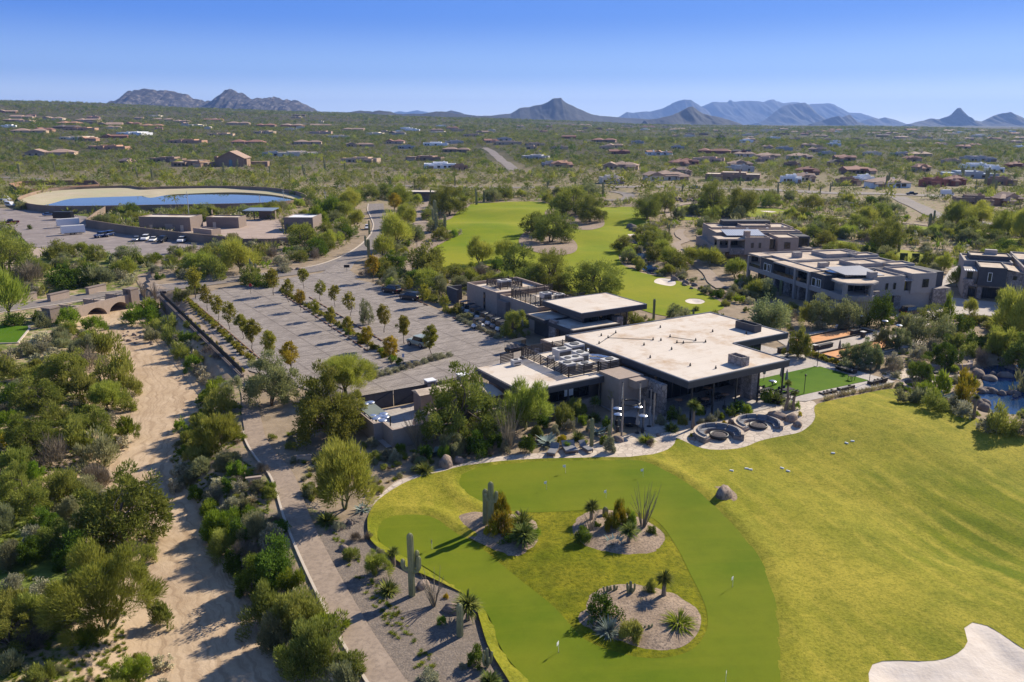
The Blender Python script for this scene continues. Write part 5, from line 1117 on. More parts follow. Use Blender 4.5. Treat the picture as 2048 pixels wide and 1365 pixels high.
fc = empty('yard_fence', LW(-22.6, 24.6, 0.1), TH, 'dark panel fence between the two stone pillars', 'fence'); MB().box(0, 3.5, -0.04, 0.04, 0, 2.2).build('panel', M_CHAR, fc)
for x in (0.9, 1.9, 2.9): MB().box(x - 0.05, x + 0.05, -0.12, -0.043, 0, 2.3).build('post', M_STEEL, fc)
ct = empty('yard_canopy', LW(-35.0, 16.2, 0.1), TH, 'sloping dark metal shelter against the yard wall under stored heaters', 'shelter'); MB().add([(0, 0, 2.25), (2.5, 0, 1.95), (2.5, 6.4, 1.95), (0, 6.4, 2.25), (0, 0, 2.37), (2.5, 0, 2.07), (2.5, 6.4, 2.07), (0, 6.4, 2.37)], [(0, 3, 2, 1), (4, 5, 6, 7), (0, 1, 5, 4), (1, 2, 6, 5), (2, 3, 7, 6), (3, 0, 4, 7)]).build('roof', mat('shelter_roof', (0.13, 0.15, 0.125), (0.17, 0.19, 0.16), 1, 0.6), ct)
for y in (0.2, 6.2): MB().box(2.35, 2.47, y - 0.06, y + 0.06, 0, 1.94).build('post', M_STEEL, ct)
for (u, v, su, sv, l) in ((-24.0, 20.8, 6.4, 2.6, 'tan fabric roof of the long shed in the service yard'), (-18.6, 17.6, 1.9, 6.2, 'tan shed roof hard against the kitchen wing')):
 t_ = empty('yard_shed', LW(u, v, 0.1), TH, l, 'shed'); b = MB(); b.add([(-su / 2, -sv / 2, 2.7), (su / 2, -sv / 2, 2.7), (su / 2, sv / 2, 2.7), (-su / 2, sv / 2, 2.7), (-su / 2, 0, 3.1), (su / 2, 0, 3.1)], [(0, 1, 5, 4), (2, 3, 4, 5), (1, 2, 5), (3, 0, 4), (0, 3, 2, 1)]); b.build('roof', M_TANR, t_); MB().box(-su / 2 + 0.2, su / 2 - 0.2, -sv / 2 + 0.2, sv / 2 - 0.2, 0, 2.69).build('wall', M_STUCD, t_)
cb = empty('covered_trailer', LW(-27.4, 16.2, 0.15), TH + 0.1, 'rounded tan tarpaulin cover standing in the service yard', 'cover')
b = MB(); n = 9; V = []; F = []
for i in range(2):
 for k in range(n): a = math.pi * k / (n - 1); V.append((-1.7 + 3.4 * i, -1.1 * math.cos(a), 0.6 + 1.3 * math.sin(a) ** 0.7))
for k in range(n - 1): F.append((k, k + 1, n + k + 1, n + k)[::-1])
F += [tuple(range(n)), tuple(range(2 * n - 1, n - 1, -1))]; b.add(V, F); b.build('tarpaulin', M_TANR, cb, True); MB().box(-1.7, 1.7, -1.1, 1.1, 0.05, 0.6).build('base', M_STUCD, cb)
# retaining wall and fence beside the wash
rw = np.array(LWALL); rl = float(np.hypot(*(rw[1] - rw[0]))); ra = math.atan2(*(rw[1] - rw[0])[::-1])
rt = empty('retaining_wall', (rw[0][0], rw[0][1], 0), ra, 'long dark stone retaining wall between wash and car park walk', 'wall')
MB().box(0, rl, -0.35, 0.15, -2.8, 0.42).build('wall_face', M_DBOULD, rt); MB().box(0, rl, -0.45, 0.25, 0.42, 0.56).build('coping', M_STUCD, rt)
fr = empty('picket_fence', (rw[0][0], rw[0][1], 0.56), ra, 'dark iron fence along the top of the retaining wall', 'fence')
b = MB()
for k in range(int(rl / 0.16)): b.box(k * 0.16, k * 0.16 + 0.05, -0.06, -0.02, 0.05, 1.05)
b.build('pickets', M_STEEL, fr, False); MB().box(0, rl, -0.11, -0.063, 0.95, 1.02).build('rail', M_STEEL, fr); MB().box(0, rl, -0.11, -0.063, 0.08, 0.14).build('rail', M_STEEL, fr)
# the arched bridge
bp = T(100, 640); b0 = G(95, 636, 0.0); b1 = G(272, 592, 0.0); bl = float(np.hypot(*(b1 - b0))); ba = math.atan2(*(b1 - b0)[::-1])
br = empty('bridge', (b0[0], b0[1], 0), ba, 'tan bridge with three low arches over the dry wash', 'bridge')
b = MB(); n = 12; span = (bl - 4.4) / 3; x = 2.2
# spandrel with three arched openings, front and back
for k in range(3):
 xa = x + k * span + 0.35; xb = x + (k + 1) * span - 0.35; top = 0.55
 arc = [(xa + (xb - xa) * i / n, -1.9 + 1.55 * math.sin(math.pi * i / n) ** 0.6) for i in range(n + 1)]
 for y0, y1 in ((-0.3, 0.2),):
  for i in range(n):
   (p0, z0), (p1, z1) = arc[i], arc[i + 1]
   b.add([(p0, y0, z0), (p1, y0, z1), (p1, y0, top), (p0, y0, top), (p0, y1 + 6, z0), (p1, y1 + 6, z1)], [(0, 1, 2, 3), (0, 4, 5, 1)])
 b.box(x + k * span, xa, -0.3, 6, -3, top); b.box(xb, x + (k + 1) * span, -0.3, 6, -3, top)
b.box(x, x + 3 * span, -0.299, 0.2, top, 0.75); b.build('arches', M_STUC, br)
for (xx, l) in ((0, 0), (bl - 2.2, 0)): MB().box(xx, xx + 2.2, -0.9, 1.3, -3.0, 1.7).build('abutment', M_STUCD, br); MB().box(xx - 0.1, xx + 2.3, -1.0, 1.4, 1.7, 1.9).build('cap', M_STUCD, br)
rb_ = MB();
for k in range(7): xk = 2.4 + (bl - 4.8) * k / 6; rb_.box(xk - 0.05, xk + 0.05, -0.1, 0.0, 0.75, 1.6)
rb_.box(2.2, bl - 2.2, -0.09, -0.01, 1.5, 1.58); rb_.box(2.2, bl - 2.2, -0.09, -0.01, 1.1, 1.15); rb_.build('railing', M_STEEL, br)
for (a, b_, l) in ((118, 600, 'short block of tan wall beside the road bend above the dry creek'), (568 - 375, 586, 'low tan wall block across the road from the bridge'), (52, 603, 'small tan wall block beside the road near the turf square')):
 q = T(a, b_); o = empty('wall_block', q, ba, l, 'wall'); MB().box(-2.4, 2.4, -0.5, 0.5, -0.3, 1.5).build('wall_face', M_STUC, o); MB().box(-2.5, 2.5, -0.6, 0.6, 1.5, 1.65).build('cap', M_STUCD, o)
for (a, b_, w2, l) in ((608, 922, 1.6, 'low tan wall piece under the tree beside the cart path'), (508, 966, 1.5, 'little curved tan wall on the wash side of the cart path')):
 q = T(a, b_); o = empty('wall_block', q, 0.3, l, 'wall'); MB().box(-w2 / 2, w2 / 2, -0.15, 0.15, -0.3, 0.6).build('wall_face', M_TANR, o); MB().box(-w2 / 2 - 0.05, w2 / 2 + 0.05, -0.2, 0.2, 0.6, 0.68).build('cap', M_STUC, o)
# ---------------------------------------------------------------- two storey blocks
def roofed(wb, rbm, x0, x1, y0, y1, z, par=0.4, t=0.28, base=0.0):
 """flat roof with parapet on top of a wall block"""
 wb.box(x0, x1, y0, y1, base, z); ring(wb, x0, x1, y0, y1, z, z + par, t); rbm.box(x0 + t + 0.02, x1 - t - 0.02, y0 + t + 0.02, y1 - t - 0.02, z + 0.003, z + 0.06)
def balcony(root, x0, x1, y0, y1, z, h=2.7):
 """open loggia: floor, glass guard, and a seat group in shade"""
 bl_ = MB().box(x0, x1, y0, y1, z - 0.25, z).build('balcony', M_GREYS, root); return bl_
def block_one(px0, rz, label):
 o = empty('terrace_block', px0, rz, label, 'building')
 wb = MB(); rm = MB(); dk = MB(); st = MB(); gl = []
 # lower storey: piers of stone, deep openings
 wb.box(2.6, 26, 4.2, 37, 0, 3.35)
 for (y0, y1) in ((4.4, 5.6), (8.0, 10.4), (12.9, 14.0), (16.6, 17.4), (20.2, 22.6), (26.0, 29.5)): st.box(0.35, 2.58, y0, y1, 0, 2.95)
 wb.box(0.3, 26, 4.2, 37, 3.353, 3.6)                                # floor plate
 wb.box(0.0, 0.298, 0.6, 37.2, 2.96, 4.0)                             # balcony front band, long side
 # upper storey
 roofed(wb, rm, 7.7, 15.0, 3.2, 12.6, 6.55, base=3.0); roofed(wb, rm, 17.2, 23.0, 3.9, 12.6, 6.7, base=3.0); roofed(wb, rm, 15.003, 17.197, 5.6, 12.597, 6.45, 0.3)
 roofed(wb, rm, 3.0, 25.6, 12.9, 24.6, 6.5, base=3.603); roofed(wb, rm, 3.0, 25.9, 24.9, 37, 6.6, base=3.603)
 roofed(wb, rm, 12.5, 19.0, 15.0, 21.0, 7.1, 0.35, base=6.6); roofed(wb, rm, 14, 22, 27.5, 33.5, 7.2, 0.35, base=6.7); roofed(wb, rm, 19.6, 25.5, 13.2, 17.0, 7.0, 0.35, base=6.6); roofed(wb, rm, 20.0, 25.8, 25.2, 29, 7.1, 0.35, base=6.7)
 wb.box(2.6, 7.697, 5.2, 12.6, 3.603, 6.2)
 # dark boxes that hang over the long side
 for (y0, y1) in ((8.2, 12.8), (26.6, 32.0)):
  roofed(dk, rm, 0.1, 4.0, y0, y1, 6.5, 0.25, base=3.1)
  window(o, -0.02, 0.097, y0 + 0.9, y0 + 2.3, 4.0, 5.7, M_WHITE, mull=1); window(o, -0.02, 0.097, y0 + 2.6, y0 + 3.9, 4.0, 5.7, M_WHITE, mull=0)
 # loggia roofs and columns
 for (y0, y1, z) in ((12.9, 26.4, 6.35), (32.1, 37.2, 6.6)):
  wb.box(-0.2, 3.3, y0, y1, z, z + 0.3); rm.box(-0.1, 2.9, y0 + 0.1, y1 - 0.1, z + 0.303, z + 0.34)
 for y in (13.1, 18.0, 37.0): wb.box(-0.25, 0.45, y - 0.3, y + 0.3, 0, 6.345)
 # curved corner loggia at the front
 cor = [(0.2, 6.0), (-0.3, 3.4), (0.3, 1.4), (2.2, 0.2), (5.2, -0.1), (7.68, 1.6), (7.68, 6.0)]
 wb.prism(cor, 2.9, 3.95); wb.prism([(p[0] + 0.5 if p[0] < 4 else p[0] - 0.3, p[1] + 0.4) for p in cor], 0, 2.9); wb.prism(cor, 6.1, 6.45); rm.prism([(p[0] + 0.25 if p[0] < 4 else p[0] - 0.25, p[1] + 0.25) for p in cor], 6.453, 6.5)
 wb.box(0.1, 0.75, 1.5, 2.2, 3.95, 6.1); wb.box(4.9, 5.5, 0.15, 0.75, 3.95, 6.1); st.box(5.9, 7.66, 0.9, 3.19, 0.02, 4.6)
 # stone ends
 st.box(22.2, 26.4, 3.4, 6.4, 0, 3.9); st.box(25.62, 26.6, 13.5, 20, 0, 6.3); st.box(8.2, 10.6, 3.55, 4.19, 0, 2.95); st.box(13.2, 14.8, 3.55, 4.19, 0, 2.95); dk.box(23.05, 26.0, 5.4, 12.6, 3.95, 6.9); dk.box(15.05, 17.15, 5.0, 5.58, 0, 6.3); dk.box(17.3, 22.1, 4.9, 5.4, 0.02, 2.98)
 wb.build('wall', M_GREYS, o); dk.each('dark_wall', M_CHAR, o); st.each('stone_wall', M_STONE, o); rm.build('roof', M_TANR, o)
 ms = MB(); ms.add([(2.8, 5.4, 7.1), (10.6, 3.9, 6.95), (11.2, 12.3, 7.5), (2.8, 12.3, 7.5), (2.8, 5.4, 7.25), (10.6, 3.9, 7.1), (11.2, 12.3, 7.65), (2.8, 12.3, 7.65)], [(0, 3, 2, 1), (4, 5, 6, 7), (0, 1, 5, 4), (1, 2, 6, 5), (2, 3, 7, 6), (3, 0, 4, 7)]); ms.build('metal_roof', M_SEAM, o)
 cl = MB().box(2.9, 10.5, 5.6, 12.2, 6.21, 6.95); cl.build('clerestory', M_GLASS, o)
 for (x, y, w2, h2) in ((7.0, 3.4, 1.6, 7.9), (5.2, 17.0, 2.0, 7.6), (7.0, 29.5, 2.0, 7.9)): MB().box(x, x + w2, y, y + 1.2, 6.6, h2).build('chimney', M_GREYS, o)
 for (y0, y1) in ((14.6, 17.6), (18.4, 21.6)): window(o, 2.86, 2.99, y0, y1, 3.65, 6.0, mull=2)
 window(o, 2.86, 2.99, 33, 36.5, 3.65, 6.0, mull=2)
 for (y0, y1) in ((5.8, 7.8), (10.6, 12.8), (14.2, 16.5), (17.6, 20.0), (23, 25.8), (30, 36.5)): window(o, 2.45, 2.58, y0, y1, 0.1, 2.8, mull=1)
 for x in (10.6, 12.4): window(o, x, x + 0.55, 3.08, 3.19, 4.3, 5.6, mull=0)
 window(o, 19.8, 21.2, 3.78, 3.89, 4.2, 5.9, mull=1); window(o, 15.3, 16.9, 4.88, 4.99, 0.3, 5.8, glass=mat('amber_glass', (0.20, 0.17, 0.04), None, rough=0.2, spec=0.6), mull=1); window(o, 10.7, 13.1, 3.85, 3.98, 0.05, 2.5, nm='garage_door', mull=2)
 window(o, 2.9, 4.8, 5.08, 5.19, 4.0, 6.0, mull=1); window(o, 5.0, 7.4, 5.08, 5.19, 4.0, 6.0, mull=1)
 g = MB();
 for (y0, y1) in ((13.4, 17.7), (18.3, 26.3), (32.2, 36.7)): g.box(0.02, 0.06, y0, y1, 4.0, 4.75)
 g.each('glass_guard', M_GLASS, o)
 aw = MB(); aw.add([(15.0, 5.5, 6.2), (17.4, 5.5, 6.2), (17.4, 3.6, 5.7), (15.0, 3.6, 5.7), (15.0, 5.5, 6.3), (17.4, 5.5, 6.3), (17.4, 3.6, 5.8), (15.0, 3.6, 5.8)], [(0, 1, 2, 3), (7, 6, 5, 4), (0, 4, 5, 1), (1, 5, 6, 2), (2, 6, 7, 3), (3, 7, 4, 0)]); aw.build('awning', M_SEAM, o)
 for (x, y) in ((12, 9), (14, 17), (9, 20), (20, 22), (24, 31), (10, 33)): MB().box(x, x + 0.5, y, y + 0.5, 6.5, 7.2).build('roof_vent', M_STEEL, o)
 return o
block_one((64.6, 150.4, 0.05), R(14), 'grey stepped two storey block with balconies, stone piers and metal roof')
def block_two():
 o = empty('terrace_block', (55.0, 214.0, H1(66, 225)), R(0), 'mauve two storey block behind the grey one with silver seam roof', 'building')
 wb = MB(); rm = MB(); dk = MB(); st = MB()
 wb.box(1.2, 26.5, 2.0, 30, 0, 3.35); roofed(wb, rm, 7.6, 14.2, 0.2, 9, 6.5, base=2.2); roofed(wb, rm, 16.5, 22.0, 0.4, 9, 6.4, base=2.6); wb.box(14.203, 16.497, 2.4, 8.9, 3.4, 6.2)
 roofed(wb, rm, 2.0, 26.0, 9.2, 19, 6.6, base=3.36); roofed(wb, rm, 3.0, 27.0, 19.3, 30, 6.8, base=3.36); roofed(wb, rm, 14.5, 25.6, 10, 14, 7.1, 0.3, base=6.7); roofed(wb, rm, 12, 20.5, 20, 25, 7.4, 0.3, base=6.9); dk.box(8.0, 22, 25.5, 29.5, 6.9, 8.3)
 wb.box(0.2, 7.59, 0.6, 6.5, 2.9, 3.9); wb.box(0.2, 7.59, 0.4, 6.6, 6.0, 6.35); rm.box(0.4, 7.4, 0.6, 6.4, 6.353, 6.4); wb.box(3.2, 3.8, 0.7, 1.3, 3.9, 6.0); wb.box(0.3, 0.9, 0.7, 1.3, 0, 6.0)
 st.box(3.6, 7.58, 0.3, 0.58, 2.2, 3.8); st.box(1.3, 2.6, 0.9, 1.98, 0, 2.9); st.box(22.1, 26.2, 1.0, 4, 0, 3.8); dk.box(22.05, 26.3, 4.1, 9, 3.9, 6.6)
 wb.build('wall', M_STUC, o); rm.build('roof', M_TANR, o); dk.each('dark_wall', M_CHAR, o); st.each('stone_wall', M_STONE, o)
 ms = MB(); ms.add([(3.5, 4.0, 6.75), (14.0, 4.0, 6.75), (14.0, 11.0, 7.5), (3.5, 11.0, 7.5), (3.5, 4.0, 6.9), (14.0, 4.0, 6.9), (14.0, 11.0, 7.65), (3.5, 11.0, 7.65)], [(0, 3, 2, 1), (4, 5, 6, 7), (0, 1, 5, 4), (1, 2, 6, 5), (2, 3, 7, 6), (3, 0, 4, 7)]); ms.build('metal_roof', seam_mat('silver_seam_metal', (0.42, 0.45, 0.50), 0.6, 0), o)
 MB().box(8.0, 9.5, 2.4, 3.9, 6.5, 8.2).build('chimney', M_STUC, o); MB().box(4.5, 6.0, 12, 13.2, 6.7, 8.2).build('chimney', M_STUC, o)
 for x in (9.3, 11.3): window(o, x, x + 0.6, 0.08, 0.19, 4.0, 5.4, mull=0)
 window(o, 18.2, 19.8, 0.28, 0.39, 3.8, 5.5, mull=1); window(o, 14.4, 16.3, 2.28, 2.39, 3.5, 6.0, mull=1); window(o, 23.0, 25.8, 3.97, 4.08, 4.0, 6.2, mull=2); window(o, 0.95, 3.1, 6.4, 6.52, 3.9, 5.9, mull=1); window(o, 4.0, 7.3, 6.52, 6.62, 3.9, 5.9, mull=2)
 window(o, 3.0, 6.6, 1.86, 1.98, 0.1, 2.6, nm='garage_door', mull=3); window(o, 9, 12, 1.86, 1.98, 0.1, 2.1, nm='garage_door', mull=2)
 for (x, y) in ((12, 15), (18, 16), (9, 27), (24, 21)): MB().box(x, x + 0.6, y, y + 0.6, 6.6, 7.5).build('roof_vent', M_RTU, o)
block_two()
def block_three():
 o = empty('terrace_block', (97.2, 168.0, 0.05), R(-24), 'charcoal and stone two storey house at the edge with garage below', 'building')
 wb = MB(); rm = MB(); dk = MB(); st = MB()
 roofed(dk, rm, 1.8, 6.9, -0.2, 8.5, 6.7, 0.3, base=3.0); st.box(6.92, 9.8, 0.4, 8.5, 0, 6.3); st.box(-0.6, 6.9, 0.5, 0.9, 2.6, 3.2); st.box(-0.6, 0.3, 0.4, 1.4, 0, 2.6); st.box(2.0, 2.9, 0.4, 1.4, 0, 2.6); wb.box(-0.6, 6.9, 1.6, 8.5, 0, 3.0); wb.box(-0.6, 1.79, 1.4, 8.5, 3.003, 5.8); st.box(-0.9, 1.2, 0.3, 1.38, 3.21, 4.1)
 rm.add([(6.9, 0.2, 6.6), (10.1, 0.2, 6.0), (10.1, 8.5, 6.0), (6.9, 8.5, 6.6), (6.9, 0.2, 6.75), (10.1, 0.2, 6.15), (10.1, 8.5, 6.15), (6.9, 8.5, 6.75)], [(0, 3, 2, 1), (4, 5, 6, 7), (0, 1, 5, 4), (1, 2, 6, 5), (2, 3, 7, 6), (3, 0, 4, 7)])
 roofed(wb, rm, -0.4, 9.0, 8.6, 20, 6.5, 0.45, base=0); roofed(dk, rm, 1.0, 9.2, 13, 19, 7.3, 0.3, base=6.6)
 roofed(dk, rm, 12.0, 24, 1.5, 12, 6.6, 0.35, base=3.2); wb.box(10.2, 24, 4.5, 16, 0, 3.2); roofed(wb, rm, 10.2, 24, 12.2, 24, 7.0, 0.4, base=3.21); st.box(9.82, 10.2, 0.2, 18, 0.0, 7.3); st.box(14, 15.2, 2.6, 4.4, 0, 3.1)
 wb.build('wall', M_GREYS, o); dk.each('dark_wall', M_CHAR, o); st.each('stone_wall', M_STONE, o); rm.build('roof', M_TANR, o)
 window(o, 3.5, 4.3, -0.33, -0.21, 4.0, 5.9, M_WHITE, mull=0); window(o, -0.2, 0.9, 1.28, 1.39, 3.7, 5.6, mull=0); window(o, 8.2, 8.9, 0.28, 0.39, 4.6, 5.4, mull=0); window(o, 3.1, 6.7, 1.48, 1.59, 0.1, 2.4, nm='garage_door', mull=3); window(o, 0.5, 1.8, 1.48, 1.59, 0.1, 2.4, mull=1); window(o, 11, 13.5, 4.38, 4.49, 0.1, 2.7, mull=2); window(o, 16, 23, 4.38, 4.49, 0.1, 2.7, mull=3)
 for k in range(6): MB().box(-0.8 + k * 0.42, -0.62 + k * 0.42, 0.1, 2.0, 5.9, 6.05).build('pergola_slat', M_WHITE, o)
 MB().box(4.4, 6.8, 17, 18.6, 6.9, 8.4).build('chimney', M_GREYS, o)
block_three()
hd = empty('screen_row', tuple(T(1822, 527)), R(-10), 'row of five dark panels standing on bright turf behind the grey block', 'screen');
for k in range(6): MB().box(-9 + k * 3.0, -7.1 + k * 3.0, -0.15, 0.15, 0, 2.7).build('panel', mat('woven_panel', (0.045, 0.055, 0.02), (0.075, 0.085, 0.03), 3, 0.9), hd)
sheet('fairway', px_poly([(1786, 512), (1858, 516), (1862, 532), (1795, 530)], None, 2.0, sm=False), M_FAIR, 0.15, 2.0, label='square of bright turf under the row of dark panels', cat='turf')
# ---------------------------------------------------------------- water
def water_mat(name, c, rough=0.04, bs=3.0, bump=0.12):
 m = mat(name, c, None, rough=rough, spec=0.5); nt = m.node_tree; N = nt.nodes; L = nt.links
 g = N.new('ShaderNodeNewGeometry'); n = N.new('ShaderNodeTexNoise'); n.inputs['Scale'].default_value = bs; n.inputs['Detail'].default_value = 3; L.new(g.outputs['Position'], n.inputs['Vector'])
 b = N.new('ShaderNodeBump'); b.inputs['Strength'].default_value = bump; b.inputs['Distance'].default_value = 0.02; L.new(n.outputs[0], b.inputs['Height']); L.new(b.outputs[0], N['Principled BSDF'].inputs['Normal']); return m
M_POND = water_mat('pond_water', (0.012, 0.040, 0.115), 0.05, 2.2, 0.25)
M_RESW = water_mat('reservoir_water', (0.030, 0.040, 0.022), 0.02, 0.6, 0.05)
for P, l in ((PONDS[0], 'blue pond with stone weir beside the rough'), (PONDS[1], 'narrow blue creek pool beside the fairway')):
 c = np.mean(P, axis=0); Pw = smooth([c + (np.array(p) - c) * 1.06 for p in P], True, 1.0)
 sheet('water', Pw, M_POND, -0.45, 3.0, label=l, cat='water', zfun=lambda x, y: np.zeros_like(x))
WTOP = G(2005, 779, 0)
# reservoir
zr = H1(-170, 400)
RW = px_poly([(38, 411), (60, 421), (110, 426), (193, 426), (300, 424), (424, 422), (510, 420), (570, 416), (606, 410), (614, 405), (606, 399), (586, 393), (560, 389), (533, 386), (463, 383), (400, 383), (360, 384), (325, 384.5), (287, 386), (258, 382.5), (211, 383), (141, 386), (90, 391), (52, 402)], zr, 3.0)
rs_ = empty('reservoir_wall', (0, 0, zr), 0, 'long oval tan wall round the reservoir', 'wall')
def wallring(name, P, t, h0, h1, m, parent, closed=True):
 P = [np.asarray(p, float) for p in P]; n = len(P); V = []; F = []
 for i, p in enumerate(P):
  a = P[i - 1] if closed or i > 0 else p; c = P[(i + 1) % n] if closed or i < n - 1 else p; d = c - a; d = d / (np.hypot(*d) + 1e-9); nn = np.array([-d[1], d[0]]) * t / 2
  for q in (p + nn, p - nn):
   V += [(q[0], q[1], h0), (q[0], q[1], h1)]
 for i in range(n if closed else n - 1):
  a = i * 4; b_ = ((i + 1) % n) * 4
  F += [(a, b_, b_ + 1, a + 1), (a + 2, a + 3, b_ + 3, b_ + 2), (a + 1, b_ + 1, b_ + 3, a + 3)]
 if not closed: F += [(0, 1, 3, 2), ((n - 1) * 4, (n - 1) * 4 + 2, (n - 1) * 4 + 3, (n - 1) * 4 + 1)]
 return build_obj(name, mesh_from(name, V, F, m), parent)
M_RWALL = mat('reservoir_stucco', (0.235, 0.165, 0.115), (0.30, 0.215, 0.155), 0.15, 0.95, c3=(0.20, 0.155, 0.12), s3=0.05)
wallring('wall_face', RW, 0.4, -1.5, 3.0, M_RWALL, rs_)
WP_ = px_poly([(64, 415), (100, 408), (141, 398), (211, 394.5), (262, 393), (285, 392), (300, 396), (330, 391), (360, 388.5), (463, 385), (533, 388.5), (580, 396), (602, 405), (560, 413), (424, 419), (193, 423), (80, 420)], zr + 0.6, 3.0)
sheet('water', WP_, M_RESW, zr + 0.6, 6.0, label='still green and blue water of the walled reservoir', cat='water', zfun=lambda x, y: np.zeros_like(x))
cR = np.mean(RW, axis=0)
sheet('reservoir_liner', [cR + (p - cR) * 0.992 for p in RW], mat('reservoir_concrete', (0.40, 0.335, 0.215), (0.48, 0.41, 0.28), 0.12, 0.9, coords='World', c3=(0.40, 0.37, 0.22), s3=0.04), 0.0, 4.0, label='pale sloping concrete lining of the reservoir', cat='reservoir',
      zfun=lambda x, y: zr + 0.62 + np.where(inside(WP_, x, y), -1.0, 1) * np.minimum(1.1, 0.07 * poly_dist(x, y, WP_ + [WP_[0]])[0]))
# compound beside it
zc = 0.0
cw = empty('compound_wall', (0, 0, 0), 0, 'tan wall bending round the utility compound in front of the reservoir', 'wall')
CWP = px_poly([(426, 443), (424, 424), (330, 423), (212, 427), (195, 438), (174, 455), (215, 462), (250, 468), (360, 483), (454, 492)], 0.0, 2.0, False, False)
wallring('wall_face', CWP, 0.4, -1, 2.9, M_RWALL, cw, False)
cw2 = empty('compound_wall', (0, 0, 0), 0, 'lower stepped stretch of compound wall ending at the dark trees', 'wall'); wallring('wall_face', px_poly([(455, 492), (500, 492), (540, 492), (578, 490)], 0.0, 2.0, False, False), 0.4, -1, 2.2, M_RWALL, cw2, False)
cw3 = empty('tank_yard_wall', (0, 0, 0), 0, 'separate rusty brown walled yard beyond the end of the reservoir', 'wall'); zt = T(100, 385).z; wallring('wall_face', px_poly([(20, 378), (35, 386), (65, 390), (120, 386), (200, 379), (190, 371), (100, 371), (45, 373)], zt, 2.0, True, False), 0.4, -1 + zt, 3.0 + zt, mat('rusty_stucco', (0.24, 0.14, 0.09), (0.31, 0.19, 0.125), 0.3, 0.95), cw3)
def util(px_, py_, w_px, d, h, rz, wall, roof, label, doors=1, par=0.4):
 p = T(px_, py_); w2 = w_px * mpp(p); o = empty('utility_building', p, rz, label, 'building'); wb = MB(); wb.box(-w2 / 2, w2 / 2, 0, d, -0.5, h); ring(wb, -w2 / 2, w2 / 2, 0, d, h, h + par, 0.3); wb.build('wall', wall, o)
 MB().box(-w2 / 2 + 0.33, w2 / 2 - 0.33, 0.33, d - 0.33, h + 0.003, h + 0.06).build('roof', roof, o)
 for k in range(doors):
  x = -w2 * 0.3 + k * w2 * 0.3; MB().box(x, x + (1.1 if k % 2 == 0 else 2.8), -0.06, -0.003, 0, 2.2 if k % 2 == 0 else 2.6).build('door', M_STUC if k % 2 else M_KERB, o)
 return o
util(331, 463, 98, 9, 4.6, R(-6), M_STUCD, M_MEMB, 'wide mauve pump house with a pale roof inside the compound wall', 3)
util(446, 457, 62, 7, 3.6, R(-4), M_STUCD, M_MEMB, 'brown pump house with raised round back in the compound', 1); util(598, 464, 56, 12, 4.6, R(-2), M_STUCD, M_WHITE, 'tan block building with a bright white roof beside dark shrubs', 1); util(405, 470, 50, 4, 1.6, R(-30), M_STUC, M_TANR, 'low pale bin enclosure behind the compound wall', 0)
sp = T(520, 440); so = empty('shelter', sp, R(-3), 'open shelter with a blue grey metal roof and dark posts', 'shelter'); MB().add([(-5.8, -2.5, 3.6), (5.8, -2.5, 3.6), (6.8, 3.5, 4.2), (-4.8, 3.5, 4.2), (-5.8, -2.5, 3.8), (5.8, -2.5, 3.8), (6.8, 3.5, 4.4), (-4.8, 3.5, 4.4)], [(0, 3, 2, 1), (4, 5, 6, 7), (0, 1, 5, 4), (1, 2, 6, 5), (2, 3, 7, 6), (3, 0, 4, 7)]).build('roof', mat('blue_metal', (0.25, 0.31, 0.38), None, rough=0.5, metal=0.2), so)
for x in (-5, -1.5, 5): MB().box(x - 0.12, x + 0.12, -2, -1.76, -0.2, 3.65).build('post', M_STEEL, so)
MB().box(-1, 5.5, 2.0, 3.4, -0.2, 3.2).build('wall', M_STUCD, so)
for (a, b_, h, l) in ((379, 440, 11, 'tall thin steel mast beside the pump house'), (569, 421, 9, 'white pole standing at the reservoir wall'), (521, 418, 6, 'short thin mast behind the metal shelter'), (652, 418, 8, 'white lamp pole among the shrubs right of the reservoir')):
 q = T(a, b_); o = empty('mast', q, 0, l.replace('right of', 'beyond'), 'mast'); MB().tube([(0, 0, -0.3), (0, 0, h)], [0.16, 0.09], 6).build('pole', M_RTU, o); MB().box(-0.5, 0.5, -0.05, 0.05, h * 0.86, h * 0.9).build('crossarm', M_RTU, o)
tw = T(955, 232); o = empty('radio_mast', tw, 0, 'far thin radio mast on the skyline beside the butte', 'mast'); MB().tube([(0, 0, -3), (0, 0, 60)], [1.6, 0.6], 5).build('pole', M_RTU, o)
# ---------------------------------------------------------------- vehicles
def paint(name, c, metal=0.3): return mat('paint_' + name, c, None, rough=0.28, metal=metal, spec=0.6)
PW, PK, PBL, PMR, PSG, PSV, PNV = paint('white', (0.75, 0.75, 0.74), 0), paint('black', (0.018, 0.019, 0.022)), paint('blue', (0.10, 0.17, 0.32)), paint('maroon', (0.16, 0.018, 0.022)), paint('sage', (0.33, 0.37, 0.30), 0.1), paint('silver', (0.42, 0.43, 0.44), 0.5), paint('navy', (0.015, 0.04, 0.13))
M_TYRE = mat('tyre_rubber', (0.018, 0.018, 0.018), None, rough=0.9)
M_RIM = mat('wheel_rim', (0.45, 0.45, 0.46), None, rough=0.3, metal=0.8)
M_LAMP = mat('headlamp', (0.8, 0.8, 0.78), None, rough=0.1, spec=0.8); M_TAIL = mat('tail_lamp', (0.35, 0.02, 0.02), None, rough=0.2)
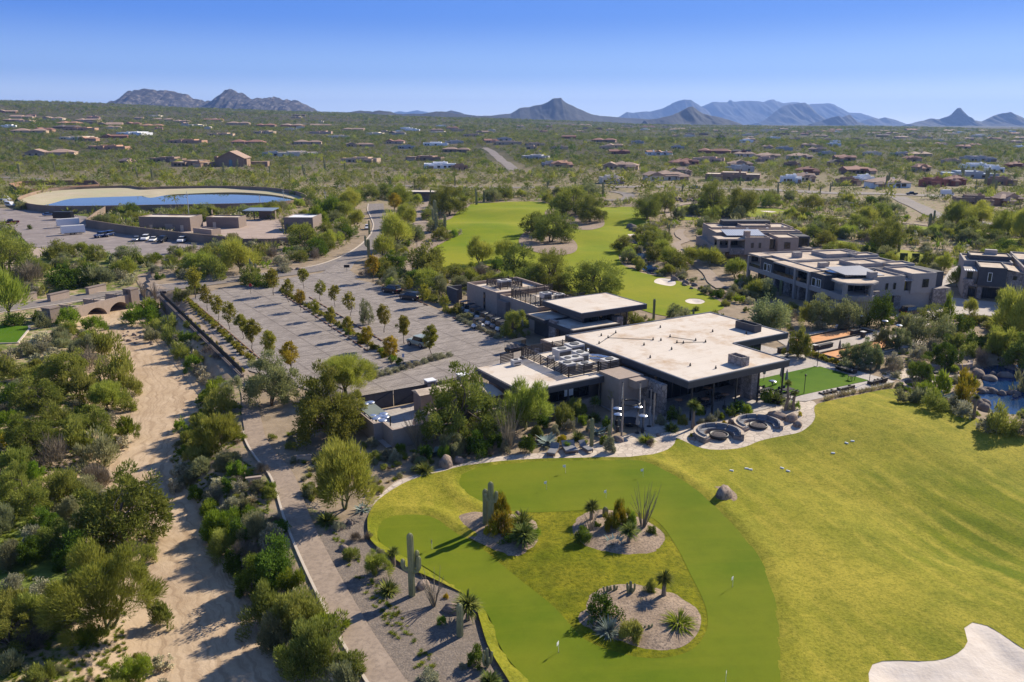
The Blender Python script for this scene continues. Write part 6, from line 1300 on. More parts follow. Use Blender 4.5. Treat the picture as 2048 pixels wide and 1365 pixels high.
def wheels(o, xs, hw, r, t=0.22):
 for x in xs:
  for s in (-1, 1):
   M = Matrix.Translation((x, s * hw, r)) @ Matrix.Rotation(math.pi / 2 * -s, 4, 'X')
   w_ = MB().lathe([(r * 0.62, -t), (r * 0.95, -t), (r, -t * 0.8), (r, -t * 0.2), (r * 0.95, 0), (r * 0.62, 0)], (0, 0, 0), 14, M).build('wheel', M_TYRE, o, True)
   MB().lathe([(r * 0.60, -0.02), (r * 0.60, 0.015), (r * 0.2, 0.03)], (0, 0, 0), 10, M).build('rim', M_RIM, w_)
def loft(b, st):
 """rounded body from stations (x, z low, z high, half width)"""
 V = []; F = []; n = 8
 for (x, z0, z1, hw) in st:
  k = min(0.14, (z1 - z0) * 0.3)
  V += [(x, -hw * 0.92, z0), (x, hw * 0.92, z0), (x, hw, z0 + k), (x, hw * 0.99, z1 - k), (x, hw * 0.88, z1), (x, -hw * 0.88, z1), (x, -hw * 0.99, z1 - k), (x, -hw, z0 + k)]
 for i in range(len(st) - 1):
  for q in range(n): F.append((i * n + q, i * n + (q + 1) % n, (i + 1) * n + (q + 1) % n, (i + 1) * n + q))
 F += [tuple(range(n - 1, -1, -1)), tuple((len(st) - 1) * n + q for q in range(n))]
 F = [f[::-1] for f in F]; b.add(V, F); return b
def cabin(b, x0, x1, x2, x3, z0, z1, hw, hw2):
 """tapered glasshouse: foot from x0 to x3, roof from x1 to x2"""
 V = [(x0, -hw, z0), (x3, -hw, z0), (x3, hw, z0), (x0, hw, z0), (x1, -hw2, z1), (x2, -hw2, z1), (x2, hw2, z1), (x1, hw2, z1)]
 return b.add(V, [(0, 3, 2, 1), (4, 5, 6, 7), (0, 1, 5, 4), (1, 2, 6, 5), (2, 3, 7, 6), (3, 0, 4, 7)])
def car(p, rz, kind, m, label, group=None, cat=None):
 nm, cat2 = {'suv': ('parked_suv', 'car'), 'sedan': ('parked_sedan', 'car'), 'van': ('passenger_van', 'van'), 'pickup': ('pickup_truck', 'pickup truck'), 'jeep': ('off_road_car', 'car'), 'truck': ('box_truck', 'truck')}[kind]
 o = empty(nm, (p[0], p[1], p[2]), rz, label, cat or cat2, group); b = MB(); g = MB(); rf_ = MB()
 if kind == 'suv': loft(b, [(-2.45, 0.5, 1.0, 0.82), (-2.35, 0.38, 1.15, 0.93), (-0.9, 0.3, 1.18, 0.97), (1.0, 0.3, 1.16, 0.97), (2.1, 0.36, 1.05, 0.94), (2.42, 0.5, 0.85, 0.82)]); cabin(g, -2.3, -2.0, 0.35, 1.15, 1.13, 1.74, 0.88, 0.70); rf_.box(-2.05, 0.4, -0.72, 0.72, 1.742, 1.80); wx, r = (-1.5, 1.5), 0.38
 elif kind == 'jeep': loft(b, [(-2.2, 0.55, 1.1, 0.9), (-2.1, 0.45, 1.15, 0.95), (0.6, 0.45, 1.15, 0.95), (1.9, 0.5, 1.1, 0.93), (2.15, 0.55, 1.0, 0.88)]); cabin(g, -2.1, -2.05, 0.4, 0.75, 1.13, 1.78, 0.9, 0.82); rf_.box(-2.1, 0.45, -0.85, 0.85, 1.782, 1.88); wx, r = (-1.35, 1.4), 0.45
 elif kind == 'sedan': loft(b, [(-2.35, 0.5, 0.85, 0.78), (-2.2, 0.35, 0.98, 0.88), (-0.8, 0.28, 0.98, 0.92), (1.0, 0.28, 0.95, 0.92), (2.1, 0.35, 0.82, 0.88), (2.35, 0.48, 0.70, 0.76)]); cabin(g, -1.75, -1.0, 0.2, 1.15, 0.94, 1.42, 0.84, 0.62); rf_.box(-1.05, 0.25, -0.64, 0.64, 1.422, 1.47); wx, r = (-1.4, 1.45), 0.33
 elif kind == 'van': loft(b, [(-2.9, 0.5, 1.5, 0.95), (-2.85, 0.35, 2.15, 1.0), (1.2, 0.35, 2.15, 1.0), (1.9, 0.35, 1.35, 1.0), (2.75, 0.4, 1.05, 0.95), (2.9, 0.5, 0.9, 0.85)]); cabin(g, -2.6, -2.6, 1.15, 1.75, 1.25, 1.95, 1.015, 1.005); rf_.box(-2.7, 1.1, -0.85, 0.85, 2.152, 2.2); wx, r = (-1.8, 1.9), 0.38
 elif kind == 'pickup': loft(b, [(-2.85, 0.55, 1.1, 0.9), (-2.8, 0.45, 1.15, 0.96), (-0.9, 0.42, 1.15, 0.97), (1.2, 0.42, 1.18, 0.97), (2.5, 0.5, 1.1, 0.95), (2.8, 0.6, 0.9, 0.85)]); cabin(g, -0.9, -0.7, 0.75, 1.4, 1.14, 1.78, 0.88, 0.72); rf_.box(-0.72, 0.78, -0.74, 0.74, 1.782, 1.84); bed = MB().box(-2.7, -1.0, -0.75, 0.75, 1.12, 1.165); bed.build('bed', M_TYRE, o); wx, r = (-1.75, 1.8), 0.42
 else: loft(b, [(1.2, 0.5, 2.2, 1.0), (2.4, 0.5, 1.9, 1.0), (3.0, 0.5, 1.1, 0.95)]); cabin(g, 1.5, 1.5, 2.3, 2.55, 1.3, 1.85, 1.01, 1.005); rf_.box(-3.6, 1.15, -1.15, 1.15, 0.9, 3.2); wx, r = (-2.3, 2.0), 0.45
 b.build('body', m, o, False); g.build('windows', M_GLASS, o); rf_.build('roof' if kind != 'truck' else 'cargo_box', m, o); wheels(o, wx, 0.96, r)
 xe = {'suv': 2.36, 'jeep': 2.12, 'sedan': 2.30, 'van': 2.84, 'pickup': 2.76, 'truck': 2.95}[kind]; zl = {'sedan': 0.62, 'suv': 0.8, 'jeep': 0.9, 'van': 0.85, 'pickup': 0.9, 'truck': 0.9}[kind]
 for s in (-1, 1): MB().box(xe - 0.12, xe + 0.08, s * 0.62 - 0.16, s * 0.62 + 0.16, zl - 0.07, zl + 0.09).build('headlight', M_LAMP, o); MB().box(-xe - 0.1 if kind != 'truck' else -3.63, -xe + 0.1 if kind != 'truck' else -3.5, s * 0.72 - 0.1, s * 0.72 + 0.1, zl, zl + 0.25).build('tail_light', M_TAIL, o)
 return o
def heading(p, qx, qy):
 """turned so that the front points along a direction seen in the photograph"""
 a = T(*p); c = T(qx, qy); return math.atan2(c[1] - a[1], c[0] - a[0])
PG = lambda px_, py_: (lambda q: (q[0], q[1], q[2] + 0.14))(T(px_, py_))
car(PG(783, 587), heading((783, 587), 760, 583), 'suv', PK, 'black parked SUV furthest up the car park row'.replace('furthest up', 'first in'), 'cars in the car park')
car(PG(820, 601), heading((820, 601), 797, 598), 'suv', paint('graphite', (0.035, 0.037, 0.042)), 'black parked SUV with roof rails second in the car park row', 'cars in the car park')
car(PG(838, 694), heading((838, 694), 815, 688), 'jeep', PSG, 'pale sage off road car half hidden by a young tree', 'cars in the car park')
car(PG(735, 459), heading((735, 459), 735, 475), 'sedan', PW, 'small white car parked at the kerb of the curving road')
car(PG(1822, 631), heading((1822, 631), 1850, 627), 'suv', PK, 'glossy dark SUV parked below the grey block')
car(PG(1392, 378), 0.0, 'suv', PBL, 'blue SUV driving along the far wide street'); car(PG(1823, 391), 3.1, 'pickup', PK, 'dark pickup stopped at the side street junction'); car(PG(1895, 393), 0.1, 'truck', PW, 'white box truck parked beyond the street junction')
car(PG(21, 414), heading((21, 414), 40, 416), 'van', PW, 'white passenger van at the edge of the yard in front', 'vans by the reservoir'); car(PG(8, 408), heading((8, 408), 30, 410), 'van', PSV, 'silver van tucked behind the white passenger van', 'vans by the reservoir'); car(PG(14, 402), heading((14, 402), 34, 404), 'van', PW, 'white van at the back of the row by the reservoir wall', 'vans by the reservoir')
car(PG(98, 433), heading((98, 433), 120, 432), 'sedan', PBL, 'light blue sedan alone in front of the reservoir wall'); car(PG(22, 449), heading((22, 449), 0, 450), 'pickup', PMR, 'maroon pickup truck driving across the asphalt yard')
for (x, y, k, m_, l) in ((273, 483, 'sedan', PSV, 'silver sedan with glinting roof at the compound wall'), (291, 482, 'suv', PW, 'white SUV second from the glinting sedan at the wall'), (307, 484, 'sedan', PW, 'low white sedan between white SUV and black one'), (325, 485, 'suv', PK, 'black SUV with pale reflections parked at the wall'), (364, 486, 'suv', PW, 'large white SUV standing apart by the compound wall')):
 car(PG(x, y), heading((x, y), x - 12, y + 6), k, m_, l, 'cars along the compound wall')
car(PG(202, 476), heading((202, 476), 190, 478), 'jeep', PNV, 'navy utility buggy in the shade of the compound wall', 'utility buggies'); car(PG(217, 474), heading((217, 474), 205, 477), 'jeep', PNV, 'second navy buggy beside the compound wall', 'utility buggies')
for k, (x, y, x2, y2, m_, l) in enumerate(((128, 440, 153, 440, PK, 'dark enclosed trailer beside the two white ones'), (137, 455, 165, 453, PW, 'white enclosed trailer between the other two'), (147, 470, 174, 468, PW, 'white enclosed trailer with black drawbar and open rack in front'))):
 p = PG(x, y); o = empty('box_trailer', p, heading((x, y), x2, y2), l, 'trailer', 'enclosed trailers in the yard'); MB().box(-3.6, 3.6, -1.2, 1.2, 0.55, 3.0).build('box_body', m_, o); MB().box(-3.55, 3.55, -1.15, 1.15, 3.003, 3.06).build('roof', M_RTU if m_ is not PK else M_STEEL, o); wheels(o, (-0.6, 0.5), 1.2, 0.36); MB().tube([(-3.6, -0.5, 0.6), (-4.9, 0, 0.55), (-3.6, 0.5, 0.6)], 0.06, 5).build('drawbar', M_STEEL, o)
 if k == 2: MB().tube([(-3, -1.6, 0.7), (3, -1.6, 0.7), (3, -2.6, 0.7), (-3, -2.6, 0.7), (-3, -1.6, 0.7)], 0.07, 4).build('rack', M_STEEL, o)
def cart(p, rz, m, label, rows=1, group='golf carts'):
 o = empty('golf_cart', p, rz, label, 'golf cart', group); L_ = 1.15 + 0.45 * (rows - 1); b = MB()
 loft(b, [(-L_, 0.35, 0.62, 0.55), (-L_ + 0.1, 0.28, 0.72, 0.60), (-0.2, 0.28, 0.62, 0.60), (0.25 + 0.2 * rows, 0.28, 0.42, 0.60), (L_ - 0.45, 0.28, 0.85, 0.58), (L_, 0.32, 0.66, 0.48)]); b.build('body', m, o)
 for k in range(rows):
  x = -0.35 + 0.2 * rows - k * 0.75; s = MB(); s.box(x - 0.25, x + 0.25, -0.52, 0.52, 0.62, 0.78); s.box(x - 0.36, x - 0.251, -0.52, 0.52, 0.70, 1.18); s.build('seat', M_KERB, o)
 rf_ = MB(); rf_.add([(-L_ + 0.05, -0.62, 1.78), (L_ - 0.25, -0.62, 1.78), (L_ - 0.25, 0.62, 1.78), (-L_ + 0.05, 0.62, 1.78), (-L_ + 0.15, -0.52, 1.86), (L_ - 0.35, -0.52, 1.86), (L_ - 0.35, 0.52, 1.86), (-L_ + 0.15, 0.52, 1.86)], [(0, 3, 2, 1), (4, 5, 6, 7), (0, 1, 5, 4), (1, 2, 6, 5), (2, 3, 7, 6), (3, 0, 4, 7)]); rf_.build('roof', M_BLACK if m is not PSV else M_STEEL, o)
 for x in (-L_ + 0.12, L_ - 0.4):
  for y in (-0.55, 0.55): MB().tube([(x, y, 0.6), (x + 0.03, y, 1.79)], 0.025, 4).build('roof_post', M_STEEL, o)
 wheels(o, (-L_ + 0.38, L_ - 0.32), 0.58, 0.23, 0.16); MB().box(L_ - 0.42, L_ - 0.38, -0.5, 0.5, 0.9, 1.7).build('windscreen', M_GLASS, o); return o
ORD = ['first', 'second', 'third', 'fourth', 'fifth', 'sixth', 'seventh', 'eighth', 'ninth', 'tenth', 'eleventh', 'twelfth', 'thirteenth', 'fourteenth', 'fifteenth', 'sixteenth', 'seventeenth', 'eighteenth', 'nineteenth', 'twentieth', 'twenty-first', 'twenty-second', 'twenty-third', 'twenty-fourth', 'twenty-fifth', 'twenty-sixth', 'twenty-seventh', 'twenty-eighth', 'twenty-ninth', 'thirtieth'] + [t + '-' + u for t in ('thirty', 'forty', 'fifty') for u in ('first', 'second', 'third', 'fourth', 'fifth', 'sixth', 'seventh', 'eighth', 'ninth')]
for k in range(9):
 x = 929 + k * 10.4; y = 621 + k * 5.9; p = T(x, y); cart((p[0], p[1], p[2] + 0.06), TH + math.pi + 0.35, PW if k % 2 else PSV, 'golf cart with black canopy, %s in the row along the building behind' % ORD[k], 1, 'row of golf carts')
p = T(956, 658); cart((p[0], p[1], 0.14), TH + math.pi, PW, 'white golf cart standing alone on the paved bays', 1); p = T(1032, 703); cart((p[0], p[1], 0.14), TH + 0.15, PK, 'long black golf cart with three seat rows near the kitchen', 3)
# wheel stops
ws = MB(); ws.add([(-0.95, -0.12, 0), (0.95, -0.12, 0), (0.95, 0.12, 0), (-0.95, 0.12, 0), (-0.9, -0.06, 0.17), (0.9, -0.06, 0.17), (0.9, 0.06, 0.17), (-0.9, 0.06, 0.17)], [(0, 3, 2, 1), (4, 5, 6, 7), (0, 1, 5, 4), (1, 2, 6, 5), (2, 3, 7, 6), (3, 0, 4, 7)])
wsm = mesh_from('wheel_stop', ws.V, ws.F, M_RUST)
def stops(a, b_, n, where):
 A_ = G(*a); B_ = G(*b_); rz = math.atan2(B_[1] - A_[1], B_[0] - A_[0])
 for k in range(n):
  q = A_ + (B_ - A_) * (k + 0.5) / n; o = build_obj('wheel_stop', wsm); o.location = (q[0], q[1], 0.13); o.rotation_euler = (0, 0, rz); tag(o, 'rust brown wheel stop, %s from the road end, %s' % (ORD[k], where), 'wheel stop', 'wheel stops in the car park')
stops((390, 608), (524, 724), 20, 'walk hedge row'); stops((564, 590), (738, 706), 20, 'outer median row'); stops((618, 596), (800, 706), 20, 'inner median row'); stops((762, 572), (858, 614), 9, 'row at the black cars'); stops((905, 637), (985, 672), 7, 'row by the golf carts')
# ---------------------------------------------------------------- terrace furniture
def put(mb_parts, name, p, rz, label, cat, group=None):
 o = empty(name, p, rz, label, cat, group)
 for nm, b, m in mb_parts: b.build(nm, m, o)
 return o
def heater(p, label, dark=False, h=2.2):
 a = MB().lathe([(0.20, 0), (0.22, 0.6), (0.05, 0.65), (0.04, h - 0.15)], (0, 0, 0), 10); t = MB().lathe([(0.55, h - 0.02), (0.42, h + 0.07), (0.10, h + 0.14)], (0, 0, 0), 16); c = MB().lathe([(0.12, h - 0.35), (0.16, h - 0.06)], (0, 0, 0), 10)
 return put((('base', a, M_STEEL), ('reflector', t, M_RUST if dark else M_ALU), ('burner', c, M_STEEL)), 'patio_heater', p, 0, label, 'patio heater', 'patio heaters')
for (x, y, l, dk_) in ((1234, 818, 'mushroom heater with shiny top below the red flowered plant', 0), (1236, 830, 'mushroom heater with shiny top in front of the first pole', 0), (1276, 815, 'shiny topped heater beside the hanging ring', 0), (1286, 833, 'shiny topped heater among the rear courtyard poles', 0), (1545, 764, 'white topped heater at the corner of the games lawn', 0),
     (1357, 801, 'dark heater in the shade behind the big tree yucca', 1), (1411, 799, 'dark heater beside the second terrace column', 1), (1450, 790, 'dark heater between the terrace columns', 1), (1415, 777, 'dark heater deep under the clubhouse roof', 1), (1722, 633, 'heater with white top beside the ocotillo by the courts', 0), (1770, 643, 'white topped heater under the round tree by the courts', 0), (1798, 652, 'white topped heater at the far end of the courts', 0)):
 q = G(x, y, 2.2); heater((q[0], q[1], 0.10), l, dk_)
for k, (x, y) in enumerate(((745, 834), (759, 835), (767, 830), (770, 836), (752, 839), (765, 843), (729, 810), (741, 807))):
 q = G(x, y, 2.2); heater((q[0], q[1], 0.15), '%s of the shiny heaters stored by the yard shelter' % ORD[k])
def parasol(p, label, h=2.7, m=None):
 a = MB().tube([(0, 0, 0), (0, 0, h + 0.1)], 0.03, 6); a.lathe([(0.3, 0), (0.3, 0.08), (0.05, 0.1)], (0, 0, 0), 10); c = MB().lathe([(0.20, 1.1), (0.24, 1.4), (0.13, h - 0.3), (0.03, h)], (0, 0, 0), 8)
 return put((('pole', a, M_STEEL), ('folded_canopy', c, m or M_CUSH)), 'folded_parasol', p, 0, label, 'parasol', 'folded parasols')
for (x, y, l) in ((1561, 769, 'folded grey parasol on the games lawn edge'), (1571, 778, 'folded grey parasol beside the tall leaning yucca'), (1527, 764, 'folded grey parasol just under the roof corner'), (1274, 868, 'folded pale grey parasol in the courtyard of poles'), (1298, 855, 'folded pale parasol behind the courtyard poles'), (1677, 714, 'folded brown parasol on the orange court'), (1607, 690, 'folded grey parasol in the shade of the terrace tree'), (1574, 716, 'dark folded parasol below the roof tip')):
 q = G(x, y, 0); parasol((q[0], q[1], 0.10), l, m=M_STUCD if 'brown' in l else None)
def chair(p, rz, label=None, m=M_BLACK, group='black terrace chairs'):
 o = empty('chair', p, rz, label, 'chair', group); MB().box(-0.24, 0.24, -0.24, 0.24, 0.42, 0.48).build('seat', m, o); MB().box(-0.24, 0.24, -0.28, -0.24, 0.48, 0.9).build('backrest', m, o)
 for x in (-0.21, 0.21):
  for y in (-0.21, 0.21): MB().box(x - 0.02, x + 0.02, y - 0.02, y + 0.02, 0, 0.419).build('leg', M_STEEL, o)
 return o
proto_chair = None
def table(p, rz, sx, sy, label, group='black terrace tables'):
 o = empty('table', p, rz, label, 'table', group); MB().box(-sx / 2, sx / 2, -sy / 2, sy / 2, 0.72, 0.77).build('tabletop', M_BLACK, o)
 for x in (-sx / 2 + 0.08, sx / 2 - 0.08):
  for y in (-sy / 2 + 0.08, sy / 2 - 0.08): MB().box(x - 0.03, x + 0.03, y - 0.03, y + 0.03, 0, 0.719).build('leg', M_STEEL, o)
 return o
for k, (u, v, l) in enumerate(((15.0, 1.2, 'black table beside the terrace stone pier'), (17.2, 2.4, 'long black table next to the folded parasol'), (16.9, -0.8, 'black table at the terrace front by the lawn corner'), (19.6, 0.9, 'black table on the lawn edge by the white heater'), (14.8, -1.0, 'black table in front of the terrace columns'), (6.0, 3.4, 'black table in the shade under the roof'), (9.6, 4.6, 'black table deep under the clubhouse roof'))):
 table(LW(u, v, 0.16), TH, 1.7, 0.9, l)
 for j, (du, dv, a) in enumerate(((-0.5, -0.85, 0), (0.5, -0.85, 0), (-0.5, 0.85, math.pi), (0.5, 0.85, math.pi))):
  P = LW(u + du, v + dv, 0.16); l2 = 'black chair, %s place at the %s' % (ORD[j], l.replace('long ', ''))
  if proto_chair is None: proto_chair = chair(P, TH + a, l2)
  else: copy_tree(proto_chair, P, TH + a, l2)
table(LW(32.3, 0.2, 0.17), TH, 0.8, 0.8, 'small dark stand alone near the lawn corner'); table(LW(19.9, -0.2, 0.17), TH, 0.7, 0.7, 'small dark side table at the front lawn edge')
def sofa(p, rz, w2, label, d=0.9, cat='sofa', cush=None):
 o = empty('sofa' if w2 > 1.2 else 'armchair', p, rz, label, cat, 'dark terrace seats'); b = MB(); b.box(-w2 / 2, w2 / 2, -d / 2, d / 2, 0.0, 0.30); b.box(-w2 / 2, -w2 / 2 + 0.14, -d / 2, d / 2, 0.301, 0.62); b.box(w2 / 2 - 0.14, w2 / 2, -d / 2, d / 2, 0.301, 0.62); b.build('frame', M_SLAT, o); MB().box(-w2 / 2, w2 / 2, -d / 2 - 0.12, -d / 2 + 0.06, 0.305, 0.78).build('backrest', M_SLAT, o)
 n = max(1, round((w2 - 0.3) / 0.7))
 for k in range(n): x0 = -w2 / 2 + 0.15 + k * (w2 - 0.3) / n; MB().box(x0 + 0.01, x0 + (w2 - 0.3) / n - 0.01, -d / 2 + 0.07, d / 2 - 0.02, 0.302, 0.46).build('cushion', cush or M_CUSH, o)
 return o
sofa(LW(23.0, -2.3, 0.16), TH, 1.05, 'dark armchair at the front end of the lawn seats', cat='armchair'); sofa(LW(24.6, -2.3, 0.16), TH, 1.05, 'second dark armchair along the front lawn edge', cat='armchair'); sofa(LW(27.6, -2.3, 0.16), TH, 2.6, 'long dark sofa along the front lawn edge'); sofa(LW(33.4, -2.6, 0.16), TH, 1.6, 'dark sofa at the far corner of the lawn walk'); sofa(LW(35.3, -2.6, 0.16), TH, 1.1, 'dark armchair ending the lawn walk', cat='armchair'); sofa(LW(35.8, 3.6, 0.16), TH + math.pi / 2, 3.0, 'big dark sofa facing the lawn from its side walk')
o = table(LW(34.9, 3.6, 0.16), TH, 0.9, 2.2, 'low pale topped table before the big sofa')
for (a, b_, h, l) in ((1607, 795, 2.9, 'dark lamp post at the front lawn edge'), (1634, 735, 3.0, 'dark lamp post at the back corner of the lawn'), (1738, 768, 2.8, 'dark lamp post at the far front corner of the lawn')):
 q = G(a, b_); put((('pole', MB().tube([(0, 0, 0), (0, 0, h)], 0.05, 6), M_STEEL), ('lamp_head', MB().lathe([(0.1, h), (0.14, h + 0.25), (0.05, h + 0.3)], (0, 0, 0), 8), M_STEEL), ('base', MB().box(-0.35, 0.35, -0.35, 0.35, 0, 0.1), M_CONC)), 'lamp_post', (q[0], q[1], 0.12), TH, l, 'lamp post', 'lamp posts on the lawn edge')
def firepit(c, rz, label, r=2.55, a0=-0.5, a1=3.75):
 o = empty('fire_pit_seat', c, rz, label + ' with curved bench and cushions', 'fire pit bench'); n = 26
 def arc(r0, r1, z0, z1, b, s=a0, e=a1):
  V = []; F = []
  for i in range(n + 1):
   t = s + (e - s) * i / n
   for rr, z in ((r0, z0), (r1, z0), (r1, z1), (r0, z1)): V.append((rr * math.cos(t), rr * math.sin(t), z))
  for i in range(n):
   for k in range(4): F.append((i * 4 + k, (i + 1) * 4 + k, (i + 1) * 4 + (k + 1) % 4, i * 4 + (k + 1) % 4)[::-1])
  F += [(0, 1, 2, 3), tuple(n * 4 + k for k in (3, 2, 1, 0))]; b.add(V, F); return b
 arc(r, r + 0.36, 0, 0.72, MB()).build('bench_wall', M_STONE, o); arc(r - 0.02, r + 0.42, 0.723, 0.79, MB()).build('coping', M_TANR, o); arc(r - 0.85, r - 0.003, 0, 0.42, MB()).build('bench_seat', M_STUCD, o)
 for k in range(7):
  s = a0 + 0.08 + k * (a1 - a0 - 0.1) / 7; e = s + (a1 - a0 - 0.1) / 7 - 0.05; arc(r - 0.80, r - 0.26, 0.423, 0.55, MB(), s, e).build('seat_cushion', M_CUSH, o); arc(r - 0.25, r - 0.03, 0.45, 0.98, MB(), s, e).build('back_cushion', M_CUSH, o)
 f = empty('fire_bowl', c, 0, 'round black fire bowl of lava rock in the ' + label.split(' fire')[0] + ' seat ring', 'fire bowl', 'fire bowls'); MB().lathe([(0.75, 0.0), (1.05, 0.12), (1.15, 0.42), (1.15, 0.5), (0.95, 0.5), (0.93, 0.42), (0.1, 0.44)], (0, 0, 0), 24).build('bowl', M_STEEL, f, True); MB().lathe([(0.9, 0.425), (0.6, 0.5), (0.1, 0.52)], (0, 0, 0), 14).build('lava_rock', mat('lava_rock', (0.04, 0.035, 0.035), (0.14, 0.12, 0.12), 9, 0.95, 1.0, 12), f)
c = G(1437, 877); firepit((c[0], c[1], 0.08), R(8), 'front fire pit'); c = G(1516, 858); firepit((c[0], c[1], 0.08), R(2), 'rear fire pit beside the boulders')
for (x, y, r_, l) in ((1848, 778, 2.6, 'round stone seat ring beside the pale flagstones'), (1878, 750, 2.6, 'round stone seat ring behind the clipped round bushes'), (1905, 728, 2.2, 'curved stone bench end by the pond planting')):
 c = G(x, y); o = empty('stone_ring', (c[0], c[1], 0.05), 0.6, l, 'stone bench'); n = 24; V = []; F = []
 for i in range(n + 1):
  t = 0.2 + 5.4 * i / n
  for rr, z in ((r_, -0.1), (r_ + 0.55, -0.1), (r_ + 0.55, 0.62), (r_, 0.62)): V.append((rr * math.cos(t), rr * math.sin(t), z))
 for i in range(n):
  for k in range(4): F.append((i * 4 + k, (i + 1) * 4 + k, (i + 1) * 4 + (k + 1) % 4, i * 4 + (k + 1) % 4)[::-1])
 F += [(0, 1, 2, 3), tuple(n * 4 + k for k in (3, 2, 1, 0))]; MB().add(V, F).build('ring_wall', M_STUC, o); MB().lathe([(0.7, 0), (0.9, 0.35), (0.9, 0.42), (0.2, 0.40)], (0, 0, 0), 16).build('fire_bowl', M_STEEL, o)
sheet('flagstone_patio', px_poly([(1766, 748), (1790, 740), (1825, 737), (1860, 742), (1875, 752), (1868, 768), (1848, 772), (1820, 768), (1795, 762), (1770, 757)], 0.0, 0.8), M_FLAG, 0.06, 1.5, label='pale flagstone patio beside the round stone seats', cat='patio')
# courtyard poles and hanging ring
polesp = []
for (x, y, h, l) in ((1243, 872, 4.6, 'weathered pole in front of the round black table'), (1243, 845, 5.2, 'tall pole that holds the ring by the red flowers'), (1277, 845, 5.2, 'tall pole that holds the ring beside the saguaro wall'), (1306, 855, 4.4, 'weathered pole at the outer edge of the courtyard'), (1300, 835, 3.8, 'short pole at the back of the courtyard'), (1286, 858, 3.6, 'weathered pole between heater and folded parasol'), (1222, 872, 4.6, 'leaning weathered pole beside the slim cactus')):
 q = G(x, y); put((('shaft', MB().tube([(0, 0, -0.2), (0.03, 0.02, h * 0.5), (0, 0, h)], [0.13, 0.12, 0.10], 8), mat('grey_timber', (0.24, 0.20, 0.165), (0.34, 0.29, 0.245), 4, 0.9)), ('cap', MB().lathe([(0.12, h), (0.09, h + 0.08)], (0, 0, 0), 8), M_STEEL)), 'timber_pole', (q[0], q[1], 0.05), 0, l, 'pole', 'timber poles in the courtyard'); polesp.append((q, h))
rc = (polesp[1][0] + polesp[2][0]) / 2; o = empty('hanging_ring', (rc[0], rc[1], 2.6), TH, 'dark metal ring hung on cables between two tall poles', 'lamp ring'); b = MB(); b.tube([(1.15 * math.cos(t), 1.15 * math.sin(t), 0) for t in np.linspace(0, 6.283, 25)], 0.11, 6, False); b.build('ring', M_STEEL, o)
for s in (1, 2):
 q, h = polesp[s]; d = Matrix.Rotation(-TH, 3, 'Z') @ Vector((q[0] - rc[0], q[1] - rc[1], 0)); e = d.normalized() * 1.15
 for off in (-0.5, 0.5): b2 = Vector((e.x - e.y * off * 0.7, e.y + e.x * off * 0.7, 0)); MB().tube([(d.x, d.y, 5.2 - 2.6), tuple(b2)], 0.018, 4).build('cable', M_ALU, o)
q = G(1259, 853); o = empty('round_table', (q[0], q[1], 0.06), 0, 'big round black table in the courtyard of poles', 'table'); MB().lathe([(1.2, 0.68), (1.22, 0.76), (0.1, 0.76)], (0, 0, 0), 20).build('tabletop', M_BLACK, o); MB().lathe([(0.5, 0), (0.2, 0.1), (0.2, 0.68)], (0, 0, 0), 10).build('pedestal', M_STEEL, o)
for (x, y, w2, l, rz) in ((1139, 903, 1.5, 'grey double lounger on the flagstones by the green', 0.2), (1171, 902, 0.8, 'small grey lounge chair beside the double lounger', 0.5), (1106, 908, 1.0, 'grey lounge seat by the agave at the walk edge', -0.3)):
 q = G(x, y); o = empty('lounger', (q[0], q[1], 0.08), rz, l, 'lounger', 'loungers by the green'); MB().box(-w2 / 2, w2 / 2, -1.0, 0.7, 0.22, 0.34).build('frame', M_WOOD, o); MB().box(-w2 / 2 + 0.04, w2 / 2 - 0.04, -0.98, 0.4, 0.341, 0.46).build('cushion', M_CUSH, o); MB().add([(-w2 / 2, 0.4, 0.35), (w2 / 2, 0.4, 0.35), (w2 / 2, 0.9, 0.95), (-w2 / 2, 0.9, 0.95), (-w2 / 2, 0.52, 0.35), (w2 / 2, 0.52, 0.35), (w2 / 2, 1.0, 0.9), (-w2 / 2, 1.0, 0.9)], [(0, 1, 2, 3), (7, 6, 5, 4), (0, 4, 5, 1), (1, 5, 6, 2), (2, 6, 7, 3), (3, 7, 4, 0)]).build('backrest', M_CUSH, o)
 for x2 in (-w2 / 2 + 0.06, w2 / 2 - 0.06):
  for y2 in (-0.9, 0.6): MB().box(x2 - 0.04, x2 + 0.04, y2 - 0.04, y2 + 0.04, 0, 0.219).build('leg', M_WOOD, o)
for (u, v, sx, sy, h, l) in ((38.0, 14.6, 3.2, 0.9, 0.9, 'long black bar counter on the terrace by the tree'), (36.2, 15.8, 2.6, 0.8, 0.8, 'lower black counter behind the long bar counter'), (44.0, 14.0, 4.0, 0.7, 0.6, 'black bench between the two orange courts'), (41.0, 13.6, 0.7, 0.7, 1.0, 'black bar table with a pale top between the courts'), (55.5, 15.0, 0.8, 0.8, 1.0, 'black bar table at the far end of the courts'), (60.0, 14.2, 0.8, 0.8, 1.0, 'dark bar table beyond the far court end'), (56.5, 17.0, 3.0, 0.8, 0.8, 'dark sofa row at the end of the long court')):
 o = empty('bar_counter' if sx > 1 else 'bar_table', LW(u, v, 0.12), TH, l, 'counter' if sx > 1 else 'table'); MB().box(-sx / 2 + 0.1, sx / 2 - 0.1, -sy / 2 + 0.1, sy / 2 - 0.1, 0, h).build('base', M_SLAT, o); MB().box(-sx / 2, sx / 2, -sy / 2, sy / 2, h + 0.002, h + 0.07).build('counter_top', M_BLACK if sx > 1 else M_RTU, o)
